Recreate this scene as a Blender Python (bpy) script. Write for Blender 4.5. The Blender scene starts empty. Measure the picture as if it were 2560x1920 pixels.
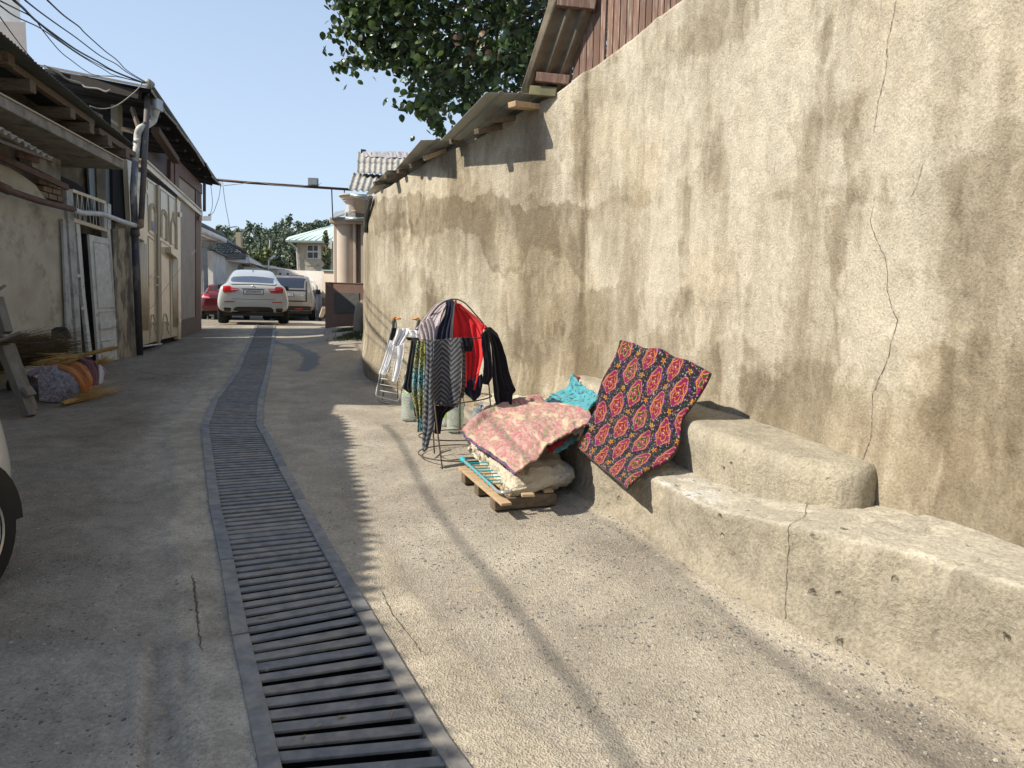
import bpy, bmesh, math, random
import numpy as np
from mathutils import Vector, Matrix
from mathutils.bvhtree import BVHTree
random.seed(7); RS = np.random.RandomState(7)
SC = bpy.context.scene
COL = SC.collection
# ------------------------------------------------------------------ camera
FPX = 1800.0; EYE = 1.5; SLOPE = 0.035
PITCH = math.atan((960-757)/FPX); ROLL = math.radians(1.2)
cam_d = bpy.data.cameras.new('camera'); cam = bpy.data.objects.new('camera', cam_d); COL.objects.link(cam)
cam_d.sensor_width = 36; cam_d.lens = FPX/2560*36; cam_d.clip_end = 3000; cam_d.clip_start = 0.02
cam.matrix_world = Matrix.Translation((0, 0, EYE)) @ Matrix.Rotation(math.pi/2-PITCH, 4, 'X') @ Matrix.Rotation(ROLL, 4, 'Z')
SC.camera = cam
# ------------------------------------------------------------------ light
SUN_AZ = math.radians(-18); SUN_EL = math.radians(43)      # azimuth: from straight left, negative = towards the viewer's side
SUNV = Vector((-math.cos(SUN_AZ)*math.cos(SUN_EL), math.sin(SUN_AZ)*math.cos(SUN_EL), math.sin(SUN_EL)))
world = bpy.data.worlds.new('World'); SC.world = world; world.use_nodes = True
wn = world.node_tree; wn.nodes.clear()
sky = wn.nodes.new('ShaderNodeTexSky'); sky.sky_type = 'NISHITA'; sky.sun_disc = False
sky.sun_elevation = SUN_EL; sky.sun_rotation = math.atan2(SUNV.x, SUNV.y)
sky.air_density = 1.0; sky.dust_density = .9; sky.ozone_density = 1.6; sky.altitude = 100
bg = wn.nodes.new('ShaderNodeBackground'); bg.inputs['Strength'].default_value = 0.135
wo = wn.nodes.new('ShaderNodeOutputWorld')
tcw = wn.nodes.new('ShaderNodeTexCoord'); sep = wn.nodes.new('ShaderNodeSeparateXYZ'); wn.links.new(tcw.outputs['Generated'], sep.inputs[0])
hz = wn.nodes.new('ShaderNodeMapRange'); hz.inputs[1].default_value = 0.0; hz.inputs[2].default_value = .6; hz.inputs[3].default_value = .84; hz.inputs[4].default_value = .32; wn.links.new(sep.outputs[2], hz.inputs[0])
hm = wn.nodes.new('ShaderNodeMix'); hm.data_type = 'RGBA'; hm.inputs[7].default_value = (3.4, 4.15, 5.15, 1)      # milky haze of a hot dusty day
wn.links.new(hz.outputs[0], hm.inputs[0]); wn.links.new(sky.outputs[0], hm.inputs[6]); wn.links.new(hm.outputs[2], bg.inputs[0]); wn.links.new(bg.outputs[0], wo.inputs[0])
sl = bpy.data.lights.new('sun', 'SUN'); sl.energy = 4.9; sl.angle = math.radians(0.53); sl.color = (1.0, 0.925, 0.79)
so = bpy.data.objects.new('sun', sl); COL.objects.link(so); so.location = (-20, -10, 30)
so.rotation_euler = SUNV.to_track_quat('Z', 'Y').to_euler()
SC.view_settings.view_transform = 'Standard'; SC.view_settings.look = 'None'
SC.view_settings.exposure = 0.5; SC.view_settings.gamma = 1; SC.view_settings.use_curve_mapping = False
# ------------------------------------------------------------------ pixel -> place helpers
def ray(px, py):
    u = (px-1280)/FPX; v = -(py-960)/FPX
    c, s = math.cos(ROLL), math.sin(ROLL)
    u, v = u*c-v*s, u*s+v*c
    return np.array([u, math.cos(PITCH)+v*math.sin(PITCH), -math.sin(PITCH)+v*math.cos(PITCH)])
O = np.array([0, 0, EYE])
def G(px, py, z=0.):                       # point z above the sloping ground
    d = ray(px, py); t = (z-EYE)/(d[2]-SLOPE*d[1]) if d[2] < SLOPE*d[1] else 1e9
    if t*d[1] > 20:                        # the alley stops climbing there
        lo, hi = 20/d[1], 400.
        for _ in range(50):
            t = (lo+hi)/2
            if EYE+t*d[2]-z > .7-.012*(min(t*d[1], 30)-20): lo = t
            else: hi = t
    return O+t*d
def D(px, py, y):                          # point at depth y
    d = ray(px, py); return O+d*(y/d[1])
def A(px, py, z):                          # point at absolute height z
    d = ray(px, py); return O+(z-EYE)/d[2]*d
def V(*a): return np.array(a, float)
# ------------------------------------------------------------------ numpy noise
_perm = RS.permutation(256); _rv = RS.rand(256)
def vnoise(x, y, z=0.0):
    x, y, z = np.broadcast_arrays(np.asarray(x, float), np.asarray(y, float), np.asarray(z, float))
    xi, yi, zi = np.floor(x).astype(int), np.floor(y).astype(int), np.floor(z).astype(int)
    xf, yf, zf = x-xi, y-yi, z-zi
    u, v, w = [t*t*(3-2*t) for t in (xf, yf, zf)]
    def h(a, b, c): return _rv[_perm[(_perm[(_perm[a & 255]+b) & 255]+c) & 255]]
    def L(a, b, t): return a+(b-a)*t
    return L(L(L(h(xi, yi, zi), h(xi+1, yi, zi), u), L(h(xi, yi+1, zi), h(xi+1, yi+1, zi), u), v),
             L(L(h(xi, yi, zi+1), h(xi+1, yi, zi+1), u), L(h(xi, yi+1, zi+1), h(xi+1, yi+1, zi+1), u), v), w)*2-1
def fbm(x, y, z=0.0, o=4, g=.5):
    s = 0; a = 1; f = 1; n = 0
    for k in range(o):
        s = s+a*vnoise(np.asarray(x)*f+17.3*k, np.asarray(y)*f+5.1*k, np.asarray(z)*f+3.3*k); n += a; a *= g; f *= 2.03
    return s/n
def sstep(a, b, x):
    t = np.clip((x-a)/(b-a), 0, 1); return t*t*(3-2*t)
def inpoly(x, y, P):
    x = np.asarray(x); y = np.asarray(y); c = np.zeros(x.shape, bool); n = len(P)
    for i in range(n):
        x1, y1 = P[i]; x2, y2 = P[(i+1) % n]
        if y1 == y2: continue
        c ^= ((y1 > y) != (y2 > y)) & (x < (x2-x1)*(y-y1)/(y2-y1)+x1)
    return c
# ------------------------------------------------------------------ materials
MATS = {}
def nd(nt, t, **k):
    n = nt.nodes.new(t)
    for a, b in k.items(): setattr(n, a, b)
    return n
def mat(name, c, c2=None, sc=6., det=6, rough=.8, bump=0., bsc=40., metal=0., stretch=(1, 1, 1), lo=.35, hi=.65,
        dirt=None, dsc=2., dlo=.5, dhi=.7, attr=None, coat=0., spec=.5, trans=0., sheen=0., ior=1.45, emit=None, coords='Object'):
    m = bpy.data.materials.new(name); m.use_nodes = True; nt = m.node_tree; L = nt.links
    p = nt.nodes['Principled BSDF']; tc = nd(nt, 'ShaderNodeTexCoord'); mp = nd(nt, 'ShaderNodeMapping'); mp.inputs['Scale'].default_value = stretch
    L.new(tc.outputs[coords], mp.inputs[0])
    def noise(s, d=det, r=.6):
        n = nd(nt, 'ShaderNodeTexNoise'); n.inputs['Scale'].default_value = s; n.inputs['Detail'].default_value = d; n.inputs['Roughness'].default_value = r
        L.new(mp.outputs[0], n.inputs[0]); return n.outputs[0]
    def ramp(o, a, b):
        r = nd(nt, 'ShaderNodeMapRange'); r.inputs[1].default_value = a; r.inputs[2].default_value = b; L.new(o, r.inputs[0]); return r.outputs[0]
    def mix(f, a, b, t='MIX'):
        x = nd(nt, 'ShaderNodeMix', data_type='RGBA', blend_type=t)
        for i, v in ((0, f), (6, a), (7, b)):
            if hasattr(v, 'node'): L.new(v, x.inputs[i])
            elif i: x.inputs[i].default_value = (*v, 1)
            else: x.inputs[i].default_value = v
        return x.outputs[2]
    base = c
    if attr:
        at = nd(nt, 'ShaderNodeVertexColor', layer_name=attr); base = at.outputs[0]
        if c2 is not None: base = mix(ramp(noise(sc), lo, hi), mix(1., base, c2, 'MULTIPLY'), base)
    elif c2 is not None: base = mix(ramp(noise(sc), lo, hi), c, c2)
    if dirt is not None: base = mix(ramp(noise(dsc, 8, .65), dlo, dhi), base, dirt)
    if hasattr(base, 'node'): L.new(base, p.inputs['Base Color'])
    else: p.inputs['Base Color'].default_value = (*base, 1)
    p.inputs['Roughness'].default_value = rough; p.inputs['Metallic'].default_value = metal
    p.inputs['Specular IOR Level'].default_value = spec; p.inputs['Coat Weight'].default_value = coat
    p.inputs['Transmission Weight'].default_value = trans; p.inputs['IOR'].default_value = ior
    if sheen: p.inputs['Sheen Weight'].default_value = sheen
    if bump:
        b = nd(nt, 'ShaderNodeBump'); b.inputs['Distance'].default_value = bump; b.inputs['Strength'].default_value = 1
        L.new(noise(bsc, 5, .6), b.inputs['Height']); L.new(b.outputs[0], p.inputs['Normal'])
    MATS[name] = m; return m
# ------------------------------------------------------------------ objects
WM = {}
def tag(o, label=None, cat=None, group=None, kind=None):
    if label: o['label'] = label
    if cat: o['category'] = cat
    if group: o['group'] = group
    if kind: o['kind'] = kind
    return o
def empty(name, loc, label=None, cat=None, group=None, rz=0., rx=0., kind=None):
    o = bpy.data.objects.new(name, None); COL.objects.link(o); o.location = loc; o.rotation_euler = (rx, 0, rz); o.empty_display_size = .1
    WM[o] = Matrix.Translation(Vector(loc)) @ o.rotation_euler.to_matrix().to_4x4()
    return tag(o, label, cat, group, kind)
def rotm(rx=0, ry=0, rz=0): return np.array((Matrix.Rotation(rz, 3, 'Z') @ Matrix.Rotation(ry, 3, 'Y') @ Matrix.Rotation(rx, 3, 'X')))
class MB:
    def __init__(s): s.v = []; s.f = []; s.n = 0; s.c = None
    def add(s, v, f):
        v = np.asarray(v, float).reshape(-1, 3); s.v.append(v); k = s.n
        s.f.extend([tuple(int(i)+k for i in q) for q in f]); s.n += len(v); return s
    def box(s, c, d, R=None, taper=1.):
        h = np.array(d)/2.; q = []
        for z in (-1, 1):
            t = taper if z > 0 else 1
            for x, y in ((-1, -1), (1, -1), (1, 1), (-1, 1)): q.append((x*h[0]*t, y*h[1]*t, z*h[2]))
        q = np.array(q)
        if R is not None: q = q @ np.array(R).T
        return s.add(q+np.array(c), [(3, 2, 1, 0), (4, 5, 6, 7), (0, 1, 5, 4), (1, 2, 6, 5), (2, 3, 7, 6), (3, 0, 4, 7)])
    def hexa(s, b, t):                     # 4 bottom, 4 top points
        return s.add(np.vstack([b, t]), [(3, 2, 1, 0), (4, 5, 6, 7), (0, 1, 5, 4), (1, 2, 6, 5), (2, 3, 7, 6), (3, 0, 4, 7)])
    def beam(s, a, b, w, h, up=(0, 0, 1)):
        a = np.array(a, float); b = np.array(b, float); d = b-a; d /= np.linalg.norm(d)
        x = np.cross(d, up); x /= np.linalg.norm(x)+1e-9; u = np.cross(x, d)
        q = lambda p: [p-x*w/2-u*h/2, p+x*w/2-u*h/2, p+x*w/2+u*h/2, p-x*w/2+u*h/2]
        return s.add(q(a)+q(b), [(3, 2, 1, 0), (4, 5, 6, 7), (0, 1, 5, 4), (1, 2, 6, 5), (2, 3, 7, 6), (3, 0, 4, 7)])
    def tube(s, P, r, n=8, caps=True):
        P = [np.array(p, float) for p in P]; rr = r if hasattr(r, '__len__') else [r]*len(P); V_ = []; up = None
        for i, p in enumerate(P):
            d = P[min(i+1, len(P)-1)]-P[max(i-1, 0)]; d = d/(np.linalg.norm(d)+1e-9)
            if up is None: up = np.array([0, 0, 1.]) if abs(d[2]) < .9 else np.array([1., 0, 0])
            x = np.cross(d, up); x /= np.linalg.norm(x)+1e-9; up = np.cross(x, d)
            for k in range(n):
                a = 2*math.pi*k/n; V_.append(p+rr[i]*(math.cos(a)*x+math.sin(a)*up))
        F = [(i*n+k, i*n+(k+1) % n, (i+1)*n+(k+1) % n, (i+1)*n+k) for i in range(len(P)-1) for k in range(n)]
        if caps: F += [tuple(range(n))[::-1], tuple((len(P)-1)*n+k for k in range(n))]
        return s.add(V_, F)
    def lathe(s, prof, n=24, c=(0, 0, 0), R=None, a0=0, a1=2*math.pi):
        V_ = []; full = abs(a1-a0-2*math.pi) < 1e-6; m = n if full else n+1
        for r, z in prof:
            for k in range(m):
                a = a0+(a1-a0)*k/n; V_.append((r*math.cos(a), r*math.sin(a), z))
        V_ = np.array(V_)
        if R is not None: V_ = V_ @ np.array(R).T
        F = []
        for i in range(len(prof)-1):
            for k in range(n):
                k2 = (k+1) % m if full else k+1
                F.append((i*m+k, i*m+k2, (i+1)*m+k2, (i+1)*m+k))
        return s.add(V_+np.array(c), F)
    def grid(s, P):                        # P: (nu, nv, 3)
        nu, nv = P.shape[:2]; k = s.n
        F = [(i*nv+j, (i+1)*nv+j, (i+1)*nv+j+1, i*nv+j+1) for i in range(nu-1) for j in range(nv-1)]
        return s.add(P.reshape(-1, 3), F)
    def prism(s, poly, o, ux, uy, depth):  # polygon in plane (ux,uy) at o, extruded by vector depth
        poly = np.array(poly, float); o = np.array(o, float); ux = np.array(ux, float); uy = np.array(uy, float); n = len(poly)
        a = o+poly[:, :1]*ux+poly[:, 1:]*uy; b = a+np.array(depth, float)
        return s.add(np.vstack([a, b]), [tuple(range(n))[::-1], tuple(range(n, 2*n))]+[(i, (i+1) % n, n+(i+1) % n, n+i) for i in range(n)])
    def build(s, name, m, parent=None, local=False, smooth=False, bevel=0., solid=0., colors=None, sub=0, fixn=True, autosm=None):
        v = np.vstack(s.v)
        me = bpy.data.meshes.new(name)
        loc = Vector((0, 0, 0))
        if parent is None:
            loc = Vector((float((v[:, 0].min()+v[:, 0].max())/2), float((v[:, 1].min()+v[:, 1].max())/2), float(v[:, 2].min()))); v = v-np.array(loc)
        elif not local:
            Mi = np.array(WM[parent].inverted()); v = v @ Mi[:3, :3].T+Mi[:3, 3]
        me.from_pydata(v.tolist(), [], s.f)
        if fixn:
            bm = bmesh.new(); bm.from_mesh(me); bmesh.ops.recalc_face_normals(bm, faces=bm.faces); bm.to_mesh(me); bm.free()
        if colors is not None:
            ca = me.color_attributes.new('Col', 'FLOAT_COLOR', 'POINT')
            cc = np.ones((len(v), 4), np.float32); cc[:, :3] = colors; ca.data.foreach_set('color', cc.ravel())
        if m is not None: me.materials.append(m)
        if smooth: me.polygons.foreach_set('use_smooth', [True]*len(me.polygons))
        me.update()
        o = bpy.data.objects.new(name, me); COL.objects.link(o)
        if parent is None: o.location = loc; WM[o] = Matrix.Translation(loc)
        else: o.parent = parent; WM[o] = WM[parent]
        if sub:
            q = o.modifiers.new('s', 'SUBSURF'); q.levels = q.render_levels = sub
        if solid:
            q = o.modifiers.new('t', 'SOLIDIFY'); q.thickness = solid; q.offset = -1 if solid > 0 else 1
        if bevel:
            q = o.modifiers.new('b', 'BEVEL'); q.width = bevel; q.segments = 2; q.limit_method = 'ANGLE'
            q.harden_normals = False
        return o
def inst(name, src, parent, M_):           # a piece sharing its mesh with an earlier one
    o = bpy.data.objects.new(name, src.data); COL.objects.link(o); o.parent = parent; o.matrix_local = M_; WM[o] = WM[parent]; return o
def catmull(P, n=8):
    P = [np.array(p, float) for p in P]; Q = [2*P[0]-P[1]]+P+[2*P[-1]-P[-2]]; out = []
    for i in range(1, len(Q)-2):
        for k in range(n):
            t = k/n; a, b, c, d = Q[i-1:i+3]
            out.append(.5*((2*b)+(-a+c)*t+(2*a-5*b+4*c-d)*t*t+(-a+3*b-3*c+d)*t**3))
    out.append(P[-1]); return np.array(out)
def resample(P, m):
    P = np.array(P, float); d = np.r_[0, np.cumsum(np.linalg.norm(np.diff(P, axis=0), axis=1))]; t = np.linspace(0, d[-1], m)
    return np.stack([np.interp(t, d, P[:, k]) for k in range(P.shape[1])], 1)
class Curve2:                              # plan curve; side>0 : offset towards the alley
    def __init__(s, P, side):
        s.P = P; s.side = side; s.d = np.r_[0, np.cumsum(np.linalg.norm(np.diff(P, axis=0), axis=1))]
        T = np.gradient(P, axis=0); T /= np.linalg.norm(T, axis=1)[:, None]; s.T = T; s.N = np.stack([-T[:, 1], T[:, 0]], 1)*side
    def at(s, t, off=0.):
        p = np.array([np.interp(t, s.d, s.P[:, k]) for k in (0, 1)]); n = np.array([np.interp(t, s.d, s.N[:, k]) for k in (0, 1)])
        return (p.T+np.asarray(off)[..., None]*n.T) if np.ndim(t) else p+off*n
    def nrm(s, t): n = np.array([np.interp(t, s.d, s.N[:, k]) for k in (0, 1)]); return n/np.linalg.norm(n)
    def tan(s, t): n = np.array([np.interp(t, s.d, s.T[:, k]) for k in (0, 1)]); return n/np.linalg.norm(n)
    def hit(s, px, py, off=0.):            # s-parameter and height where the line of sight meets the surface
        d = ray(px, py); Q = s.P+s.N*off; c = Q[:, 0]*d[1]-Q[:, 1]*d[0]
        for i in range(len(Q)-1):
            if c[i]*c[i+1] <= 0 and Q[i, 1] > 0:
                f = c[i]/(c[i]-c[i+1]+1e-12); q = Q[i]+f*(Q[i+1]-Q[i]); t = q[1]/d[1]
                if t > 0: return s.d[i]+f*(s.d[i+1]-s.d[i]), EYE+t*d[2]
        raise ValueError('no hit %s %s' % (px, py))
    def pt(s, px, py, off=0.):
        t, z = s.hit(px, py, off); q = s.at(t, off); return V(q[0], q[1], z)
def gz(x, y):                              # the ground's height
    x = np.asarray(x, float); y = np.asarray(y, float)
    z = SLOPE*np.minimum(y, 20.)-.012*(np.clip(y, 20, 30)-20)
    z = z+.16*sstep(-5.2, -3.0, x)*sstep(11, 13.5, y)*(1-sstep(24, 30, y))
    return z+.012*fbm(x*.7, y*.7, 3.3, 3)
WALL = Curve2(catmull([(3.4, -8), (3.1, -3), (2.8, -.5), (2.5, 1.2), (2.09, 2.83), (2.0, 3.19), (1.87, 3.62), (1.8, 4.03), (1.7, 4.64), (1.45, 5.4), (1.12, 6.4), (.68, 7.15),
     (.12, 7.75), (-.6, 8.5), (-1.3, 9.35), (-1.86, 10.0), (-2.15, 10.7), (-2.38, 11.6), (-2.56, 12.6), (-2.88, 14.0), (-3.32, 16.2), (-3.65, 17.8)], 6), 1)
LEFT = Curve2(catmull([(-4.4, -8), (-4.7, -2), (-5.2, 2.5), (-5.8, 6.2), (-6.34, 8.84), (-6.6, 11.2), (-6.72, 12.85), (-7.22, 15.63), (-7.86, 18.16), (-8.1, 19.0)], 6), -1)
# ================================================================== materials of the setting
def ground_mat():
    m = mat('road_concrete', (1, 1, 1), attr='Col', coords='Object'); nt = m.node_tree; L = nt.links; p = nt.nodes['Principled BSDF']
    geo = nd(nt, 'ShaderNodeNewGeometry'); vc = [n for n in nt.nodes if n.type == 'VERTEX_COLOR'][0]
    def vor(s, f='F1', out=0):
        v = nd(nt, 'ShaderNodeTexVoronoi', feature=f); v.inputs['Scale'].default_value = s; L.new(w.outputs[0], v.inputs['Vector']); return v
    nw = nd(nt, 'ShaderNodeTexNoise'); nw.inputs['Scale'].default_value = 30; L.new(geo.outputs[0], nw.inputs[0])
    w = nd(nt, 'ShaderNodeVectorMath', operation='MULTIPLY_ADD'); L.new(nw.outputs[1], w.inputs[0]); w.inputs[1].default_value = (.025, .025, .025); L.new(geo.outputs[0], w.inputs[2])
    def rng(o, a, b, c=0, d=1):
        r = nd(nt, 'ShaderNodeMapRange'); r.inputs[1].default_value = a; r.inputs[2].default_value = b; r.inputs[3].default_value = c; r.inputs[4].default_value = d; L.new(o, r.inputs[0]); return r.outputs[0]
    def mth(op, a, b):
        x = nd(nt, 'ShaderNodeMath', operation=op)
        for i, v in enumerate((a, b)):
            if hasattr(v, 'node'): L.new(v, x.inputs[i])
            else: x.inputs[i].default_value = v
        return x.outputs[0]
    def mix(f, a, b, t='MIX'):
        x = nd(nt, 'ShaderNodeMix', data_type='RGBA', blend_type=t)
        for i, v in ((0, f), (6, a), (7, b)):
            if hasattr(v, 'node'): L.new(v, x.inputs[i])
            elif i: x.inputs[i].default_value = (*v, 1)
            else: x.inputs[i].default_value = v
        return x.outputs[2]
    col = vc.outputs[0]
    n1 = nd(nt, 'ShaderNodeTexNoise'); n1.inputs['Scale'].default_value = 1.6; n1.inputs['Detail'].default_value = 8; n1.inputs['Roughness'].default_value = .62; L.new(geo.outputs[0], n1.inputs[0])
    col = mix(rng(n1.outputs[0], .35, .68), mix(1., col, (.72, .71, .7), 'MULTIPLY'), col)
    n2 = nd(nt, 'ShaderNodeTexNoise'); n2.inputs['Scale'].default_value = 55; n2.inputs['Detail'].default_value = 5; n2.inputs['Roughness'].default_value = .7; L.new(geo.outputs[0], n2.inputs[0])
    col = mix(rng(n2.outputs[0], .35, .65), mix(1., col, (.7, .69, .68), 'MULTIPLY'), mix(1., col, (1.12, 1.1, 1.08), 'MULTIPLY'))
    # embedded pebbles: the amount is in the alpha-like third attribute
    am = nd(nt, 'ShaderNodeVertexColor', layer_name='Peb'); v1 = vor(48); r1 = nd(nt, 'ShaderNodeSeparateColor'); L.new(v1.outputs['Color'], r1.inputs[0])
    ra = nd(nt, 'ShaderNodeSeparateColor'); L.new(am.outputs[0], ra.inputs[0])
    sel = mth('LESS_THAN', r1.outputs[0], ra.outputs[0]); rad = rng(r1.outputs[1], 0, 1, .14, .40)
    ped = mth('MULTIPLY', sel, mth('LESS_THAN', v1.outputs['Distance'], rad))
    cr = nd(nt, 'ShaderNodeValToRGB'); e = cr.color_ramp.elements; e[0].color = (.06, .065, .075, 1); e[1].color = (.5, .46, .38, 1); e[0].position = .35; e[1].position = .95
    k = e.new(.7); k.color = (.17, .155, .14, 1); L.new(r1.outputs[2], cr.inputs[0])
    col = mix(mth('MULTIPLY', ped, .85), col, cr.outputs[0])
    v2 = vor(120); r2 = nd(nt, 'ShaderNodeSeparateColor'); L.new(v2.outputs['Color'], r2.inputs[0])
    p2 = mth('MULTIPLY', mth('LESS_THAN', r2.outputs[0], .33), mth('LESS_THAN', v2.outputs['Distance'], .36))
    col = mix(mth('MULTIPLY', p2, .55), col, mix(r2.outputs[1], (.08, .078, .075), (.55, .5, .42)))
    L.new(col, p.inputs['Base Color']); L.new(rng(ra.outputs[1], 0, 1, .9, .5), p.inputs['Roughness'])
    b1 = nd(nt, 'ShaderNodeBump'); b1.inputs['Distance'].default_value = .006; L.new(n2.outputs[0], b1.inputs['Height'])
    b2 = nd(nt, 'ShaderNodeBump'); b2.inputs['Distance'].default_value = .006
    L.new(mth('ADD', mth('MULTIPLY', ped, 1.), mth('MULTIPLY', v2.outputs['Distance'], .9)), b2.inputs['Height']); L.new(b1.outputs[0], b2.inputs['Normal'])
    L.new(b2.outputs[0], p.inputs['Normal'])
    return m
def plaster_mat(name, fine=.006, sc=70, mott=.8, pits=0):
    m = mat(name, (1, 1, 1), attr='Col'); nt = m.node_tree; L = nt.links; p = nt.nodes['Principled BSDF']; p.inputs['Roughness'].default_value = .93; p.inputs['Specular IOR Level'].default_value = .2
    geo = nd(nt, 'ShaderNodeNewGeometry'); vc = [n for n in nt.nodes if n.type == 'VERTEX_COLOR'][0]
    def noi(s, d, r, z=1.):
        mp = nd(nt, 'ShaderNodeMapping'); mp.inputs['Scale'].default_value = (1, 1, z); L.new(geo.outputs[0], mp.inputs[0])
        n = nd(nt, 'ShaderNodeTexNoise'); n.inputs['Scale'].default_value = s; n.inputs['Detail'].default_value = d; n.inputs['Roughness'].default_value = r; L.new(mp.outputs[0], n.inputs[0]); return n.outputs[0]
    def mul(col, o, a, b, lo, hi):
        r = nd(nt, 'ShaderNodeMapRange'); r.inputs[1].default_value = a; r.inputs[2].default_value = b; r.inputs[3].default_value = lo; r.inputs[4].default_value = hi; L.new(o, r.inputs[0])
        x = nd(nt, 'ShaderNodeVectorMath', operation='SCALE'); L.new(col, x.inputs[0]); L.new(r.outputs[0], x.inputs['Scale']); return x.outputs[0]
    f = noi(sc, 6, .7); c = mul(vc.outputs[0], f, .32, .62, 1-.3*mott, 1+.1*mott); c = mul(c, noi(9, 8, .7, .35), .35, .65, 1-.16*mott, 1+.08*mott)
    hgt = f
    if pits:                               # knocked out crumbs and small holes
        wv = nd(nt, 'ShaderNodeVectorMath', operation='MULTIPLY_ADD'); nz_ = nd(nt, 'ShaderNodeTexNoise'); nz_.inputs['Scale'].default_value = 22; L.new(geo.outputs[0], nz_.inputs[0]); L.new(nz_.outputs[1], wv.inputs[0]); wv.inputs[1].default_value = (.05, .05, .05); L.new(geo.outputs[0], wv.inputs[2])
        vo = nd(nt, 'ShaderNodeTexVoronoi'); vo.inputs['Scale'].default_value = 15; L.new(wv.outputs[0], vo.inputs['Vector']); sc_ = nd(nt, 'ShaderNodeSeparateColor'); L.new(vo.outputs['Color'], sc_.inputs[0])
        lt_ = nd(nt, 'ShaderNodeMath', operation='LESS_THAN'); L.new(sc_.outputs[0], lt_.inputs[0]); lt_.inputs[1].default_value = pits
        rg = nd(nt, 'ShaderNodeMapRange'); rg.inputs[1].default_value = .10; rg.inputs[2].default_value = .30; rg.inputs[3].default_value = 1; rg.inputs[4].default_value = 0; L.new(vo.outputs['Distance'], rg.inputs[0])
        pm = nd(nt, 'ShaderNodeMath', operation='MULTIPLY'); L.new(lt_.outputs[0], pm.inputs[0]); L.new(rg.outputs[0], pm.inputs[1])
        dk_ = nd(nt, 'ShaderNodeMapRange'); dk_.inputs[3].default_value = 1; dk_.inputs[4].default_value = .72; L.new(pm.outputs[0], dk_.inputs[0]); xx = nd(nt, 'ShaderNodeVectorMath', operation='SCALE'); L.new(c, xx.inputs[0]); L.new(dk_.outputs[0], xx.inputs['Scale']); c = xx.outputs[0]
        sb = nd(nt, 'ShaderNodeMath', operation='MULTIPLY_ADD'); L.new(pm.outputs[0], sb.inputs[0]); sb.inputs[1].default_value = -1.6; L.new(f, sb.inputs[2]); hgt = sb.outputs[0]
    L.new(c, p.inputs['Base Color'])
    b = nd(nt, 'ShaderNodeBump'); b.inputs['Distance'].default_value = fine; L.new(hgt, b.inputs['Height'])
    b3 = nd(nt, 'ShaderNodeBump'); b3.inputs['Distance'].default_value = .02; L.new(noi(11, 6, .6, .6), b3.inputs['Height']); L.new(b.outputs[0], b3.inputs['Normal']); L.new(b3.outputs[0], p.inputs['Normal'])
    return m
M_ground = ground_mat(); M_wall = plaster_mat('clay_plaster', .012, 70, .9)
M_bench = plaster_mat('bench_plaster', .013, 60, 1.1, .08)
M_plast = plaster_mat('old_limewash', .003, 40, .5)
M_iron = mat('worn_grate_steel', (.075, .077, .085), (.15, .145, .14), sc=14, rough=.55, bump=.0015, bsc=60, metal=.25, dirt=(.3, .26, .2), dsc=9, dlo=.6, dhi=.8)
M_pit = mat('drain_dark', (.010, .009, .008), (.016, .014, .012), rough=.95)
M_crack = mat('crack_dark', (.085, .07, .052), rough=1)
M_wood = mat('weathered_timber', (.175, .13, .085), (.09, .067, .048), sc=5, stretch=(1, 8, 8), rough=.85, bump=.003, bsc=25)
M_woodp = mat('pale_timber', (.45, .33, .2), (.34, .23, .13), sc=5, stretch=(1, 6, 6), rough=.8, bump=.002, bsc=25)
M_plank = mat('brown_painted_boards', (.165, .092, .066), (.12, .068, .05), sc=4, stretch=(8, 8, .8), rough=.75, bump=.0015, bsc=20, dirt=(.3, .24, .19), dsc=5)
M_sheet = mat('grey_metal_sheet', (.40, .41, .38), (.35, .36, .34), sc=3, rough=.5, metal=.3, dirt=(.3, .29, .25), dsc=3, dlo=.6, dhi=.8)
M_asb = mat('asbestos_cement', (.42, .4, .36), (.27, .255, .22), sc=12, rough=.95, bump=.006, bsc=30, dirt=(.1, .095, .08), dsc=9, dlo=.52, dhi=.68)
M_asbin = mat('asbestos_underside', (.19, .155, .11), (.11, .09, .065), sc=2.5, rough=.95, bump=.004, bsc=30, stretch=(.6, 3, 3))
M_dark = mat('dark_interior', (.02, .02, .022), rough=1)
M_tin = mat('galvanised_tin', (.35, .36, .35), (.27, .28, .27), sc=6, rough=.4, metal=.6)
# ================================================================== ground
YS = np.r_[np.linspace(-14, .9, 16)[:-1], np.arange(.9, 8, .032), 8*1.011**np.arange(0, 125), 33, 36, 40, 60, 120, 900.]
_Lp = np.array([(.6, -3), (-.1, .7), (-.30, 1.1), (-.75, 2.05), (-1.13, 2.82), (-1.49, 3.59), (-1.91, 4.46), (-2.29, 5.3), (-2.76, 6.34), (-3.02, 6.93), (-3.5, 8.34), (-4.09, 10.48), (-5.07, 13.53), (-6.8, 18.89), (-7.9, 22.3)])
_Rp = np.array([(1.2, -3), (.55, .86), (.37, 1.27), (-.155, 2.15), (-.61, 3.09), (-.96, 3.82), (-1.36, 4.68), (-1.74, 5.5), (-2.20, 6.5), (-2.45, 7.02), (-2.95, 8.5), (-3.6, 10.65), (-4.55, 13.7), (-6.26, 19.0), (-7.36, 22.4)])
yend = 22.3
def xL(y): return np.interp(y, _Lp[:, 1], _Lp[:, 0])
def xR(y): return np.interp(y, _Rp[:, 1], _Rp[:, 0])
gap = np.r_[0, .012, .03, np.arange(.06, 3.6, .035), 3.6*1.12**np.arange(0, 24), 60, 120, 700.]
VXY = []; rows = []
ground = MB(); colr = []; peb = []
tyre = [G(392, 1640), G(470, 1640), G(520, 1935), G(405, 1935)]
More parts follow.
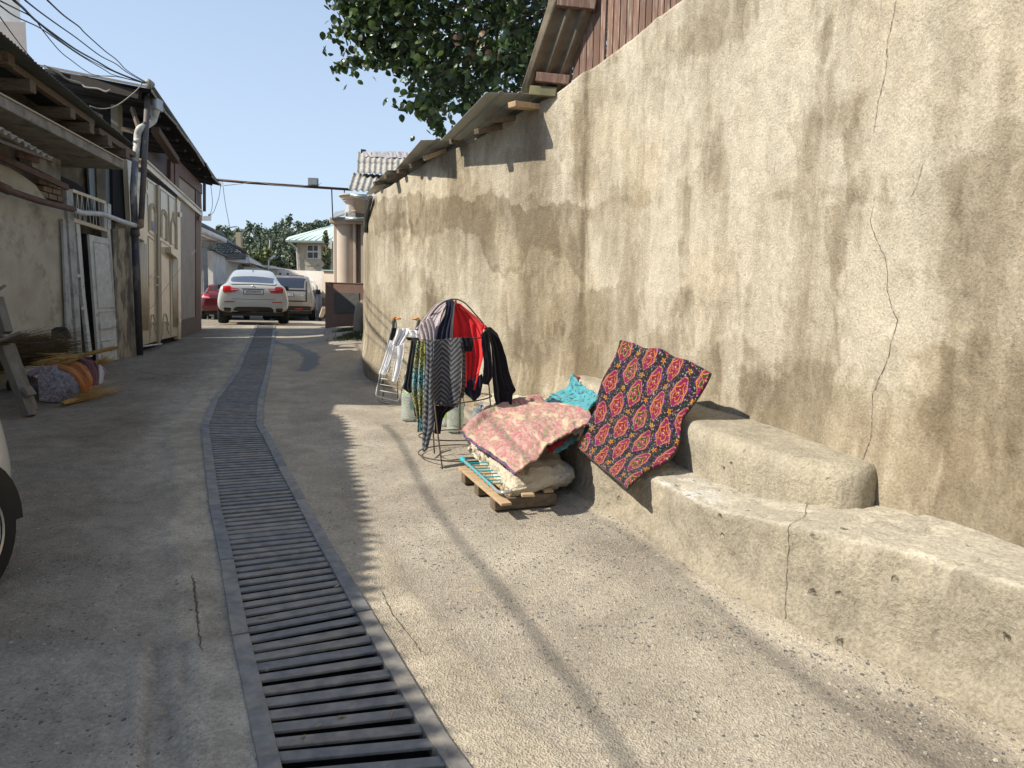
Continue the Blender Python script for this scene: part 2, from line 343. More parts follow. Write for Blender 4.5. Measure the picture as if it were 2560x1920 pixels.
def ground_at(X, Y, side):
    z = gz(X, Y); near = Y < 9
    z = z+np.where(near, .004*fbm(X*6, Y*6, 1, 3)+np.where(side < 0, .004, .0015)*fbm(X*22, Y*22, 1, 3), 0)
    d = np.where(side < 0, xL(Y)-X, X-xR(Y))
    lite = V(.475, .43, .35); asp = V(.395, .352, .285); dust = V(.48, .425, .33); dk = V(.185, .17, .15)
    n = fbm(X*1.3, Y*1.3, 7, 5); n2 = fbm(X*5, Y*5, 9, 4); c = np.zeros(X.shape+(3,)); f = (sstep(-.3, .4, n))[..., None]
    c[:] = asp*(1-f)+lite*f
    # pale mortar strip beside the drain frame
    wdt = np.where(side < 0, .27, .30)+.14*n+.05*n2; k = (1-sstep(wdt-.03, wdt+.02, d))[..., None]*.85; c = c*(1-k)+(dust*(1+.12*n2[..., None]))*k
    z = z-.012*sstep(wdt-.02, wdt+.03, d)*(Y < 10)
    # left asphalt is darker
    k = (sstep(.25, .9, d+.2*n)*(side < 0))[..., None]; c = c*(1-V(.42, .46, .51)*k*np.clip(.75+.7*n[..., None], 0, 1.2))
    # along the foot of the benches: dark wet-looking grit then dust
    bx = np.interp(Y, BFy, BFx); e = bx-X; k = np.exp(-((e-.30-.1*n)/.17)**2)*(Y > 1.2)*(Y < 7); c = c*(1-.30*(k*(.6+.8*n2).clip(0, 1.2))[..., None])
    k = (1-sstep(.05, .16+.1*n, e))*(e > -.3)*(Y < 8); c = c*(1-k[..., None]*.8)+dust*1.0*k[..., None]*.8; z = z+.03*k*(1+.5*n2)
    # pebble amount, wetness
    pa = .26+.40*sstep(-.2, .4, fbm(X*.9, Y*.9, 2, 3)+.3*sstep(6, 2, Y)-.1); pa = pa*(1-.8*(1-sstep(.3, .5, d))); pa = np.where(side < 0, pa*.35, pa)
    pa = pa+.5*np.exp(-((e-.25)/.2)**2)*(Y < 4.5)*(n2 > 0)
    wetline = np.interp(Y, [10.9, 12.3, 14, 16.5, 18.9], [-3.2, -3.45, -4.25, -5.55, -6.2]); wid = np.interp(Y, [10.8, 12, 14, 16, 19], [.10, .15, .15, .09, .07])
    wet = (1-sstep(wid*.6, wid, np.abs(X-wetline+.12*n+.05*n2)))*(Y > 11)*(Y < 18.5)
    c = c*(1-.86*wet[..., None])
    # tyre print pressed into the concrete
    tx = X-np.interp(Y, [2.0, 2.75], [-1.02, -1.36])
    ty = (np.abs(tx) < .075)*(Y > 1.6)*(Y < 2.76); z = z-ty*(.014+.007*np.sin(tx*120)+.005*np.sin(Y*170)); z = z+.018*np.exp(-((tx+.095)/.02)**2)*(Y < 2.78)*(Y > 1.5)
    c = c*(1-(.22+.16*np.sin(tx*120))[..., None]*ty[..., None]); k = np.exp(-((tx+.095)/.025)**2)*(Y < 2.78)*(Y > 1.5)*.5; c = c*(1+k[..., None])
    fs = ((Y < 2.80+.05*n)*(side < 0))[..., None]; c = c*(1-fs)+(c*.5+V(.30, .285, .25)*.5)*1.15*fs; z = z+.006*sstep(2.84, 2.78, Y)*(side < 0)
    c = c*(1+np.where(side < 0, .30, .12)*fbm(X*17, Y*17, 5, 4))[..., None]
    return z, c*np.clip(1+.18*n2[..., None], .6, 1.4), pa, wet
BFp = np.array([(2.4, .3), (2.0, 1.4), (1.74, 2.22), (1.61, 2.47), (1.46, 2.71), (1.25, 3.0), (.98, 3.55), (.80, 4.25), (.53, 4.81), (.27, 5.6), (-.05, 6.6), (-.28, 7.35), (-.5, 7.6)])
BFy = BFp[:, 1]; BFx = BFp[:, 0]
for side in (-1, 1):
    Yg, Gp = np.meshgrid(YS, gap, indexing='ij'); e = xL(YS) if side < 0 else xR(YS)
    X = e[:, None]+side*Gp
    z, c, pa, wet = ground_at(X, Yg, side); P = np.stack([X, Yg, z], -1)
    ground.grid(P); colr.append(c.reshape(-1, 3)); peb.append(np.stack([pa, wet, wet*0], -1).reshape(-1, 3))
fi = int(np.searchsorted(YS, yend))                      # beyond the drain the two halves meet
nv = len(gap); off2 = len(YS)*nv
ground.f += [(i*nv, (i+1)*nv, off2+(i+1)*nv, off2+i*nv) for i in range(fi, len(YS)-1)]
ground.f += [(i*nv, (i+1)*nv, off2+(i+1)*nv, off2+i*nv) for i in range(0, 12)]
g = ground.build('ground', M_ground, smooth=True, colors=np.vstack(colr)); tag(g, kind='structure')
pa_ = g.data.color_attributes.new('Peb', 'FLOAT_COLOR', 'POINT'); q = np.ones((ground.n, 4), np.float32); q[:, :3] = np.vstack(peb); pa_.data.foreach_set('color', q.ravel())
def ribbon(name, pts, w, parent, surf, seed=0, m=None, sub=6):
    """an open crack lying on a surface: pts are (a,b) parameters, surf(a,b)->(point, normal)"""
    P = resample(np.array(pts, float), len(pts)*sub); rs = np.random.RandomState(seed); P = P+rs.randn(*P.shape)*w*.8
    mb = MB(); Vv = []
    for i, p in enumerate(P):
        t = P[min(i+1, len(P)-1)]-P[max(i-1, 0)]; t = t/(np.linalg.norm(t)+1e-9); n = V(-t[1], t[0]); ww = w*(.35+rs.rand())*min(1, i/4+.1, (len(P)-1-i)/4+.1)
        for s in (-1, 1):
            q, nn = surf(*(p+n*ww*s)); Vv.append(q+nn*.0035)
    mb.add(Vv, [(2*i, 2*i+1, 2*i+3, 2*i+2) for i in range(len(P)-1)]); return mb.build(name, m or M_crack, parent)
gs = lambda x, y: (V(x, y, ground_at(np.array([[x]]), np.array([[y]]), -1 if x < xL(y) else 1)[0][0, 0]), V(0, 0, 1.))
def gcrack(px, w, seed): ribbon('crack', [G(*p)[:2] for p in px], w, g, gs, seed)
gcrack([(953, 1478), (968, 1512), (985, 1545), (1008, 1572), (1030, 1600), (1052, 1628), (1072, 1640)], .0026, 1)
gcrack([(482, 1440), (487, 1480), (490, 1500), (494, 1560), (500, 1590), (502, 1612), (508, 1640)], .004, 2)
gcrack([(1830, 1488), (1850, 1494), (1885, 1506), (1925, 1530), (1965, 1548)], .003, 3)
gcrack([(590, 934), (540, 940), (470, 945), (400, 938), (330, 925)], .008, 5)
# ================================================================== drain: channel and grates
pit = MB(); ts = YS[(YS > -3) & (YS < yend)]
for (f1, dz1, f2, dz2) in ((xL, 0.02, xL, -.6), (xL, -.6, xR, -.6), (xR, -.6, xR, 0.02)):
    pit.grid(np.stack([np.stack([f1(ts)+(0 if f1 is f2 else -.01), ts, gz(f1(ts), ts)+dz1-.03], -1), np.stack([f2(ts), ts, gz(f2(ts), ts)+dz2-.03], -1)], 0))
tag(pit.build('drain_channel', M_pit), kind='structure')
# joints of the grate sections, as (left, right) points on the frame's outer edge
def arc(P):
    return np.r_[0, np.cumsum(np.linalg.norm(np.diff(P, axis=0), axis=1))]
aL = arc(_Lp); aR = arc(_Rp); T0 = np.arange(len(_Lp), dtype=float)
def LR(t):
    a = V(np.interp(t, T0, _Lp[:, 0]), np.interp(t, T0, _Lp[:, 1])); b = V(np.interp(t, T0, _Rp[:, 0]), np.interp(t, T0, _Rp[:, 1]))
    return a, b
secs = [(1.55, 4.0), (4.0, 5.0), (5.0, 6.0), (6.0, 7.0), (7.0, 8.0), (8.0, 9.0), (9.0, 10.0), (10.0, 10.5), (10.5, 11.0), (11, 11.35), (11.35, 11.7), (11.7, 12.0), (12.0, 12.25), (12.25, 12.5), (12.5, 12.75), (12.75, 13.0), (13, 13.3), (13.3, 13.65), (13.65, 13.98)]
wordsec = ['nearest drain grate section, dusty right rail and deep black slots', 'second drain grate section from the viewer, its right rail just entering the sunlight',
           'third drain grate section from the viewer, slots choked with brown silt', 'fourth drain grate section, beside the scalloped shadow edge', 'fifth drain grate section, between the scalloped shadow and the left rail joint',
           'sixth drain grate section, just before the bend of the drain', 'short drain grate section at the bend where the drain turns', 'drain grate section just past the bend, widest looking of the far ones',
           'drain grate section between the bend and the road crack', 'drain grate section starting at the crack across the road', 'drain grate section just beyond the road crack',
           'drain grate section with bluish slats halfway to the white car', 'drain grate section beside the near end of the wet streak', 'drain grate section beside the middle of the wet streak',
           'drain grate section beside the far end of the wet streak', 'last drain grate section in the open before the white car', 'drain grate section in the shadow beneath the rear of the white car', 'drain grate section under the middle of the white car', 'drain grate section under the front of the white car']
M_irons = [mat('grate_steel_%s' % n, a, b, sc=14, rough=.68, bump=.0015, bsc=60, metal=.1, dirt=(.32, .28, .21), dsc=8, dlo=dl, dhi=.85) for n, a, b, dl in
           (('a', (.14, .138, .135), (.24, .23, .215), .5), ('b', (.135, .13, .123), (.25, .235, .21), .48), ('c', (.12, .123, .13), (.21, .207, .2), .55))]
for k, (t0, t1) in enumerate(secs):
    a0, b0 = LR(t0); a1, b1 = LR(t1); c = (a0+b0)/2
    r = empty('drain_grate', (c[0], c[1], float(gz(c[0], c[1]))), wordsec[k], 'drain grate', 'steel drain grates along the alley')
    w = .068; ln = np.linalg.norm((a1+b1)/2-(a0+b0)/2); n = max(3, int(round(ln/.081)))
    for s in (0, 1):
        mb = MB(); m = 8 if k < 2 else 5; rw = []
        for i in range(m+1):
            t = t0+(t1-t0)*(i/m*.992+.004); a, b = LR(t); u = (b-a)/np.linalg.norm(b-a)
            p, q = (a, a+u*w) if s == 0 else (b-u*w, b); zz = float(gz(*((p+q)/2)))+.014
            jit = .003*float(vnoise(t*9, s*5.))
            rw.append([V(*p, zz-.05), V(*p, zz+jit), V(*q, zz+jit), V(*q, zz-.05)])
        P = np.array(rw); mb.grid(P[:, :]); mb.f += [(0, 1, 2, 3), (m*4+3, m*4+2, m*4+1, m*4)]
        mb.build('rail', M_irons[(k+s) % 3], r, bevel=.004 if k < 4 else 0)
    for i in range(n):
        t = t0+(t1-t0)*(i+.5+RS.uniform(-.07, .07))/n; a, b = LR(t); u = (b-a)/np.linalg.norm(b-a); v = V(-u[1], u[0]); p = a+u*(w-.012); q = b-u*(w-.012)
        hw = (.0262+RS.uniform(-.002, .002)); za = float(gz(*p))+.004; zb = float(gz(*q))+.004
        if 2 <= k <= 3 and i % 9 == 4: hw = .033
        B = [V(*(p-v*hw), za-.013), V(*(q-v*hw), zb-.013), V(*(q+v*hw), zb-.013), V(*(p+v*hw), za-.013)]
        T = [V(*(p-v*hw), za), V(*(q-v*hw), zb), V(*(q+v*hw), zb), V(*(p+v*hw), za)]
        MB().hexa(B, T).build('slat', M_irons[RS.randint(3)], r, bevel=.003 if k < 3 else 0)
# ================================================================== the right-hand plaster wall
topline = [(1910, -180), (1800, -70), (1710, 0), (1640, 50), (1530, 138), (1453, 188), (1400, 228), (1362, 250), (1270, 300), (1180, 358), (1133, 377), (1080, 400), (1015, 443), (960, 476), (930, 494), (918, 520), (913, 548), (909, 575)]
def soft_hit(px, py):
    for k in range(30):
        try: return WALL.hit(px+k*.7, py)
        except ValueError: pass
tp = sorted([soft_hit(*p) for p in topline])
TS = np.array([a for a, b in tp]); TZ = np.array([b for a, b in tp])
TZ = np.where(TS > WALL.hit(915, 548)[0], np.minimum(TZ, 3.3), TZ)
def wtop(s): return np.interp(s, TS, TZ)
def wpx(px, py, off=0): return WALL.hit(px, py, off)
sA = float(np.interp(1.2, WALL.P[:, 1], WALL.d)); S_ = np.r_[np.linspace(0, sA, 18)[:-1], np.arange(sA, WALL.d[-1], .019)]
nz = 196; ss, vv = np.meshgrid(S_, np.linspace(0, 1, nz), indexing='ij')
base = SLOPE*WALL.at(S_)[:, 1][:, None]-.15 if WALL.at(S_).ndim == 2 else 0
top = wtop(S_)[:, None]+(.012*fbm(S_*9, 1.3, 2, 4))[:, None]
zz = base+(top-base)*vv
sj = wpx(1460, 500)[0]
# relief of hand-thrown plaster
off = .030*fbm(ss*.9, zz*.7, 1, 3)+.010*fbm(ss*3.2, zz*2.2, 4, 4)+.0032*fbm(ss*14, zz*11, 6, 4)
rough = sstep(sj, sj-2.6, ss); off = off+rough*.006*fbm(ss*20, zz*20, 8, 4)
off = off-.014*np.exp(-((ss-sj+.02*fbm(zz*3, 1.1, 1, 3))/.012)**2)+.012*sstep(sj-.05, sj+.02, ss)
off = off+.06*np.exp(-np.maximum(zz-.5, 0)/.25)*sstep(.35, .9, zz)*0+.05*np.exp(-((zz-.55)/.22)**2)
xy = WALL.at(ss.ravel()) if False else None
Px = np.interp(ss, WALL.d, WALL.P[:, 0])+off*np.interp(ss, WALL.d, WALL.N[:, 0]); Py = np.interp(ss, WALL.d, WALL.P[:, 1])+off*np.interp(ss, WALL.d, WALL.N[:, 1])
# stains in the wall's own coordinates
def wpoly(pts, sc=1., ox=0, oy=0): return [wpx(ox+a*sc, oy+b*sc) for a, b in pts]
wx = ss+.05*fbm(ss*3, zz*1.2, 3, 4)+.012*fbm(ss*22, zz*9, 3, 3); wz = zz+.085*fbm(ss*9, zz*1.1, 5, 4)+.05*np.abs(fbm(ss*26, zz*.8, 9, 3))
def region(pts, sc=.5426, ox=1400, oy=0, soft=.008):
    P = wpoly(pts, sc, ox, oy); a = 0
    for dx, dz in ((0, 0), (soft, 0), (-soft, 0), (0, soft), (0, -soft)): a = a+inpoly(wx+dx, wz+dz, P)*.2
    return a
streak = fbm(ss*5.5, zz*.55, 11, 5); blot = fbm(ss*1.6, zz*1.1, 12, 5); finev = fbm(ss*16, zz*1.6, 13, 4)
Lt = .44+.20*streak+.46*blot+.08*finev
def put(mask, val, amt=1.): 
    global Lt
    Lt = Lt*(1-mask*amt)+(val+.17*streak+.24*blot+.09*finev)*mask*amt
# lower and middle tone, then individual pale sheets of render with drip-shaped lower edges
zb1 = np.interp(ss, [wpx(2150, 470)[0], wpx(1900, 470)[0], wpx(1700, 465)[0], wpx(1530, 505)[0], wpx(1400, 515)[0]], [wpx(2150, 455)[1], wpx(1900, 480)[1], wpx(1700, 462)[1], wpx(1530, 500)[1], wpx(1400, 515)[1]])
up = sstep(-.02, .03, wz-zb1-.10*np.maximum(0, fbm(ss*4.5, 1.2, 21, 3)))
put(up, .66, .75)
dk = np.exp(-((wz-zb1+.09)/.085)**2)*(1-up); Lt = Lt*(1-.3*dk)+.3*dk*.3
for pts, val in (([(545, 850), (850, 860), (1040, 905), (1290, 900), (1215, 980), (1190, 1220), (1270, 1380), (1268, 1640), (930, 1650), (830, 1540), (720, 1580), (600, 1620), (590, 1300), (560, 1150)], .70),
                 ([(1330, 960), (1420, 930), (1450, 1100), (1500, 1200), (1530, 1400), (1510, 1659), (1290, 1659), (1270, 1350), (1240, 1150)], .72),
                 ([(130, 1000), (250, 940), (440, 960), (450, 1100), (420, 1200), (330, 1240), (240, 1400), (150, 1300)], .56),
                 ([(580, 290), (700, 180), (760, 250), (760, 480), (640, 640), (580, 560)], .80), ([(160, 500), (230, 430), (280, 480), (280, 600), (200, 760), (150, 700)], .86),
                 ([(900, 140), (1170, 130), (1180, 400), (1120, 700), (1000, 760), (900, 880), (900, 600), (940, 350)], .80), ([(1350, 60), (1560, 60), (1560, 480), (1430, 600), (1400, 350)], .78),
                 ([(790, 0), (900, 0), (920, 130), (830, 200), (780, 150)], .45), ([(1210, 60), (1260, 60), (1250, 200), (1180, 420), (1160, 380)], .40),
                 ([(380, 150), (720, 60), (760, 170), (640, 260), (500, 330), (400, 300)], .42), ([(1250, 420), (1340, 340), (1400, 430), (1370, 560), (1200, 640), (1180, 560)], .42),
                 ([(530, 560), (600, 560), (590, 720), (545, 800), (490, 800), (530, 680)], .42)):
    put(region(pts), val, .7)
for pts, val in (([(930, 500), (1000, 485), (1080, 480), (1190, 500), (1230, 470), (1300, 520), (1380, 500), (1440, 495), (1462, 520), (1462, 700), (1400, 640), (1330, 600), (1290, 690), (1230, 680), (1200, 590), (1120, 570), (1060, 600), (1000, 560), (940, 590)], .14),
                 ([(1690, 455), (1725, 455), (1722, 620), (1740, 700), (1738, 860), (1715, 870), (1700, 700)], .28), ([(2060, 520), (2100, 500), (2110, 800), (2090, 900), (2068, 700), (2050, 600)], .28),
                 ([(1430, 250), (1458, 250), (1462, 490), (1440, 500)], .35)):
    put(region(pts, 1., 0, 0, .008), val, .85)
rt = sstep(wpx(2250, 800)[0], wpx(2330, 800)[0], ss+.1*fbm(zz*1.5, ss, 5, 3)); Lt = Lt*(1-.6*rt)+(.28+.45*fbm(ss*2.2, zz*1.3, 41, 5))*.6*rt
Lt = Lt-.35*np.exp(-((ss-sj)/.05)**2)
Lt = Lt-.08*sstep(1.0, .55, zz)*sstep(-.2, .5, blot+.2)
# thin washes with crisp lower edges, one over another
for sd, zf, th_, v_ in ((51, .9, .12, .16), (53, .6, .18, .14), (55, 1.2, .22, -.15), (57, .8, .2, -.13)):
    f_ = fbm(ss*2.4+.25*vnoise(zz*5, ss*9), zz*zf+.25*np.abs(fbm(ss*18, sd, 1, 3)), sd, 5); Lt = Lt+v_*sstep(th_, th_+.035, f_)
rk = np.random.RandomState(77)
for k in range(64):
    sc_, w_k, z_k = rk.uniform(sA, WALL.hit(930, 600)[0]), rk.uniform(.07, .34), rk.uniform(.75, 3.3); a_k = rk.choice([.24, .19, .16, .14, -.10])
    e_k = np.abs(wx-sc_+.05*fbm(zz*2.5, k*3.1, 2, 3))-w_k*(1+.35*fbm(zz*1.7, k*1.3, 5, 2)); d_k = wz-z_k-.05*fbm(ss*14, k, 2, 2)
    Lt = Lt+a_k*sstep(.012, -.012, e_k)*sstep(0, .012, d_k)*np.exp(-np.maximum(d_k, 0)/rk.uniform(.35, 1.1))
Lt = Lt+.10*fbm(ss*30, zz*6, 61, 3)+.07*fbm(ss*45, zz*45, 63, 2)
Lt = .47+(Lt-.52)*1.32
Lt = np.clip(Lt, 0, 1)[..., None]
cA = V(.205, .168, .115); cB = V(.36, .31, .228); cC = V(.54, .485, .385)
wc = np.where(Lt < .5, cA+(cB-cA)*Lt*2, cB+(cC-cB)*(Lt*2-1))
tint = fbm(ss*1.1, zz*1.1, 31, 4)[..., None]; wc = wc*(1+V(.03, .0, -.045)*sstep(0, .5, tint)); 
w_ = MB(); w_.grid(np.stack([Px, Py, zz], -1)); k0 = (nz-1)
bx_ = WALL.P[:, 0]-WALL.N[:, 0]*.4; by_ = WALL.P[:, 1]-WALL.N[:, 1]*.4
BX = np.interp(S_, WALL.d, bx_); BY = np.interp(S_, WALL.d, by_)
bk = w_.n; nS = len(S_)
w_.add(np.concatenate([np.stack([BX, BY, top[:, 0]], -1), np.stack([BX, BY, base[:, 0]], -1)]), [])
w_.f += [(i*nz+k0, (i+1)*nz+k0, bk+i+1, bk+i) for i in range(nS-1)]+[(bk+i, bk+i+1, bk+nS+i+1, bk+nS+i) for i in range(nS-1)]
ci = np.vstack([wc.reshape(-1, 3), np.tile(V(.3, .26, .19), (2*nS, 1))])
wall = w_.build('plaster_wall', M_wall, smooth=True, colors=ci, fixn=False)
tag(wall, 'tall curved clay plastered wall with pale streaks and dark damp stains along the right side', 'wall')
def wsurf(s, z):
    n = WALL.nrm(s); o = .030*float(fbm(s*.9, z*.7, 1, 3))+.010*float(fbm(s*3.2, z*2.2, 4, 4))+.0032*float(fbm(s*14, z*11, 6, 4))+.05*math.exp(-((z-.55)/.22)**2)
    if s > sj-.02: o += .012*float(sstep(sj-.05, sj+.02, s))
    r = float(sstep(sj, sj-2.6, s)); o += r*.006*float(fbm(s*20, z*20, 8, 4))
    p = WALL.at(s, o); return V(p[0], p[1], z), V(n[0], n[1], 0)
def wcrack(px, w, seed, sub=7): ribbon('crack', [wpx(*p) for p in px], w, wall, wsurf, seed, sub=sub)
wcrack([(2240, -20), (2228, 40), (2212, 100), (2208, 160), (2203, 200), (2189, 260), (2185, 300), (2180, 340)], 0.00168, 11)
wcrack([(2183, 480), (2178, 520), (2172, 550), (2190, 600), (2212, 640), (2220, 680), (2216, 720), (2228, 770), (2243, 800), (2232, 850), (2218, 900), (2180, 985), (2180, 1100), (2168, 1160)], 0.00173, 12)
wcrack([(1462, 250), (1461, 400), (1463, 550), (1469, 620), (1466, 760)], 0.00106, 13)
wcrack([(1380, 436), (1412, 433), (1432, 436), (1442, 470), (1450, 500)], 0.00077, 14)
wcrack([(1702, 245), (1690, 300)], 0.00067, 15); wcrack([(1935, 385), (1932, 440)], 0.00077, 16); wcrack([(1725, 505), (1722, 540)], 0.00077, 17); wcrack([(1800, 745), (1796, 790)], 0.00077, 18)
wcrack([(2310, 395), (2290, 470), (2270, 500)], 0.00096, 19); wcrack([(1395, 600), (1400, 650), (1380, 680)], 0.00096, 20)
# ================================================================== stepped masonry benches
pair = np.array([(2.4, .3, 2.95, .1), (2.0, 1.4, 2.6, 1.3), (1.74, 2.22, 2.36, 2.3), (1.61, 2.47, 2.3, 2.7), (1.46, 2.71, 2.22, 3.0), (1.25, 3.0, 2.15, 3.35), (.98, 3.55, 1.98, 4.1), (.80, 4.25, 1.8, 4.85), (.53, 4.81, 1.55, 5.6), (.27, 5.6, 1.2, 6.5), (-.05, 6.6, .85, 7.3), (-.28, 7.35, .3, 8.0), (-.42, 7.55, .0, 8.3)])
Q = resample(catmull(pair, 6), 520); fx, fy, bx2, by2 = Q.T
ztop = np.interp(fy, [1.0, 2.3, 2.95, 3.5, 4.28, 4.85, 6.5, 7.5], [.60, .585, .565, .49, .455, .49, .475, .47]); ztb = ztop+np.interp(fy, [2.5, 5, 6.5, 7.6], [0, .01, .08, .13])
prof = [(-.0, -1)]+[(.015+.03*k/22, k/22*.93) for k in range(0, 23)]+[(.05, .965), (.065, .99), (.09, 1.0)]
nP = len(prof); nT = 46; P = np.zeros((len(Q), nP+nT, 3)); dirn = np.stack([bx2-fx, by2-fy], 1); ln = np.linalg.norm(dirn, axis=1); dirn /= ln[:, None]
g0 = gz(fx, fy)
arc_ = arc(Q[:, :2])
nlow = fbm(arc_*2.2, 0, 3, 4); chip = np.maximum(0, fbm(arc_*7, 3.3, 5, 4)-.12)
for j, (o, h) in enumerate(prof):
    if h < 0: P[:, j] = np.stack([fx-dirn[:, 0]*.03, fy-dirn[:, 1]*.03, g0-.08], 1); continue
    z = g0+(ztop-g0)*h; ed = math.exp(-((h-.98)/.10)**2)
    oo = o+.018*nlow+.016*fbm(arc_*4, h*2+1, 2, 4)+.010*fbm(arc_*17, h*7, 9, 4)+.022*np.maximum(0, fbm(arc_*11, h*4.5, 29, 3)-.28)+.07*chip*ed-.03*math.exp(-(h/.18)**2)
    P[:, j] = np.stack([fx+dirn[:, 0]*oo, fy+dirn[:, 1]*oo, z-.05*chip*ed], 1)
for k in range(nT):
    f = (k+1)/nT; d = .09+(ln-.09)*f+.014*nlow*(1-f); z = ztop+(ztb-ztop)*f**2+.010*fbm(arc_*3, d*3, 2, 4)+.005*fbm(arc_*14, d*14, 7, 4)-.05*np.maximum(0, fbm(arc_*8, d*8, 17, 3)-.30)
    z = z+np.where(fy > 5.6, .03*np.maximum(0, fbm(arc_*8, d*8, 27, 4))*f, 0)
    P[:, nP+k] = np.stack([fx+dirn[:, 0]*d, fy+dirn[:, 1]*d, z], 1)
aa = arc_[:, None]+0*P[..., 0]; hh = P[..., 2]
n1 = fbm(P[..., 0]*2.5, P[..., 1]*2.5, hh*2.5, 5)[..., None]; n2 = fbm(P[..., 0]*8, P[..., 1]*8, hh*5+3, 4)[..., None]; istop = (np.arange(nP+nT) >= nP-2)[None, :, None]
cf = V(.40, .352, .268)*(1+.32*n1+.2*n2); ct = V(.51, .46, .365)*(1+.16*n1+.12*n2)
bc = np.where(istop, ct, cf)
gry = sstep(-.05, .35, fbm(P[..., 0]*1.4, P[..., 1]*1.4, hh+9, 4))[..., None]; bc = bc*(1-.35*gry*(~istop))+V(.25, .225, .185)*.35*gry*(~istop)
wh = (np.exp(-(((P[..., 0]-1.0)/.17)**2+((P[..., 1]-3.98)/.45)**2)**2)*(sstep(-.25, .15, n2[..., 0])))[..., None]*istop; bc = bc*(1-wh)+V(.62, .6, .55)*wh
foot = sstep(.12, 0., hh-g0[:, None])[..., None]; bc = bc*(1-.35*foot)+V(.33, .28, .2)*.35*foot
b_ = MB(); b_.grid(P); m = len(Q); nq = nP+nT
e0 = b_.n; b_.add(np.stack([P[-1, :, 0], P[-1, :, 1], np.full(nq, .1)], 1), []); b_.f += [((m-1)*nq+j, (m-1)*nq+j+1, e0+j+1, e0+j) for j in range(nq-1)]
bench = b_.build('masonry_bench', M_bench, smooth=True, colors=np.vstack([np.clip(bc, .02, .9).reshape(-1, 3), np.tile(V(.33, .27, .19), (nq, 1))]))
tag(bench, 'long low clay rendered bench with chipped edge running along the foot of the wall', 'bench')
def bsurf(i, j):
    i = float(np.clip(i, 0, m-1.01)); j = float(np.clip(j, 1, nq-1.01)); a, b = int(i), int(j); f, h = i-a, j-b
    q = P[a, b]*(1-f)*(1-h)+P[a+1, b]*f*(1-h)+P[a, b+1]*(1-f)*h+P[a+1, b+1]*f*h
    n = np.cross(P[min(a+2, m-1), b]-P[max(a-2, 0), b], P[a, min(b+1, nq-1)]-P[a, b-1]); n = n/(np.linalg.norm(n)+1e-9)
    if n @ (np.array([0, 0, EYE])-q) < 0: n = -n
    return q, n
i0 = float(np.interp(3.08, fy, np.arange(m)) if fy[0] < fy[-1] else m-1-np.interp(3.08, fy[::-1], np.arange(m)))
def bcrack(pts, w, seed):
    P_ = resample(np.array(pts, float), 60); rs = np.random.RandomState(seed); P_[:, 0] += np.cumsum(rs.randn(60))*.2; Vv = []
    for k, p in enumerate(P_):
        t = P_[min(k+1, 59)]-P_[max(k-1, 0)]
        for s in (-1, 1):
            q, n = bsurf(*p); q2, _ = bsurf(*(p+t)); tt = q2-q; tt /= np.linalg.norm(tt)+1e-9; sd = np.cross(n, tt); Vv.append(q+sd*s*w*(.4+rs.rand())+n*.0035)
    MB().add(Vv, [(2*i, 2*i+1, 2*i+3, 2*i+2) for i in range(59)]).build('crack', M_crack, bench)
bcrack([(i0-4, 3), (i0-1, 14), (i0, 22), (i0+3, 27), (i0+8, 34), (i0+20, 44), (i0+30, 56)], .0013, 5)
# upper block
def block(name, fr, bk2, zb, zt, label, seed, cut=.25, nr=.055):
    fr = resample(catmull(np.array(fr, float), 6), 110); bk2 = resample(catmull(np.array(bk2, float), 6), 110); R = []
    for i in range(110):
        f, b = fr[i], bk2[i]; d = b-f; L_ = np.linalg.norm(d); d /= L_; e = min(i, 109-i)/109.
        zt_ = np.interp(i, [0, 109], zt); row = []
        for j in range(40):
            if j < 14: o, z = 0.012*j/14, j/14*(1-nr/.25)
            elif j < 22: a = (j-14)/8*math.pi/2; o, z = .012+nr*(1-math.cos(a)), 1-nr/.25+nr/.25*math.sin(a)
            else: o, z = .012+nr+(L_-.012-nr)*(j-22)/17, 1.
            zz_ = np.interp(i, [0, 109], zb)+(zt_-np.interp(i, [0, 109], zb))*z
            p = f+d*o; row.append([p[0], p[1], zz_])
        R.append(row)
    P = np.array(R); s_ = np.linspace(0, 3, 110)[:, None]
    # round the ends
    nn = .012*fbm(P[..., 0]*4, P[..., 1]*4, P[..., 2]*4+seed, 4)+.004*fbm(P[..., 0]*18, P[..., 1]*18, P[..., 2]*18+seed, 3)
    P[..., 2] += nn*(P[..., 2] > np.mean(zb)+.02); P[..., 0] += nn*-.8
    for i in range(110):
        for side_ in (0, 1):
            e = (i if side_ == 0 else 109-i)/109*3.2
            if e < .07: P[i, :, 2] = np.where(P[i, :, 2] > np.mean(zb), np.minimum(P[i, :, 2], np.interp(e, [0, .07], [max(zt)-.07, max(zt)+.02])), P[i, :, 2])
    mb = MB(); mb.grid(P); k = mb.n
    for row in (P[0], P[-1]):
        lo = row.copy(); lo[:, 2] = min(zb)-.05; i_ = mb.n; mb.grid(np.stack([row, lo], 0))
    n1 = fbm(P[..., 0]*2.5, P[..., 1]*2.5, P[..., 2]*3+seed, 5)[..., None]; n2 = fbm(P[..., 0]*9, P[..., 1]*9, P[..., 2]*6+seed, 4)[..., None]
    c = V(.40, .355, .27)*(1+.22*n1+.16*n2); c = np.where((np.arange(40) > 17)[None, :, None], c*1.05, c)
    k2 = sstep(0, .35, n1); c = c*(1-.4*k2)+V(.26, .235, .19)*.4*k2
    c = np.clip(c, .03, .9).reshape(-1, 3); n = mb.n-len(c)
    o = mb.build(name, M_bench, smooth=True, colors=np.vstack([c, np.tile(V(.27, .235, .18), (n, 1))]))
    return tag(o, label, 'bench')
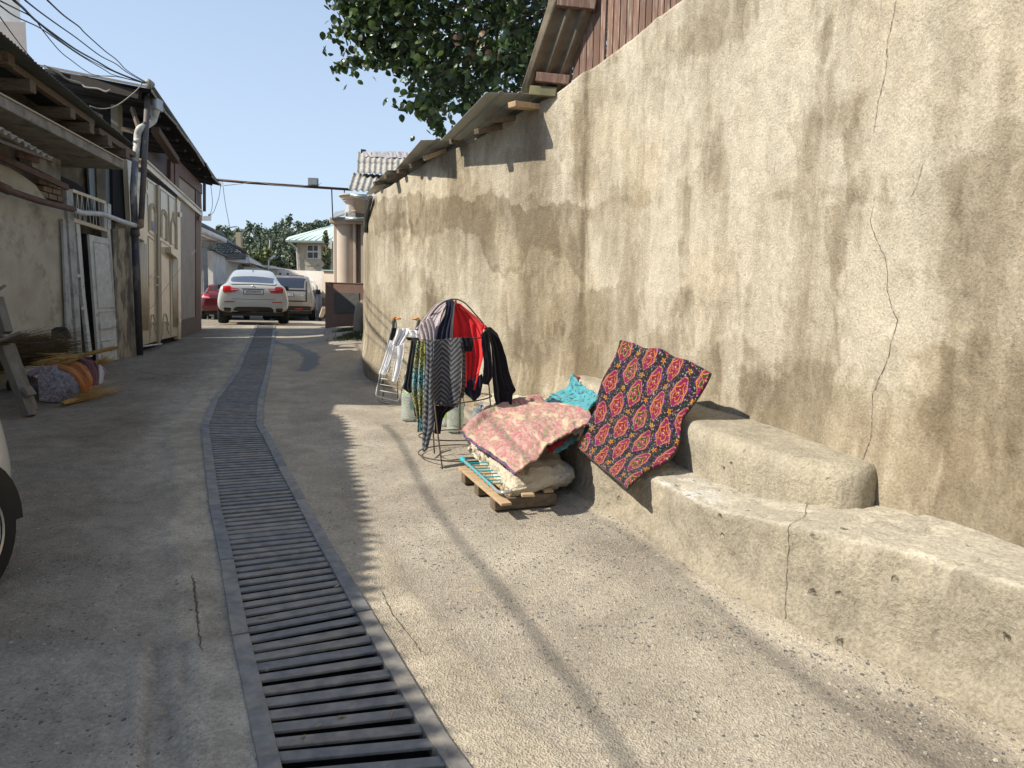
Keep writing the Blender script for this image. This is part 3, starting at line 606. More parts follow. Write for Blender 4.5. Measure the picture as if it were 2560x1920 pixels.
blk = block('bench_backrest', [(1.93, 3.66), (1.85, 3.54), (1.73, 3.455), (1.62, 3.47), (1.51, 3.59), (1.40, 3.75), (1.27, 4.0), (1.13, 4.6), (.86, 5.6), (.66, 6.4), (.50, 7.05)], [(2.0, 3.7), (1.98, 3.73), (1.97, 3.78), (1.96, 3.84), (1.95, 3.92), (1.94, 4.0), (1.93, 4.2), (1.85, 4.6), (1.62, 5.3), (1.3, 6.3), (1.05, 6.9), (.85, 7.3)],
      [.44, .44], [.72, .80], 'rounded clay block stepped up on the long bench against the wall', 3, nr=.105)
# ================================================================== helpers for facades and roofs
class Plane:
    def __init__(s, o, p, flip=1):         # o, p: two plan points (x,y); n points to the alley
        s.o = V(*o); s.u = V(*p)-s.o; s.len = np.linalg.norm(s.u); s.u /= s.len; s.n = V(s.u[1], -s.u[0])*flip
        s.U = V(s.u[0], s.u[1], 0); s.N = V(s.n[0], s.n[1], 0); s.Z = V(0, 0, 1)
    def hit(s, px, py, off=0.):
        d = ray(px, py); o = s.o+s.n*off; t = (o @ s.n)/(d[:2] @ s.n); q = d[:2]*t-s.o; return float(q @ s.u), float(EYE+t*d[2])
    def pt(s, u, z, off=0.): q = s.o+s.u*u+s.n*off; return V(q[0], q[1], z)
    def px(s, px_, py_, off=0.): return s.pt(*s.hit(px_, py_, off), off)
    def quad(s, mb, pts, off, th):         # pts in (u,z)
        return mb.prism([(a, b) for a, b in pts], s.pt(0, 0, off), s.U, s.Z, -s.N*th)
    def rect(s, mb, u0, u1, z0, z1, off, th): return s.quad(mb, [(u0, z0), (u1, z0), (u1, z1), (u0, z1)], off, th)
def corr(p00, p10, p11, p01, n, amp, th=.004, seg=6, nv=5, up=(0, 0, 1), ragged=0., seed=0, sag=0.):
    """corrugated sheet: waves are counted along p00->p10"""
    p00, p10, p11, p01 = [np.array(p, float) for p in (p00, p10, p11, p01)]; nu = n*seg+1; rs = np.random.RandomState(seed)
    u = np.linspace(0, 1, nu)[:, None, None]; v = np.linspace(0, 1, nv)[None, :, None]
    jag = np.repeat(rs.rand(nu//2+1), 2)[:nu][:, None, None]*ragged; v = v+(v < .01)*jag*0-(v < .01)*jag
    P = (p00*(1-u)+p10*u)*(1-v)+(p01*(1-u)+p11*u)*v; w = amp*np.cos(u*n*2*math.pi); nn = np.cross(p10-p00, p01-p00); nn /= np.linalg.norm(nn)
    if nn[2] < 0: nn = -nn
    P = P+w*nn-sag*np.sin(math.pi*v)*nn; mb = MB(); mb.grid(P); k = mb.n; mb.grid(P-nn*th); a = nu; b = nv
    for i in range(a-1):
        for j in (0, b-1): mb.f.append((i*b+j, (i+1)*b+j, k+(i+1)*b+j, k+i*b+j))
    for j in range(b-1):
        for i in (0, a-1): mb.f.append((i*b+j, i*b+j+1, k+i*b+j+1, k+i*b+j))
    return mb
def lerp(a, b, t): return np.array(a, float)*(1-t)+np.array(b, float)*t
C_cream = mat('cream_limewash', (.46, .425, .345), (.36, .325, .25), sc=2.2, rough=.93, bump=.004, bsc=18, dirt=(.21, .175, .13), dsc=3.1, dlo=.52, dhi=.72)
C_grim = mat('grimy_plaster', (.17, .145, .11), (.11, .095, .075), sc=3, rough=.95, bump=.006, bsc=22, dirt=(.055, .05, .042), dsc=2.3)
C_conc = mat('stained_concrete', (.29, .265, .22), (.19, .175, .15), sc=5, rough=.93, bump=.005, bsc=30, dirt=(.1, .09, .075), dsc=4, dlo=.5, dhi=.7)
C_whitep = mat('flaking_white_paint', (.58, .58, .56), (.47, .46, .42), sc=7, rough=.6, bump=.0015, bsc=40, dirt=(.2, .16, .12), dsc=11, dlo=.6, dhi=.72)
C_tin = M_tin; C_grey = mat('blue_grey_tin', (.2, .235, .26), (.15, .175, .19), sc=6, rough=.5, metal=.3, stretch=(1, 1, .3))
C_rust = mat('rusty_brown_iron', (.13, .065, .04), (.075, .045, .035), sc=12, rough=.75, bump=.002, bsc=60)
C_gas = mat('white_painted_pipe', (.55, .56, .55), (.42, .42, .41), sc=9, rough=.5, dirt=(.3, .2, .12), dsc=7, dlo=.6, dhi=.75)
C_gate = mat('cream_painted_gate', (.60, .50, .34), (.53, .43, .29), sc=2.5, rough=.32, bump=.0008, bsc=6, dirt=(.33, .26, .18), dsc=3.5, dlo=.6, dhi=.8, coat=.25)
C_gated = mat('gate_moulding_shadow_paint', (.5, .42, .30), (.42, .35, .25), sc=8, rough=.5)
C_brown = mat('red_brown_tin', (.13, .062, .045), (.105, .052, .04), sc=2.5, rough=.6, bump=.001, bsc=10)
C_pink = mat('pale_pink_render', (.40, .345, .29), (.35, .30, .25), sc=2.5, rough=.9, bump=.003, bsc=40, dirt=(.3, .25, .2), dsc=1.7, dlo=.55, dhi=.75)
C_plinth = mat('brown_plinth', (.2, .15, .11), (.16, .12, .09), sc=4, rough=.9, bump=.004, bsc=30)
C_bpipe = mat('flaking_downpipe', (.13, .13, .14), (.4, .38, .35), sc=6, lo=.5, hi=.62, rough=.6, bump=.002, bsc=25, stretch=(1, 1, .5))
C_dpipe = mat('dark_pipe', (.075, .065, .06), (.12, .10, .085), sc=8, rough=.6)
C_lpipe = mat('dusty_plastic_pipe', (.52, .5, .45), (.4, .38, .33), sc=7, rough=.6, dirt=(.3, .26, .2), dsc=6)
C_cable = mat('black_cable', (.02, .02, .022), rough=.6); C_cableg = mat('grey_cable', (.28, .26, .23), rough=.7)
C_brick = mat('sun_dried_brick', (.24, .18, .12), (.16, .12, .085), sc=9, rough=.95, bump=.004, bsc=40)
# ------------------------------------------------------------------ near house, left
tL = lambda px, py: LEFT.hit(px, py)[0]
sy = lambda y: float(np.interp(y, LEFT.P[:, 1], LEFT.d))
def strip(s0, s1, zb, zt, off, th, n=30, jag=0., seed=0):
    ss = np.linspace(s0, s1, n); a = LEFT.at(ss, off*np.ones(n)); b = LEFT.at(ss, (off-th)*np.ones(n)); mb = MB()
    z0 = zb(ss) if callable(zb) else np.full(n, float(zb)); z1 = (zt(ss) if callable(zt) else np.full(n, float(zt)))+jag*fbm(ss*6, seed, 1, 4)
    z0 = np.broadcast_to(z0, n); m = 10
    R = [np.stack([a[:, 0], a[:, 1], z0+(z1-z0)*k/m], 1) for k in range(m+1)]+[np.stack([b[:, 0], b[:, 1], z1], 1), np.stack([b[:, 0], b[:, 1], z0], 1)]
    P = np.stack(R, 1); mb.grid(P); q = m+3
    mb.f += [tuple(range(q)), tuple((n-1)*q+k for k in range(q))]; mb.f += [(i*q, (i+1)*q, (i+1)*q+q-1, i*q+q-1) for i in range(n-1)]
    return mb
gb = lambda ss: np.interp(ss, LEFT.d, SLOPE*LEFT.P[:, 1])-.1
H1 = empty('plaster_house', (-6.9, 9.5, .3), 'old plastered house with concrete ledge and timber eave on the left side', 'house')
sdoor0 = tL(176, 600); sdoor1 = tL(276, 600); spil1 = tL(336, 560)
edge = [LEFT.hit(*p) for p in ((0, 408), (40, 430), (75, 452), (110, 478), (111, 495), (150, 520), (176, 530))]
eS = np.array([e[0] for e in edge]); eZ = np.array([e[1] for e in edge])
strip(sy(-8), sdoor0, gb, lambda ss: np.interp(ss, eS, eZ), 0., .3, 90, .02, 1).build('front_wall', C_cream, H1, smooth=False)
# masonry behind the torn edge of the render: single courses of brick
n_ = 0
for r_ in range(3):
    z = LEFT.hit(120, 478)[1]-.06+r_*.085
    for k in range(7):
        s = tL(108, 490)+.02+k*.235+(r_ % 2)*.11
        if s > sdoor0-.12: continue
        p = LEFT.at(s, -.05); t = LEFT.tan(s); MB().box((p[0], p[1], z), (.1, .21, .068), rotm(0, 0, math.atan2(t[1], t[0])-math.pi/2)).build('brick', C_brick, H1)
zs = lambda px, py, off=0: LEFT.hit(px, py, off)[1]
zu = 2.9
strip(sy(-8), spil1-.25, lambda ss: np.full(len(ss), 2.45), lambda ss: np.full(len(ss), zs(60, 300, -.22)+.35), -.22, .25, 60).build('upper_wall', C_grim, H1)
# recessed doorway: side returns and dark room
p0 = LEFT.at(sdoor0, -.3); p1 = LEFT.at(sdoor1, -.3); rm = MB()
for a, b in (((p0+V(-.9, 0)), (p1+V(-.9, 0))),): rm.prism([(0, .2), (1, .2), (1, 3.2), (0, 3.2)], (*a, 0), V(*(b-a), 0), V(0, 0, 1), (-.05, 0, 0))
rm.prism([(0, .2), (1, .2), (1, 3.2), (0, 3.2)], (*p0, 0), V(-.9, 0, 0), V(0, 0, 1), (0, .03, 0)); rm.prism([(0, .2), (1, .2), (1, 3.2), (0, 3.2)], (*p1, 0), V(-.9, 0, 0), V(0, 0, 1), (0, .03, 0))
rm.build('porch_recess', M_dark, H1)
# dark opening and tin sheet in the upper wall
F1 = Plane(LEFT.at(sy(8.8)), LEFT.at(sy(12.4)))
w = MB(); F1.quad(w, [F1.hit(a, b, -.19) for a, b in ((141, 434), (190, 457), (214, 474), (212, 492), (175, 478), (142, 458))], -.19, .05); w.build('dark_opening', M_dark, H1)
w = MB(); F1.quad(w, [F1.hit(a, b, -.16) for a, b in ((221, 417), (262, 417), (263, 530), (228, 530))], -.16, .03); w.build('tin_sheet', C_grey, H1)
w = MB(); F1.quad(w, [F1.hit(a, b, -.15) for a, b in ((264, 417), (281, 417), (283, 545), (264, 535))], -.15, .03); w.build('tin_sheet', C_grey, H1)
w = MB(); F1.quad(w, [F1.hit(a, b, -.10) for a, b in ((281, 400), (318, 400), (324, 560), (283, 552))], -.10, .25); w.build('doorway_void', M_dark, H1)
w = MB(); F1.quad(w, [F1.hit(a, b, -.10) for a, b in ((69, 292), (143, 345), (142, 452), (70, 415))], -.05, .16); w.build('wall_pier', C_conc, H1)
# concrete ledge
a0 = F1.px(0, 188, .62); a1 = F1.px(310, 404, .62); zt = (a0[2]+a1[2])/2; b0 = F1.px(0, 222, .62); hS = a0[2]-b0[2]
u0 = F1.hit(0, 188, .62)[0]-4.5; u1, ze = F1.hit(310, 404, .62); zle = a0[2]
w = MB(); F1.quad(w, [(u0, zle-.13+.0), (u1, ze-.12), (u1, ze), (u0, zle)], .62, .9); w.build('concrete_ledge', C_conc, H1, bevel=.01)
w = MB(); F1.quad(w, [(u0, zle), (u1-.03, ze), (u1-.03, ze+.018), (u0, zle+.018)], .64, .1); w.build('ledge_flashing', mat('pale_mortar_lip', (.4, .36, .28), rough=.9), H1)
# joists standing on the ledge and the purlin they carry
for (xa, ya, xb, yb) in ((0, 128, 18, 165), (30, 200, 98, 232), (148, 270, 182, 297), (186, 308, 240, 334), (232, 340, 285, 366), (286, 372, 321, 396)):
    pm = F1.px((xa+xb)/2+8, (ya+yb)/2, .5); hh = abs(yb-ya)/1800*pm[1]*.9
    w = MB(); w.box(pm-F1.N*.45, (1.0, .13, min(.2, hh)), rotm(0, 0, math.atan2(F1.n[1], F1.n[0]))); w.build('joist', M_wood, H1, bevel=.006)
for A_, B_ in (((-160, 20), (229, 298)), ((241, 312), (333, 377))):
    pa, pb = F1.px(A_[0], A_[1]+14, .45), F1.px(B_[0], B_[1]+10, .45)
    w = MB(); w.beam(pa, pb, .09, .085); w.build('purlin', M_wood, H1, bevel=.006)
E1 = D(0, 80, 7.9); E2 = D(335, 364, 11.8); dE = (E2-E1)/np.linalg.norm(E2-E1); E0 = E1-dE*((E1[1]-7.0)/dE[1]); LE = np.linalg.norm(E2-E0)
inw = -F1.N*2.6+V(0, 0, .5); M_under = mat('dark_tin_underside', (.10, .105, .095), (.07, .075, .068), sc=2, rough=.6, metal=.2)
nsh = 6
for k in range(nsh):
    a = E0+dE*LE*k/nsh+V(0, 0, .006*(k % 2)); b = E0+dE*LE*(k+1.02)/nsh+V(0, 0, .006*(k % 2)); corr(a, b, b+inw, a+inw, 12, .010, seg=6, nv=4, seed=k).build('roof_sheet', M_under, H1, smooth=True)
# house end wall and back so it is a body from the side as well
w = MB(); q = LEFT.at(sy(12.2)); w.box((q[0]-2.4, q[1]-.2, 2.2), (4.6, .25, 4.4)); w.build('party_wall', C_grim, H1)
q = LEFT.at(sy(6.0)); w = MB(); w.box((q[0]-2.6, 6.0, 2.0), (4.6, .25, 3.9)); w.build('party_wall', C_grim, H1)
# rusty angle under the upper wall and small asbestos canopy
w = MB(); pa, pb = F1.px(-60, 365, .10), F1.px(168, 469, .10); w.beam(pa, pb, .05, .075); w.build('angle_iron', C_rust, H1)
cp = [F1.px(-90, 268, .62), F1.px(131, 398, .50)]; w = corr(cp[0], cp[1], cp[1]-F1.N*.75+V(0, 0, .28), cp[0]-F1.N*.75+V(0, 0, .28), 13, .026, th=.012, seg=8, nv=4, seed=3); w.build('canopy_sheet', M_asb, H1, smooth=True)
w = MB(); w.beam(F1.px(-80, 325, .58), F1.px(131, 402, .46), .05, .035); w.build('canopy_batten', M_wood, H1)
w = MB(); w.beam(F1.px(42, 384, .3), F1.px(94, 402, .3), .05, .07); w.build('canopy_bracket', C_rust, H1)
# pier between door and downpipe
w = strip(sdoor1+.01, spil1, gb, lambda ss: np.interp(ss, [sdoor1, spil1], [zs(283, 573), zs(321, 566)]), .04, .35, 14, .02, 4); w.build('peeling_pier', mat('peeling_pier_render', (.36, .31, .22), (.15, .13, .10), sc=5, lo=.45, hi=.56, rough=.95, bump=.01, bsc=9, stretch=(1, 1, .45)), H1)
# unseen house beyond the frame edge; its eave is added, shaped to throw the scalloped shadow
H0 = empty('unseen_eave_house', (-6.5, 1.5, 0), 'unseen plastered house front off the left edge, with an added corrugated eave that throws the scalloped shadow', 'house')
shp = [G(1130, 1960), G(1010, 1750), G(935, 1600), G(914, 1493), G(893, 1260), G(870, 1130), G(851, 1036)]
ev = [s_+np.array(SUNV)*((3.95-s_[2])/SUNV.z) for s_ in shp]; ev = [ev[0]+(ev[0]-ev[1])*2.2]+ev; ev = resample(catmull(ev, 5), 10)
for k in range(9):
    a, b = ev[k], ev[k+1]; d = (b-a); inn = V(-1.9, -.3, .45)
    corr(a+V(RS.uniform(-.04, .04), 0, .01*(k % 2)), b+d*.03+V(RS.uniform(-.04, .04), 0, .01*(k % 2)), b+inn, a+inn, 6, .03, th=.007, seg=8, nv=3, ragged=.035, seed=k).build('roof_sheet', M_asb, H0, smooth=True)
w = strip(sy(-7.5), sy(5.9), gb, lambda ss: np.full(len(ss), 3.7), -.02, .3, 40); w.build('upper_front', C_cream, H0)
# ------------------------------------------------------------------ the old white door and its frame
DR = empty('double_door', (*LEFT.at((sdoor0+sdoor1)/2), .38), 'flaking white panelled door standing ajar between stuccoed wall and peeling pier', 'door')
FD = Plane(LEFT.at(sdoor0), LEFT.at(sdoor1+.1))
def fq(name, pts, off, th, m, parent, bevel=.004, **k):
    mb = MB(); FD.quad(mb, [FD.hit(a, b, off) for a, b in pts], off, th); return mb.build(name, m, parent, bevel=bevel, **k)
C_greyp = mat('grey_white_paint', (.40, .41, .40), (.32, .32, .31), sc=6, rough=.7, dirt=(.2, .18, .15), dsc=6)
fq('frame_post', [(166, 470), (182, 474), (192, 640), (206, 880), (228, 892), (212, 892), (196, 890), (176, 640)], .05, .12, C_greyp, DR)
fq('frame_post', [(268, 572), (276, 574), (284, 700), (298, 912), (292, 914), (280, 720)], .03, .1, C_whitep, DR)
fq('lintel', [(184, 544), (268, 572), (268, 580), (185, 555)], .05, .1, C_gate, DR)
fq('transom_top_rail', [(182, 472), (266, 503), (266, 511), (182, 480)], .06, .05, C_gate, DR)
for a, b in ((261, 268), (270, 278)): fq('transom_post', [(a, 508), (b, 511), (b, 574), (a, 571)], .05, .05, C_whitep, DR)
for k, (xa, xb) in enumerate(((193, 190), (193, 199), (204, 201), (204, 212), (218, 214), (219, 227), (235, 233), (236, 242), (246, 251))):
    w = MB(); w.tube([FD.px(xa, 478+(xa-182)*.37, .05), FD.px(xb, 548+(xb-185)*.34, .05)], .006, 6); w.build('grille_bar', C_whitep, DR)
fq('door_edge_bar', [(190, 558), (200, 558), (214, 740), (232, 892), (224, 893), (206, 740)], .02, .05, C_whitep, DR)
for q in ((196, 690), (207, 771)): fq('hasp', [(q[0]-2, q[1]-5), (q[0]+9, q[1]-4), (q[0]+9, q[1]+3), (q[0]-2, q[1]+4)], .05, .02, C_whitep, DR)
lf = fq('door_leaf', [(223, 586), (276, 598), (298, 911), (248, 916)], .03, .04, C_whitep, DR)
for pts, nm in (([(235, 604), (272, 612), (287, 768), (246, 770)], 'panel'), ([(248, 780), (287, 776), (290, 802), (249, 806)], 'panel'), ([(251, 826), (291, 820), (293, 848), (252, 852)], 'panel'), ([(256, 880), (293, 872), (294, 898), (257, 902)], 'panel')):
    fq(nm, pts, .036, .01, C_whitep, lf, bevel=.004)
    P_ = [FD.px(a, b, .042) for a, b in pts]; w = MB(); w.tube(P_+[P_[0]], .008, 6); w.build('moulding', C_whitep, lf)
for pts in ([(252, 807), (291, 799), (291, 816), (253, 824)], [(256, 858), (293, 849), (294, 866), (258, 876)]): fq('patch_board', pts, .065, .025, C_whitep, lf)
# grey strip of tin leaning beside the frame
w = MB(); F1.quad(w, [F1.hit(a, b, .02) for a, b in ((157, 548), (164, 548), (186, 880), (170, 880))], .02, .03); w.build('grey_jamb', C_greyp, H1)
# ------------------------------------------------------------------ gas pipe: brown, white, up, along the eave and across the alley
GP = empty('gas_pipe', (-6.4, 9.5, 2.0), 'brown then white gas pipe that climbs a post, follows the eave and crosses the alley', 'pipe')
def tb(name, pts, r, m, parent, n=10): w = MB(); w.tube(pts, r, n); return w.build(name, m, parent, smooth=True)
q = [F1.px(-260, 350, .2), F1.px(0, 466, .2), F1.px(25, 478, .2), F1.px(100, 503, .2), F1.px(185, 524, .2)]; tb('brown_section', q, .042, C_rust, GP)
tb('collar', [F1.px(-12, 461, .2), F1.px(22, 476, .2)], .058, C_rust, GP)
q2 = [F1.px(183, 524, .2), F1.px(205, 532, .2), F1.px(228, 533, .2), F1.px(258, 536, .22), F1.px(272, 541, .22), F1.px(312, 556, .2), F1.px(350, 567, .2)]; tb('white_section', catmull(q2, 5), .04, C_gas, GP)
FG = Plane(LEFT.at(sy(12.2)), LEFT.at(sy(16.3)))
e_ = FG.px(352, 566, .3); t_ = FG.px(371, 207, .3); tb('elbow', [FG.px(344, 565, .25), e_, e_+V(0, 0, .12)], .05, mat('rusty_elbow', (.3, .22, .13), (.2, .14, .09), sc=20, rough=.8), GP)
tb('riser', [e_, lerp(e_, t_, .5), t_], .048, C_dpipe, GP); tb('top_elbow', [t_-V(0, 0, .08), t_+V(0, 0, .02), t_+V(-.0, .12, .0)], .058, mat('corroded_elbow', (.3, .28, .24), rough=.8), GP)
f_ = D(537, 449, 18.9); tb('eave_run', [t_, lerp(t_, f_, .5), f_], .05, C_dpipe, GP)
x_ = D(700, 462, 19.3); y_ = D(878, 474, 19.6); tb('crossing_run', [f_, lerp(f_, x_, .5)+V(0, 0, -.01), x_, y_], .034, C_rust, GP)
# ------------------------------------------------------------------ downpipe with hopper
DP = empty('downpipe', (*FG.px(350, 889, .2)[:2], .45), 'two tone rain downpipe with square hopper beside the cream gate', 'downpipe')
w = MB(); h_ = FG.px(385, 262, .35); w.box(h_, (.22, .24, .2)); w.build('hopper', C_tin, DP, bevel=.01); w = MB(); w.lathe([(.10, .02), (.05, -.14)], 12, h_-V(0, 0, .1)); w.build('hopper_cone', C_tin, DP, smooth=True)
tb('upper_offset', catmull([FG.px(386, 283, .35), FG.px(384, 300, .34), FG.px(370, 311, .3), FG.px(350, 322, .22), FG.px(344, 338, .18), FG.px(343, 352, .18)], 4), .06, C_lpipe, DP)
tb('upper_pipe', [FG.px(343, 348, .18), FG.px(338, 410, .18)], .055, C_lpipe, DP); tb('middle_pipe', [FG.px(338, 405, .18), FG.px(333, 480, .18), FG.px(338, 575, .18)], .056, C_bpipe, DP)
tb('pipe_collar', [FG.px(343, 350, .18), FG.px(342, 360, .18)], .062, C_lpipe, DP)
tb('lower_pipe', [FG.px(337, 572, .18), FG.px(342, 700, .18), FG.px(350, 887, .18)], [.062, .06, .055], mat('black_pipe_patchy', (.045, .045, .05), (.24, .22, .2), sc=4, lo=.5, hi=.65, rough=.6, stretch=(1, 1, .4)), DP); tb('pipe_socket', [FG.px(337, 570, .18), FG.px(338, 590, .18)], .075, C_dpipe, DP)
# ------------------------------------------------------------------ gate house
H2 = empty('gate_house', (-7.5, 15.5, .5), 'house front with red brown tin fascia and dark ragged eave over a cream gate', 'house')
FW = Plane(LEFT.at(sy(12.6)), LEFT.at(sy(18.6)))
def gq(P_, name, pts, off, th, m, parent, bevel=.003): mb = MB(); P_.quad(mb, [P_.hit(a, b, off) for a, b in pts], off, th); return mb.build(name, m, parent, bevel=bevel)
gq(FW, 'side_wall', [(451, 470), (492, 510), (494, 800), (452, 806)], 0, .25, C_pink, H2); gq(FW, 'plinth', [(452, 800), (503, 789), (505, 850), (452, 862)], .03, .3, C_plinth, H2)
gq(FW, 'corner_post', [(490, 470), (502, 480), (502, 800), (490, 800)], .02, .25, C_brown, H2); gq(FW, 'corner_edge', [(502, 480), (504, 482), (504, 800), (502, 800)], .0, .25, C_pink, H2)
gq(FW, 'lintel_beam', [(366, 401), (507, 530), (507, 543), (366, 419)], .06, .2, C_gate, H2); gq(FW, 'lintel_fillet', [(366, 397), (507, 527), (507, 530), (366, 401)], .09, .2, C_gate, H2)
gq(FW, 'fascia_panel', [(366, 380), (428, 385), (428, 458), (366, 401)], -.03, .05, mat('dark_brown_tin', (.05, .03, .028), rough=.6), H2)
gq(FW, 'fascia_post', [(427, 398), (437, 402), (437, 468), (427, 458)], .03, .1, C_brown, H2); gq(FW, 'fascia_post', [(438, 394), (448, 400), (448, 478), (438, 468)], .05, .12, C_brown, H2)
gq(FW, 'fascia_band', [(448, 402), (506, 462), (506, 486), (448, 438)], .04, .1, C_brown, H2); gq(FW, 'fascia_infill', [(448, 438), (493, 480), (493, 516), (448, 478)], -.01, .08, C_pink, H2)
gq(FW, 'fascia_end_post', [(493, 470), (503, 476), (505, 527), (494, 517)], .02, .1, C_brown, H2)
tb('drip_pipe', [FW.px(511, 458, .3), FW.px(511, 528, .3)], .035, C_dpipe, H2)
gq(FW, 'bracket', [(505, 541), (526, 540), (527, 535), (529, 535), (528, 552), (505, 552)], .15, .06, C_gate, H2)
# roof of the gate house: overlapping ragged sheets on battens
R1 = D(373, 226, 12.9); R2 = D(546, 462, 19.0); dR = R2-R1; back = D(107, 160, 13.4)-D(362, 210, 12.9); back = back*1.05
ns = 7; M_shade_sheet = mat('shade_dark_sheets', (.016, .016, .018), (.011, .011, .013), sc=2, rough=.9); M_edge = mat('sooty_sheet_edges', (.30, .29, .26), (.15, .15, .14), sc=9, rough=.9)  # sheets near black: the shade over this roof is put into their colour
for k in range(ns):
    a = R1+dR*k/ns+V(RS.uniform(-.04, .05), 0, .025*(k % 2)); b = R1+dR*(k+1.06)/ns+V(RS.uniform(-.04, .05), 0, .025*(k % 2)); corr(a, b, b+back, a+back, 5, .024, th=.01, seg=6, nv=4, seed=k).build('roof_sheet', M_shade_sheet, H2, smooth=True)
    w = MB(); w.beam(a+V(.012, 0, -.005), b+V(.012, 0, -.005), .012, .05); w.build('sheet_edge', M_edge, H2)
for k in range(9):
    a = R1+dR*(k+.4)/9; w = MB(); w.beam(a+V(-.1, 0, -.1), a+back-V(0, 0, .1), .09, .05); w.build('rafter', mat('attic_shade_wood', (.025, .021, .018), rough=.9) if k == 0 else MATS['attic_shade_wood'], H2)  # rafter colour darkened to stand for shade under the roof
w = MB(); w.beam(R1+V(0, 0, .03)-dR*.012, R1+back+V(0, 0, .03)-dR*.012, .03, .035); w.build('verge_board', mat('pale_verge', (.16, .145, .13), rough=.9), H2)
# attic: back wall coloured near black for the shade inside, posts, rails
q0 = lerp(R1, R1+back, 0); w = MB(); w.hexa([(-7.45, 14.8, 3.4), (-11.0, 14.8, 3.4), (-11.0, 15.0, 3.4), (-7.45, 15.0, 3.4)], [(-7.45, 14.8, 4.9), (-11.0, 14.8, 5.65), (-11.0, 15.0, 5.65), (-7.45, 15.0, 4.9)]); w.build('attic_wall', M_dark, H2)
strip(sy(16.6), sy(18.9), gb, lambda ss: np.full(len(ss), 3.9), -.3, 1.5, 12).build('house_body', C_grim, H2)
gq(FG, 'attic_post', [(294, 262), (306, 262), (307, 345), (296, 345)], -.4, .12, mat('pale_attic_post', (.22, .19, .14), rough=.9), H2)
w = MB(); w.beam(D(180, 196, 13.2), D(350, 238, 13.0), .08, .14); w.build('attic_beam', MATS['attic_shade_wood'], H2); w = MB(); w.beam(D(330, 270, 13.3), D(350, 330, 13.1), .05, .08); w.build('attic_strut', M_wood, H2)
w = MB(); w.beam(D(388, 325, 13.8), D(440, 402, 15.4), .14, .12); w.build('eave_brace', mat('brown_brace', (.09, .06, .045), rough=.9), H2); w = MB(); w.beam(D(305, 322, 13.4), D(338, 330, 13.4), .05, .08); w.build('attic_rail', M_wood, H2)
# ------------------------------------------------------------------ the cream metal gate
GT = empty('metal_gate', (*FG.px(398, 862, .05)[:2], .52), 'tall cream sheet metal double gate with pressed arches and fluted columns', 'gate')
FX = Plane(LEFT.at(sy(12.5)), LEFT.at(sy(15.9)))
def xq(name, pts, off, th, m, parent, bevel=.003): return gq(FX, name, pts, off, th, m, parent, bevel)
xq('frame_post', [(443, 496), (451, 504), (453, 848), (447, 848)], .06, .1, C_gate, GT); xq('frame_post', [(318, 398), (330, 404), (352, 888), (344, 888)], .02, .08, C_gate, GT)
l1 = xq('gate_leaf', [(330, 418), (366, 442), (396, 463), (399, 852), (352, 864)], .03, .04, C_gate, GT)
l2 = xq('gate_leaf', [(399, 463), (443, 498), (451, 838), (402, 850)], .03, .04, C_gate, GT)
xq('meeting_stile', [(395, 462), (399, 464), (402, 856), (397, 858)], .07, .05, mat('shaded_stile', (.33, .27, .19), rough=.5), GT)
def frame(pts, off, r, m, parent, close=True): P_ = [FX.px(a, b, off) for a, b in pts]; w = MB(); w.tube(P_+([P_[0]] if close else []), r, 6); return w.build('moulding', m, parent)
for pts, L_ in (([(368, 450), (394, 468), (396, 600), (372, 580)], l1), ([(371, 590), (396, 610), (398, 850), (374, 856)], l1), ([(401, 472), (420, 487), (423, 605), (402, 592)], l2), ([(422, 488), (442, 502), (447, 620), (425, 607)], l2), ([(402, 602), (424, 616), (427, 842), (404, 848)], l2), ([(426, 618), (447, 630), (450, 836), (428, 842)], l2)):
    frame(pts, .035, .007, C_gated, L_)
for (cx, top, w_, bot, L_) in ((383, 513, 9.5, 582, l1), (411, 528, 9.0, 598, l2)):
    for j, k_ in enumerate((1., .78, .58)):
        P_ = []
        for i in range(13):
            a = math.pi*i/12; x = cx-math.cos(a)*w_*k_; y = top+18-math.sin(a)*(18+4*math.sin(a)**6)*k_*1.0+(x-cx)*.7; P_.append((x, y))
        P_ = [(P_[0][0], bot-6)]+P_+[(P_[-1][0], bot+5)]; frame(P_, .04, .009, C_gated if j != 1 else C_gate, L_, False)
for j, k_ in enumerate((1., .72)):
    P_ = [(434-7*k_, 612), (434-7*k_, 566), (434-6*k_, 558), (434-3*k_, 550), (434-.8, 540+6*(1-k_)), (434, 530+10*(1-k_)), (434+.8, 541+6*(1-k_)), (434+3*k_, 554), (434+6*k_, 564), (434+7*k_, 572), (434+7*k_, 622)]; frame(P_, .04, .008, C_gated, l2, False)
for (cx, y0, L_) in ((384, 786, l1), (415, 784, l2)):
    for dy in (0, 20): frame([(cx-8, y0+34+dy), (cx-6.5, y0+16+dy), (cx-4, y0+3+dy), (cx-1, y0+dy), (cx+2, y0+5+dy), (cx+5, y0+22+dy), (cx+8, y0+30+dy)], .04, .008, C_gated, L_, False)
for (x0, x1, y0, y1, L_) in ((344, 366, 600, 826, l1), (429, 445, 636, 818, l2)):
    n = 6
    for i in range(n):
        x = x0+(x1-x0)*(i+.5)/n; P_ = [FX.px(x, y0+(x-x0)*.5, .035), FX.px(x+5*(y1-y0)/220, y1, .035)]; w = MB(); w.tube(P_, .022, 6); w.build('flute', C_gate, L_, smooth=True)
for (xa, xb, y, L_) in ((341, 366, 576, l1), (428, 448, 618, l2)):
    xq('capital', [(xa, y), (xb, y+9), (xb, y+26), (xb-4, y+30), (xb-8, y+24), (xa+6, y+20), (xa, y+14)], .14, .11, C_gate, L_)
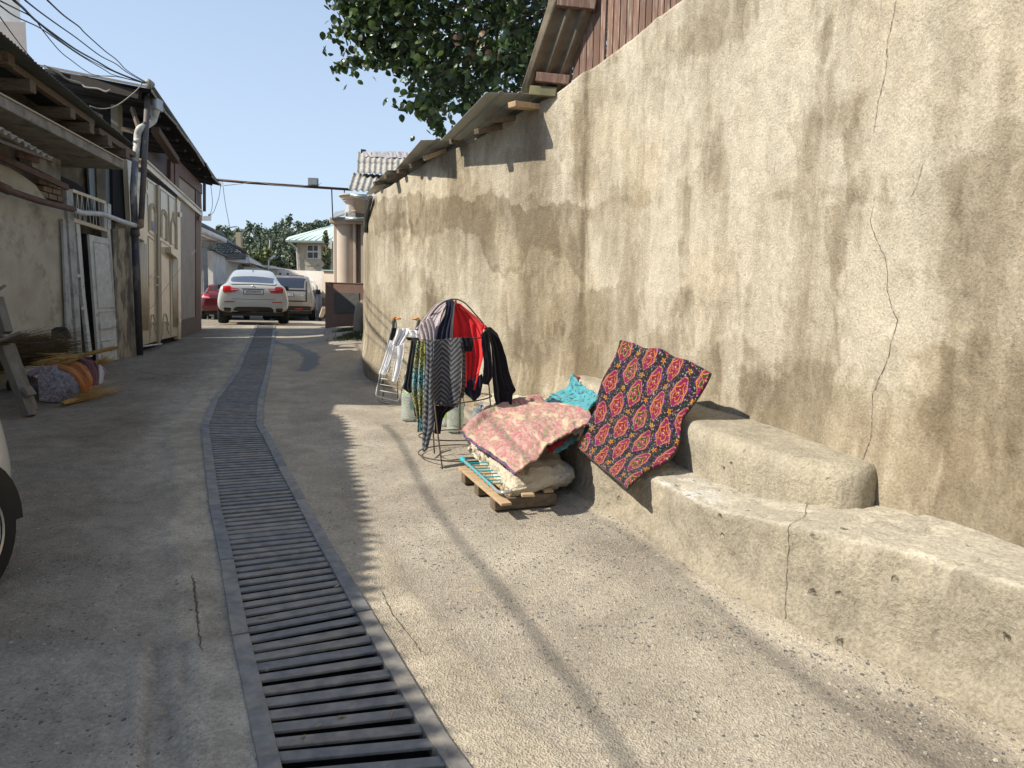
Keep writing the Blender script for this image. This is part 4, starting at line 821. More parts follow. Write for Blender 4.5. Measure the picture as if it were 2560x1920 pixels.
for (px_, py_) in ((368, 478), (452, 536), (450, 802)): xq('hinge', [(px_-2, py_-6), (px_+3, py_-5), (px_+3, py_+7), (px_-2, py_+6)], .1, .03, C_gate, GT)
for (px_, py_) in ((397, 692), (393, 712)): xq('bolt', [(px_-4, py_-2), (px_+4, py_-1), (px_+4, py_+3), (px_-4, py_+2)], .12, .03, C_gated, GT)
tb('floor_bar', [FX.px(355, 866, .1), FX.px(404, 860, .1)], .018, C_gas, GT)
xq('gap_shadow_board', [(352, 420), (443, 470), (451, 866), (352, 900)], -.06, .05, M_dark, GT)  # added near-black board, stops sunlit ground showing through the gate gaps
# notice stuck in the first arch
xq('paper_notice', [(380, 552), (386, 556), (387, 580), (381, 577)], .038, .003, mat('notice_paper', (.45, .45, .5), (.15, .18, .3), sc=30, rough=.7), GT)
# ------------------------------------------------------------------ cables
def cable(name, pts, r, label, m=None, group=None):
    w = MB(); w.tube(catmull(pts, 6), r, 5); o = w.build(name, m or C_cable, smooth=True); return tag(o, label, 'cable', group)
tip = t_+V(0, 0, .05)
# overhead cables: from the pole head back over the near roofs towards the viewer's left
for i, (px_, lab, r) in enumerate(([((118, 0), (160, 39), (198, 67), (214, 84), (262, 127), (292, 150), (320, 178), (368, 207)), 'right hand overhead wire, alone against the sky, running down to the pole head', .011],
        [((62, 0), (100, 30), (150, 66), (190, 94), (250, 139), (290, 160), (318, 181), (366, 208)), 'second overhead wire from the right, roughly midway between the lone wire and the bundle', .011],
        [((34, 0), (60, 22), (88, 50), (130, 82), (190, 124), (240, 152), (290, 180), (362, 208)), 'thick dark overhead wire leaving the top edge at the corner of the pale building', .018],
        [((0, 2), (40, 22), (72, 38), (90, 52), (130, 86), (188, 128), (236, 156), (300, 186), (360, 209)), 'overhead wire that joins the bundle from the upper left corner', .010],
        [((0, 14), (40, 42), (100, 70), (150, 104), (200, 138), (262, 175), (286, 188), (350, 205)), 'lowest long overhead wire crossing in front of the pale building', .010])):
    n = len(px_); pts = [D(a, b, 5.4+(12.7-5.4)*(k/(n-1))**1.1) for k, (a, b) in enumerate(px_)]; cable('overhead_cable', pts, r*.62, lab, group='overhead wires to the pole')
cable('overhead_cable', [D(90, 50, 7.5), D(110, 80, 8), D(150, 128, 9.3), D(180, 152, 10.4), D(213, 176, 11.5), D(240, 188, 12.6), D(300, 192, 12.8)], .006, 'thin wire that leaves the bundle and sags down to the dark attic edge', group='overhead wires to the pole')
cable('overhead_cable', [D(0, 42, 7.0), D(30, 84, 8), D(62, 126, 9), D(83, 150, 9.8)], .006, 'short wire crossing the pale building down to the corrugated eave')
cable('slack_cable', [D(224, 265, 12.3), D(245, 271, 12.4), D(270, 271, 12.5), D(295, 262, 12.6), D(325, 240, 12.7), D(345, 222, 12.7), D(356, 207, 12.7)], .009, 'pale slack cable looping below the attic beside the dotted eave', C_cableg)
cable('slack_cable', [D(110, 163, 11), D(160, 182, 12), D(215, 190, 12.6), D(280, 190, 12.7), D(330, 200, 12.7), D(360, 208, 12.7)], .008, 'thin cable lying along the front edge of the dark attic roof', C_cableg)
cable('twisted_wire', [D(118, 168, 11.2), D(150, 184, 12.2), D(168, 198, 12.6), D(200, 208, 12.8), D(214, 218, 12.8), D(245, 222, 12.8), D(264, 229, 12.8), D(276, 224, 12.8)], .016, 'frayed pale cable hanging in front of the attic ending in a white tip', C_cableg)
cable('slack_cable', [D(0, 119, 8.5), D(40, 134, 9.1), D(66, 143, 9.9), D(90, 163, 10.8)], .006, 'pale cable tacked under the corrugated eave at the upper left', C_cableg)
for pp, lab in ((((553, 451), (548, 490), (540, 515), (534, 530), (528, 536)), 'looping thin wire hanging from the crossing pipe beside the brown corner post'), (((527, 463), (531, 500), (530, 520), (526, 535)), 'bent thin wire hanging below the far end of the eave'), (((556, 451), (562, 500), (570, 545), (575, 570)), 'long thin wire hanging from the crossing pipe down towards the far trees'),
        (((560, 464), (600, 460), (640, 455), (680, 462), (740, 466), (780, 462)), 'thin wire sagging along under the crossing pipe')):
    cable('hanging_wire', [D(a, b, 19.0) for a, b in pp], .007, lab, C_cableg, 'thin wires about the crossing pipe')
# the two cables whose shadows lie on the road
for sh, h, lab in (([(960, 1060), (995, 1099), (1020, 1150), (1060, 1230), (1130, 1330), (1220, 1440), (1330, 1580), (1450, 1740), (1560, 1900), (1640, 2040)], 4.9, 'cable spanning overhead whose shadow curves along the middle of the road'),
                   ([(1180, 1030), (1300, 1120), (1440, 1260), (1560, 1330), (1700, 1440), (1850, 1570), (2000, 1690), (2150, 1790), (2330, 1900), (2500, 2000)], 5.3, 'cable spanning overhead whose shadow follows the bench foot')):
    pts = [G(*p) for p in sh]; pts = [p+np.array(SUNV)*((h-p[2])/SUNV.z) for p in pts]; cable('overhead_cable', pts, .014 if 'middle' in lab else .010, lab)
# floodlight on the crossing pipe
FL = empty('floodlight', tuple(D(783, 456, 19.4)), 'small square floodlight clamped on top of the pipe across the alley', 'floodlight')
c = D(783, 455, 19.3); w = MB(); w.box(c, (.26, .10, .20), rotm(-.1, 0, .1)); w.build('housing', mat('grey_aluminium', (.2, .21, .21), rough=.5, metal=.4), FL, bevel=.01)
w = MB(); w.box(c-V(0, .055, 0), (.22, .012, .15), rotm(-.1, 0, .1)); w.build('lens', mat('floodlight_glass', (.25, .29, .29), (.18, .2, .2), sc=60, rough=.3), FL)
w = MB(); w.beam(c+V(-.12, 0, -.1), c+V(.15, 0, -.11), .03, .02); w.build('clamp', C_rust, FL)
for k in range(3): w = MB(); w.beam(c+V(.08, 0, -.1), c+V(.14+.04*k, -.02, -.12+.05*k), .006, .006); w.build('cable_tie', C_cable, FL)
# ================================================================== eave of sheets over the curved wall
EV = empty('wall_eave', tuple(WALL.pt(1180, 360)), 'short eave of grey ribbed metal sheets on rough battens along the wall top', 'eave')
def ribbed(p00, p10, p11, p01, n, amp=.018, th=.003):
    p00, p10, p11, p01 = [np.array(p, float) for p in (p00, p10, p11, p01)]
    pr_ = []                                # trapezoid profile across u
    for i in range(n):
        for a, h in ((0, 0), (.62, 0), (.70, 1), (.84, 1), (.92, 0)): pr_.append(((i+a)/n, h))
    pr_.append((1, 0)); nn = np.cross(p10-p00, p01-p00); nn /= np.linalg.norm(nn); nn = nn if nn[2] > 0 else -nn
    P = np.array([[(p00*(1-u)+p10*u)*(1-v)+(p01*(1-u)+p11*u)*v+nn*amp*h for v in (0, .5, 1)] for u, h in pr_]); mb = MB(); mb.grid(P); k = mb.n; mb.grid(P-nn*th); a, b = P.shape[:2]
    for i in range(a-1):
        for j in (0, b-1): mb.f.append((i*b+j, (i+1)*b+j, k+(i+1)*b+j, k+i*b+j))
    for j in range(b-1):
        for i in (0, a-1): mb.f.append((i*b+j, i*b+j+1, k+i*b+j+1, k+i*b+j))
    return mb
for (on, of, an, af, d, lab) in (((1215, 231), (1100, 352), (1380, 244), (1178, 356), .60, 'a'), ((1052, 350), (985, 428), (1160, 356), (1003, 441), .40, 'b'), ((968, 425), (924, 474), (1010, 438), (945, 478), .22, 'c'), ((935, 462), (913, 487), (962, 470), (925, 492), .12, 'd')):
    pA = WALL.pt(*an, -.05); pB = WALL.pt(*af, -.05); q = []
    sh = np.array([-SUNV.x, -SUNV.y])/math.hypot(SUNV.x, SUNV.y)
    for (p_, w_) in ((pA, on), (pB, of)):
        r_ = ray(*w_); # outer corner: straight out from the attachment, against the light's direction
        M_ = np.array([[r_[0], sh[0]], [r_[1], sh[1]]]); t_2, k_2 = np.linalg.solve(M_, p_[:2]); q.append(O+r_*t_2)
    inn = V(.5, .22, .0); ribbed(q[0], pA+inn+V(0, 0, .1), pB+inn+V(0, 0, .1), q[1], 6 if d > .5 else 4).build('roof_sheet', M_sheet, EV)
for (i1, i2, w_, m_) in (((1338, 268), (1240, 250), .12, M_woodp), ((1280, 296), (1180, 290), .10, M_wood), ((1250, 318), (1178, 326), .07, M_wood), ((1152, 352), (1128, 354), .08, M_wood), ((1098, 382), (1047, 393), .08, M_woodp), ((1050, 406), (1026, 416), .06, M_wood), ((1012, 428), (994, 428), .06, M_wood), ((990, 440), (962, 442), .07, M_wood), ((952, 456), (940, 460), .06, M_wood)):
    a = WALL.pt(*i1, .02); r_ = ray(*i2); n = WALL.nrm(WALL.hit(*i1)[0]); M_ = np.array([[r_[0], -n[0]], [r_[1], -n[1]]]); t_2, k_2 = np.linalg.solve(M_, a[:2]); k_2 = min(max(k_2, .1), .34 if i1[0] > 1160 else .2); b = V(a[0]+n[0]*k_2, a[1]+n[1]*k_2, EYE+r_[2]*t_2)
    w = MB(); w.beam(a-(b-a)*.4, b, w_, .055); w.build('batten', m_, EV, bevel=.006)
w = MB(); w.tube([WALL.pt(927, 492, .06), WALL.pt(919, 525, .06), WALL.pt(915, 548, .05), WALL.pt(914, 566, .05), soft_hit(908, 578) is not None and WALL.pt(914, 578, .04)], .035, 6); w.build('edge_flashing', mat('dark_flashing', (.09, .09, .09), rough=.5), EV)
# ================================================================== upper storey of boards and its roof
UP = empty('boarded_gable', tuple(WALL.pt(1500, 160)), 'red brown boarded gable with asbestos roof overhang rising above the plaster wall', 'gable')
s1, s0 = WALL.hit(1400, 228)[0], WALL.hit(1800, -70)[0]-1.6
nb = 46; rs_ = np.random.RandomState(3); M_pl = [M_plank, mat('boards_b', (.20, .11, .078), (.15, .083, .06), sc=4, stretch=(8, 8, .8), rough=.75, dirt=(.34, .27, .22), dsc=6), mat('boards_c', (.145, .08, .056), (.10, .058, .042), sc=4, stretch=(8, 8, .8), rough=.8)]
for k in range(nb):
    sa = s1+.25-(s1+.25-s0)*k/nb; sb = s1+.25-(s1+.25-s0)*(k+1)/nb+.012+(.02 if rs_.rand() < .25 else 0); sm = (sa+sb)/2; zb = float(wtop(sm))-.12; zt = 5.9
    a = WALL.at(sa, -.06-.006*rs_.rand()); b = WALL.at(sb, -.06-.006*rs_.rand()); n = WALL.nrm(sm)*.022
    w = MB(); w.hexa([(*a, zb), (*b, zb), (*(b-n), zb), (*(a-n), zb)], [(*a, zt), (*b, zt), (*(b-n), zt), (*(a-n), zt)]); w.build('board', M_pl[rs_.randint(3)], UP)
# roof overhang: three lengths of wavy asbestos rising towards the viewer
rA = D(1299, 232, 7.62); rB = D(1372, 0, 7.25); dR_ = rB-rA; rC = rA+dR_*1.5; inn = V(.44, -.08, -.03)
for k in range(1):
    a = rA; b = rC; ww = V(0, 0, .012*(k % 2)); corr(a+ww, a+inn+ww, b+inn+ww, b+ww, 3, .03, th=.009, seg=8, nv=3).build('roof_sheet', M_asbin, UP, smooth=True)
for (a, b, m_) in (((1319, 192), (1424, 202), M_plank), ((1372, 3), (1490, 14), M_plank), ((1303, 226), (1392, 232), mat('mossy_batten', (.2, .19, .1), (.13, .12, .07), rough=.9))):
    pa = D(a[0]+22, a[1]+1, 7.56-(232-a[1])*.0015); pb = pa+(inn*.72); pb = D(*b, pb[1]); w = MB(); w.beam(pa, pb, .07, .09); w.build('purlin', m_, UP, bevel=.006)
# ================================================================== tree behind the wall
TR = empty('leafy_tree', (2.2, 11.5, .4), 'broad leaved tree hanging over the wall with glossy dark green leaves', 'tree')
w = MB(); w.tube(catmull([(2.4, 12, .3), (2.3, 11.9, 2.5), (1.9, 11.6, 4.2), (1.4, 11.2, 5.6), (1.0, 11, 7.0)], 5), np.linspace(.2, .07, 21), 8); trunk = w.build('trunk', mat('bark', (.12, .09, .065), (.07, .055, .04), sc=12, rough=.95, bump=.01, bsc=20, stretch=(1, 1, .3)), TR, smooth=True)
M_leaf = []
for nm, c, c2, tr in (('leaf_dark', (.03, .052, .02), (.022, .04, .015), .0), ('leaf_mid', (.05, .08, .028), (.04, .065, .022), .0), ('leaf_pale', (.10, .15, .055), (.07, .12, .04), .0), ('leaf_brown', (.16, .09, .04), (.1, .06, .03), 0)):
    m = mat(nm, c, c2, sc=9, rough=.36, spec=.6); nt = m.node_tree; p = nt.nodes['Principled BSDF']; tl = nt.nodes.new('ShaderNodeBsdfTranslucent'); mx = nt.nodes.new('ShaderNodeMixShader'); mx.inputs[0].default_value = .22
    src = p.inputs['Base Color'].links[0].from_socket; hs = nt.nodes.new('ShaderNodeVectorMath'); hs.operation = 'MULTIPLY'; hs.inputs[1].default_value = (1.25, 1.3, .7); nt.links.new(src, hs.inputs[0]); nt.links.new(hs.outputs[0], tl.inputs[0])
    nt.links.new(p.outputs[0], mx.inputs[1]); nt.links.new(tl.outputs[0], mx.inputs[2]); nt.links.new(mx.outputs[0], nt.nodes['Material Output'].inputs[0]); M_leaf.append(m)
crown_px = [(836, -10), (860, 22), (850, 60), (880, 62), (905, 48), (930, 78), (890, 92), (846, 100), (842, 110), (880, 112), (932, 100), (930, 118), (905, 142), (842, 160), (850, 172), (900, 165), (960, 165), (1010, 178), (1030, 204), (1072, 200), (1065, 230), (1045, 240), (1020, 246), (1020, 282), (1040, 280), (1072, 266), (1085, 300), (1105, 320), (1108, 290), (1085, 262), (1120, 262), (1180, 250), (1200, 240), (1260, 260), (1340, 230), (1400, 0), (1400, -200), (836, -200)]
rs_ = np.random.RandomState(5)
def leafshape(s):
    return [(0, 0, 0), (.30*s, .18*s, -.02*s), (.40*s, .45*s, -.05*s), (.28*s, .78*s, -.1*s), (0, 1.02*s, -.2*s), (-.28*s, .78*s, -.1*s), (-.40*s, .45*s, -.05*s), (-.30*s, .18*s, -.02*s), (0, .45*s, .05*s)]
LF_F = [(0, 1, 8), (1, 2, 8), (2, 3, 8), (3, 4, 8), (4, 5, 8), (5, 6, 8), (6, 7, 8), (7, 0, 8)]
prot = []
for s in (.085, .10, .115):
    mb = MB(); mb.add(leafshape(s), LF_F); o = mb.build('leaf', M_leaf[0], TR, local=True, smooth=False, fixn=False); prot.append(o)
leaves = []
def orient(dirn):
    d = Vector(dirn).normalized(); q = d.to_track_quat('Y', 'Z'); return q
n_try = 0
sprigs = [[(846, 2), (890, 10), (960, 20)], [(848, 68), (880, 84), (930, 112), (990, 118)], [(842, 162), (880, 150), (930, 152), (1000, 150)], [(1022, 260), (1040, 254), (1066, 246), (1090, 230)], [(1102, 330), (1094, 300), (1086, 270), (1088, 240)], [(870, 30), (900, 60), (940, 70)], [(1140, 270), (1170, 262), (1200, 240)]]
sp3 = []
for s_ in sprigs: sp3.append(resample(catmull([D(a, b, 9.2+rs_.uniform(-.3, .3)) for a, b in s_], 5), 24))
for pth in sp3:
    w = MB(); w.tube(pth, np.linspace(.004, .012, 24), 5); w.build('twig', MATS['bark'], TR)
    for q in pth[:: 1]:
        for r in range(2): leaves.append((q+rs_.randn(3)*.03, V(rs_.randn()*.5, rs_.randn()*.5, -.75), rs_.randint(3), rs_.choice([0, 1, 1, 2])))
cl = []                                                        # leaf clusters filling the crown's volume
while len(cl) < 760:
    px_, py_ = rs_.uniform(836, 1400), rs_.uniform(-200, 330)
    if not inpoly(px_, py_, crown_px): continue
    ins = min(abs(px_-836)/300, 1); y = rs_.uniform(8.6, 9.4+2.6*ins)
    p = D(px_, py_, y)
    if px_ > 1290 and y < 8.9: continue
    cl.append(p)
for c in cl:
    d0 = V(rs_.randn()*.6, rs_.randn()*.6, -.4); kk = rs_.choice([0, 0, 1, 1, 1, 2]); br = rs_.rand() < .012
    for r in range(11):
        q = c+rs_.randn(3)*V(.11, .14, .085); leaves.append((q, d0+rs_.randn(3)*.45, rs_.randint(3), 3 if br else (kk if rs_.rand() < .7 else rs_.randint(3))))
# hanging boughs outside the picture keep the crown whole
for k in range(6000):
    a = rs_.rand()*6.28; r = rs_.rand()**.4*2.4; h = rs_.rand(); q = V(1.5+math.cos(a)*r, 11.4+math.sin(a)*r, 4.6+h*3.2)
    if q[2]-EYE < (q[1])*(757/1800.) and (1280+q[0]/q[1]*1800) < 1330: continue
    leaves.append((q, rs_.randn(3)*.6+V(0, 0, -.3), rs_.randint(3), rs_.choice([0, 0, 1])))
leaves.sort(key=lambda L_: L_[0][1])
shapes = [np.array(leafshape(s)) for s in (.085, .10, .115)]
vis = [L_ for L_ in leaves if L_[0][2]-EYE < L_[0][1]*.43]
big = set(id(L_[0]) for L_ in vis[:300]); rest = [MB() for _ in range(4)]; first = {}
for (q, d, si, mi) in leaves:
    qt = orient(d); tw = Matrix.Rotation(rs_.uniform(-1.3, 1.3), 3, 'Y'); R_ = np.array(qt.to_matrix() @ tw)
    if id(q) in big:
        Mw = Matrix.Translation(Vector(q)) @ Matrix(R_.tolist()).to_4x4(); Ml = WM[TR].inverted() @ Mw; key = (si, mi)
        if key not in first:
            me = prot[si].data.copy(); me.materials.clear(); me.materials.append(M_leaf[mi]); o = bpy.data.objects.new('leaf', me); COL.objects.link(o); o.parent = TR; WM[o] = WM[TR]; first[key] = o; o.matrix_local = Ml
        else: inst('leaf', first[key], TR, Ml)
    else: rest[mi].add(shapes[si] @ R_.T+q, LF_F)
for o in prot: bpy.data.objects.remove(o)
for k in range(4):
    o = rest[k].build('foliage', M_leaf[k], TR, fixn=False); o['kind'] = 'stuff'
for k in range(26):
    c = cl[rs_.randint(len(cl))]; w = MB(); w.tube(catmull([V(1.4, 11, 6)+rs_.randn(3)*.3, (c+V(1.4, 11, 6))/2+rs_.randn(3)*.2, c], 4), [.03, .028, .025, .022, .02, .016, .012, .008, .006], 5); w.build('branch', MATS['bark'], TR)
# ================================================================== far right: asbestos roof, round pink tower, brown panel
M_tower = mat('pink_tower_render', (.50, .42, .345), (.45, .375, .305), sc=2, rough=.85, bump=.002, bsc=60); M_fl = mat('flashing_zinc', (.38, .4, .38), (.3, .31, .3), sc=3, rough=.4, metal=.5)
TW = empty('pink_tower', tuple(D(860, 800, 22.5)*V(1, 1, 0)+V(0, 0, .7)), 'pale pink rendered gatehouse with a rounded corner tower and zinc flashing', 'building')
yt = 22.0
def tx(px, y=yt): return D(px, 640, y)[0]
def tz(py, y=yt): return D(860, py, y)[2]
cx, r = (tx(836)+tx(884))/2+.02, (tx(884)-tx(836))/2
w = MB(); w.lathe([(r, .4), (r, tz(560))], 40, (cx, yt+r*.9, 0), a0=math.pi, a1=2*math.pi); w.build('round_bay', M_tower, TW, smooth=True)
x0, x1 = tx(829), tx(912)
w = MB(); w.hexa([(x0, yt+.3, .4), (x1+.5, yt+.3, .4), (x1+.5, yt+4, .4), (x0*1.17, yt+4, .4)], [(x0, yt+.3, 3.9), (x1+.5, yt+.3, 3.9), (x1+.5, yt+4, 3.9), (x0*1.17, yt+4, 3.9)]); w.build('wall', M_tower, TW)
for a, b in ((828, 834), (883, 890), (903, 912)): w = MB(); w.box(((tx(a)+tx(b))/2, yt+(.75 if a < 840 else .2), (tz(552)+.4)/2), (tx(b)-tx(a), .5, tz(552)-.4)); w.build('pilaster', M_tower, TW)
w = MB(); w.box(((tx(828)+tx(914))/2, yt+.3, (tz(544)+tz(560))/2), (tx(914)-tx(826), .9, tz(544)-tz(560))); w.build('cornice', M_tower, TW, bevel=.02)
for (a, b, c_, d_) in (((826, 549), (862, 538), (862, 528), (838, 533)), ((862, 549), (912, 553), (910, 540), (866, 534))):
    w = MB(); pts = [D(*a, yt-.3), D(*b, yt-.3), D(*c_, yt+.8), D(*d_, yt+.8)]; w.hexa(pts, [p+V(0, 0, .04) for p in pts]); w.build('zinc_flashing', M_fl, TW)
w = MB(); w.tube([D(864, 546, yt-.35), D(912, 550, yt-.35)], .06, 8); w.build('gutter', M_fl, TW, smooth=True)
r2 = (tx(895, yt+1)-tx(858, yt+1))/2; c2x = (tx(895, yt+1)+tx(858, yt+1))/2; pz = lambda py: D(860, py, yt+1)[2]
w = MB(); w.lathe([(r2, pz(545)), (r2, pz(530)), (r2+.05, pz(528)), (r2+.05, pz(524)), (r2, pz(522)), (r2, pz(505)), (r2+.04, pz(504)), (r2+.05, pz(501)), (r2+.10, pz(499)), (r2+.10, pz(496)), (r2+.15, pz(494)), (r2+.16, pz(491)), (r2+.2, pz(489)), (r2+.2, pz(486))], 40, (c2x, yt+1.5, 0)); w.build('turret', M_tower, TW, smooth=False)
w = MB(); w.lathe([(r2+.24, pz(486)), (r2+.24, pz(483)), (.02, pz(476))], 30, (c2x, yt+1.5, 0)); w.build('turret_cap', M_tower, TW)
w = MB(); w.tube([D(876, 487, yt+.6), D(922, 496, yt+.6)], .06, 8); w.build('gutter', M_fl, TW, smooth=True)
w = MB(); w.box(D(875, 524, yt+.4), (.06, .06, .28)); w.build('white_stub_pipe', C_gas, TW); w = MB(); w.beam(D(890, 537, yt), D(915, 540, yt), .18, .12); w.build('black_roll', C_cable, TW)
w = MB(); w.box(D(907, 515, yt+1.4), (.3, .8, .62)); w.build('eave_box', M_wood, TW)
w = MB(); w.tube([D(829, 471, 20.5), D(830, 500, 20.8), D(832, 548, 21.2)], .018, 5); w.build('hanging_conduit', C_dpipe, TW)
w = MB(); w.tube([D(861, 473, 20.5), D(861, 482, 20.5)], .018, 5); w.build('pipe_bracket', C_dpipe, TW)
# asbestos roof beyond the wall
AR = empty('asbestos_roof', tuple(D(900, 470, 19.5)), 'weathered wavy asbestos roof in two tiers with a crumpled grey ridge flashing', 'roof')
def row(p00, p10, p11, p01, n, k, nm='roof_sheet', amp=.045):
    for i in range(n):
        a, b = lerp(p00, p10, i/n), lerp(p00, p10, (i+1.02)/n); c, d = lerp(p01, p11, (i+1.02)/n), lerp(p01, p11, i/n); corr(a, b, c, d, k, amp, th=.012, seg=10, nv=4, seed=i).build(nm, M_asb, AR, smooth=True)
row(D(871, 474, 18.4), D(1051, 488, 18.4), D(1060, 442, 20.4), D(884, 432, 20.4), 3, 4, amp=.024)
row(D(892, 431, 19.9), D(1060, 440, 19.9), D(1062, 408, 21.2), D(893, 402, 21.2), 4, 3, amp=.021); row(D(893, 405, 21.0), D(1062, 412, 21.0), D(1065, 388, 22.0), D(895, 380, 22.0), 4, 3, amp=.021)
P = []; 
for i in range(28):
    u = i/27; a = D(908+160*u, 377+3*u, 22.0); b = D(908+160*u, 392+3*u, 21.5); P.append([a+rs_.randn(3)*.012, (a+b)/2+V(0, -.05, .03)+rs_.randn(3)*.02, b+rs_.randn(3)*.012])
w = MB(); w.grid(np.array(P)); w.build('ridge_flashing', mat('crumpled_grey_sheet', (.33, .31, .32), (.27, .255, .26), sc=3, rough=.6), AR, solid=.01)
w = MB(); w.beam(D(903, 378, 22.0), D(914, 379, 22.0), .12, .1); w.build('ridge_end', C_cable, AR)
w = MB(); pts = [D(916, 492, 19), D(1000, 500, 19), D(1000, 500, 22), D(925, 492, 22)]; w.hexa([(p[0], p[1], 1.0) for p in pts], [(p[0], p[1], 4.05) for p in pts]); w.build('house_body', C_grim, AR)
# brown metal panel with dark plaque
PB = empty('brown_panel', tuple(G(858, 815)), 'square brown sheet metal panel with a dark square plaque in its middle', 'panel')
a_, b_2 = D(813, 762, 19.9), D(909, 762, 19.3); FP = Plane(a_[:2], b_2[:2])
def pq(name, pts, off, th, m, parent=PB, bevel=.004): return gq(FP, name, pts, off, th, m, parent, bevel)
pq('board', [(813, 707), (909, 710), (909, 812), (813, 820)], 0, .08, mat('rust_brown_sheet', (.135, .075, .052), (.11, .062, .045), sc=3, rough=.6, dirt=(.14, .085, .06), dsc=2))
pq('capping', [(812, 705), (910, 708), (910, 710), (812, 707)], .02, .12, C_brown); pq('plaque', [(834, 731), (898, 732), (898, 781), (836, 783)], .02, .03, mat('dark_relief_plaque', (.075, .073, .066), (.05, .05, .045), sc=30, rough=.8, bump=.02, bsc=9))
# ================================================================== far left: columns, white wall, tiled roofs
yc = 31.; QF = 1.28
NB = empty('columned_porch', tuple(D(520, 740, yc)*V(1, 1, 0)+V(0, 0, .8)), 'grey fluted twin columns carrying a white gutter and a dark fringed roof edge', 'porch')
M_col = mat('grey_column_stone', (.24, .25, .24), (.18, .19, .18), sc=4, rough=.8); M_wh = mat('white_gutter_paint', (.62, .6, .57), (.52, .5, .47), sc=3, rough=.5); M_tile = mat('dark_roof_tile', (.06, .055, .055), (.04, .038, .04), sc=5, rough=.5)
for (xa, yy, yd) in ((511, 602, yc-1.2), (527, 606, yc+.6)):
    c = D(xa, 720, yd); rr = .15; zb = .6; ztp = D(xa, yy+18, yd)[2]; n = 14; R = []
    for z in (zb, ztp): R.append([(c[0]+(rr-.014*(k % 2))*math.cos(2*math.pi*k/(2*n)), c[1]+(rr-.014*(k % 2))*math.sin(2*math.pi*k/(2*n)), z) for k in range(2*n+1)])
    w = MB(); w.grid(np.array(R)); cc = w.build('column', M_col, NB)
    w = MB(); w.lathe([(rr, 0), (rr+.04, .03), (rr+.02, .06), (rr+.07, .14), (rr+.10, .22), (rr+.12, .25), (0, .26)], 16, (c[0], c[1], ztp)); w.build('capital', M_col, cc)
    w = MB(); w.box((c[0], c[1], zb-.1), (.36, .36, .4)); w.build('column_base', M_col, cc)
w = MB(); w.tube([D(490, 570, 28.8), D(560, 601, 32.6)], .13, 10); w.build('gutter', M_wh, NB, smooth=True)
w = MB(); a, b = D(490, 585, 28.8), D(556, 608, 32.5); w.hexa([a, b, b+V(-1.5, 0, 0), a+V(-1.5, 0, 0)], [a+V(0, 0, .1), b+V(0, 0, .1), b+V(-1.5, 0, .1), a+V(-1.5, 0, .1)]); w.build('soffit', M_wh, NB)
a, b = D(490, 549, 28.9), D(563, 586, 32.8)
w = MB(); w.hexa([a-V(0, 0, .22), b-V(0, 0, .16), b+V(-1, 0, -.1), a+V(-1, 0, -.1)], [a, b, b+V(-1, .3, .3), a+V(-1, .3, .3)]); w.build('roof_edge', M_tile, NB)
for k in range(26):
    p = lerp(a, b, (k+.5)/26)+V(.03, -.03, -.14); w = MB(); w.box(p, (.03, .05, .13)); w.build('fringe_tooth', mat('fringe_tooth_paint', (.12, .11, .11), rough=.6) if k == 0 else MATS['fringe_tooth_paint'], NB)
# tiled roof house behind the white wall
TH = empty('tiled_house', tuple(D(600, 700, 30)*V(1, 1, 0)+V(0, 0, 1)), 'low house with dark wavy tile roof and deep white soffits beyond the cars', 'house')
F_ = lambda a, b, y: D(a, b, y*QF)
w = MB(); A0, A1, A2, A3 = F_(520, 634, 26), F_(612, 634, 28), F_(560, 600, 31), F_(500, 590, 31); nr = 8
for k in range(nr):
    p0, p1 = lerp(A0, A3, k/nr), lerp(A1, A2, k/nr); q0_, q1_ = lerp(A0, A3, (k+1.1)/nr), lerp(A1, A2, (k+1.1)/nr); up = V(0, 0, .05)
    corr(p0+up, p1+up, q1_, q0_, 9, .02, th=.01, seg=6, nv=2).build('tile_row', M_tile, TH, smooth=True)
w = MB(); w.tube([A1+V(0, 0, .08), A2+V(0, 0, .08)], .08, 8); w.build('ridge_tile', M_tile, TH, smooth=True)
w = MB(); a, b, c_ = F_(530, 634, 26), F_(614, 634, 28), F_(660, 662, 34); th = V(0, 0, -.28)
w.hexa([a+th, b+th, b+th+V(-3, 3, 0), a+th+V(-3, 3, 0)], [a, b, b+V(-3, 3, .3), a+V(-3, 3, .3)]); w.hexa([b+th, c_+th*.7, c_+th*.7+V(-3, 2, 0), b+th+V(-3, 2, 0)], [b, c_, c_+V(-3, 2, .3), b+V(-3, 2, .3)]); w.build('fascia', M_tile, TH)
w = MB(); a, b, c_ = F_(545, 646, 26.2), F_(622, 642, 28.2), F_(656, 662, 33.5)
w.hexa([F_(560, 652, 27), F_(622, 658, 28.2), F_(622, 658, 28.2)+V(-2, 2, 0), F_(560, 652, 27)+V(-2, 2, 0)], [a, b, b+V(-2, 2, 0), a+V(-2, 2, 0)]); w.hexa([F_(624, 656, 28.3), F_(658, 667, 33.5), F_(658, 667, 33.5)+V(-2, 1, 0), F_(624, 656, 28.3)+V(-2, 1, 0)], [b, c_, c_+V(-2, 1, 0), b+V(-2, 1, 0)]); w.build('soffit', M_wh, TH)
w = MB(); w.box(F_(592, 642, 27.6), (.12, .08, .22)); w.box(F_(621, 645, 28), (.06, .06, .26)); w.build('gutter_outlet', M_wh, TH)
w = MB(); p = F_(590, 690, 31); w.box((p[0]-1, p[1], 1.6), (4, 3, 3.0)); w.build('house_wall', C_cream, TH)
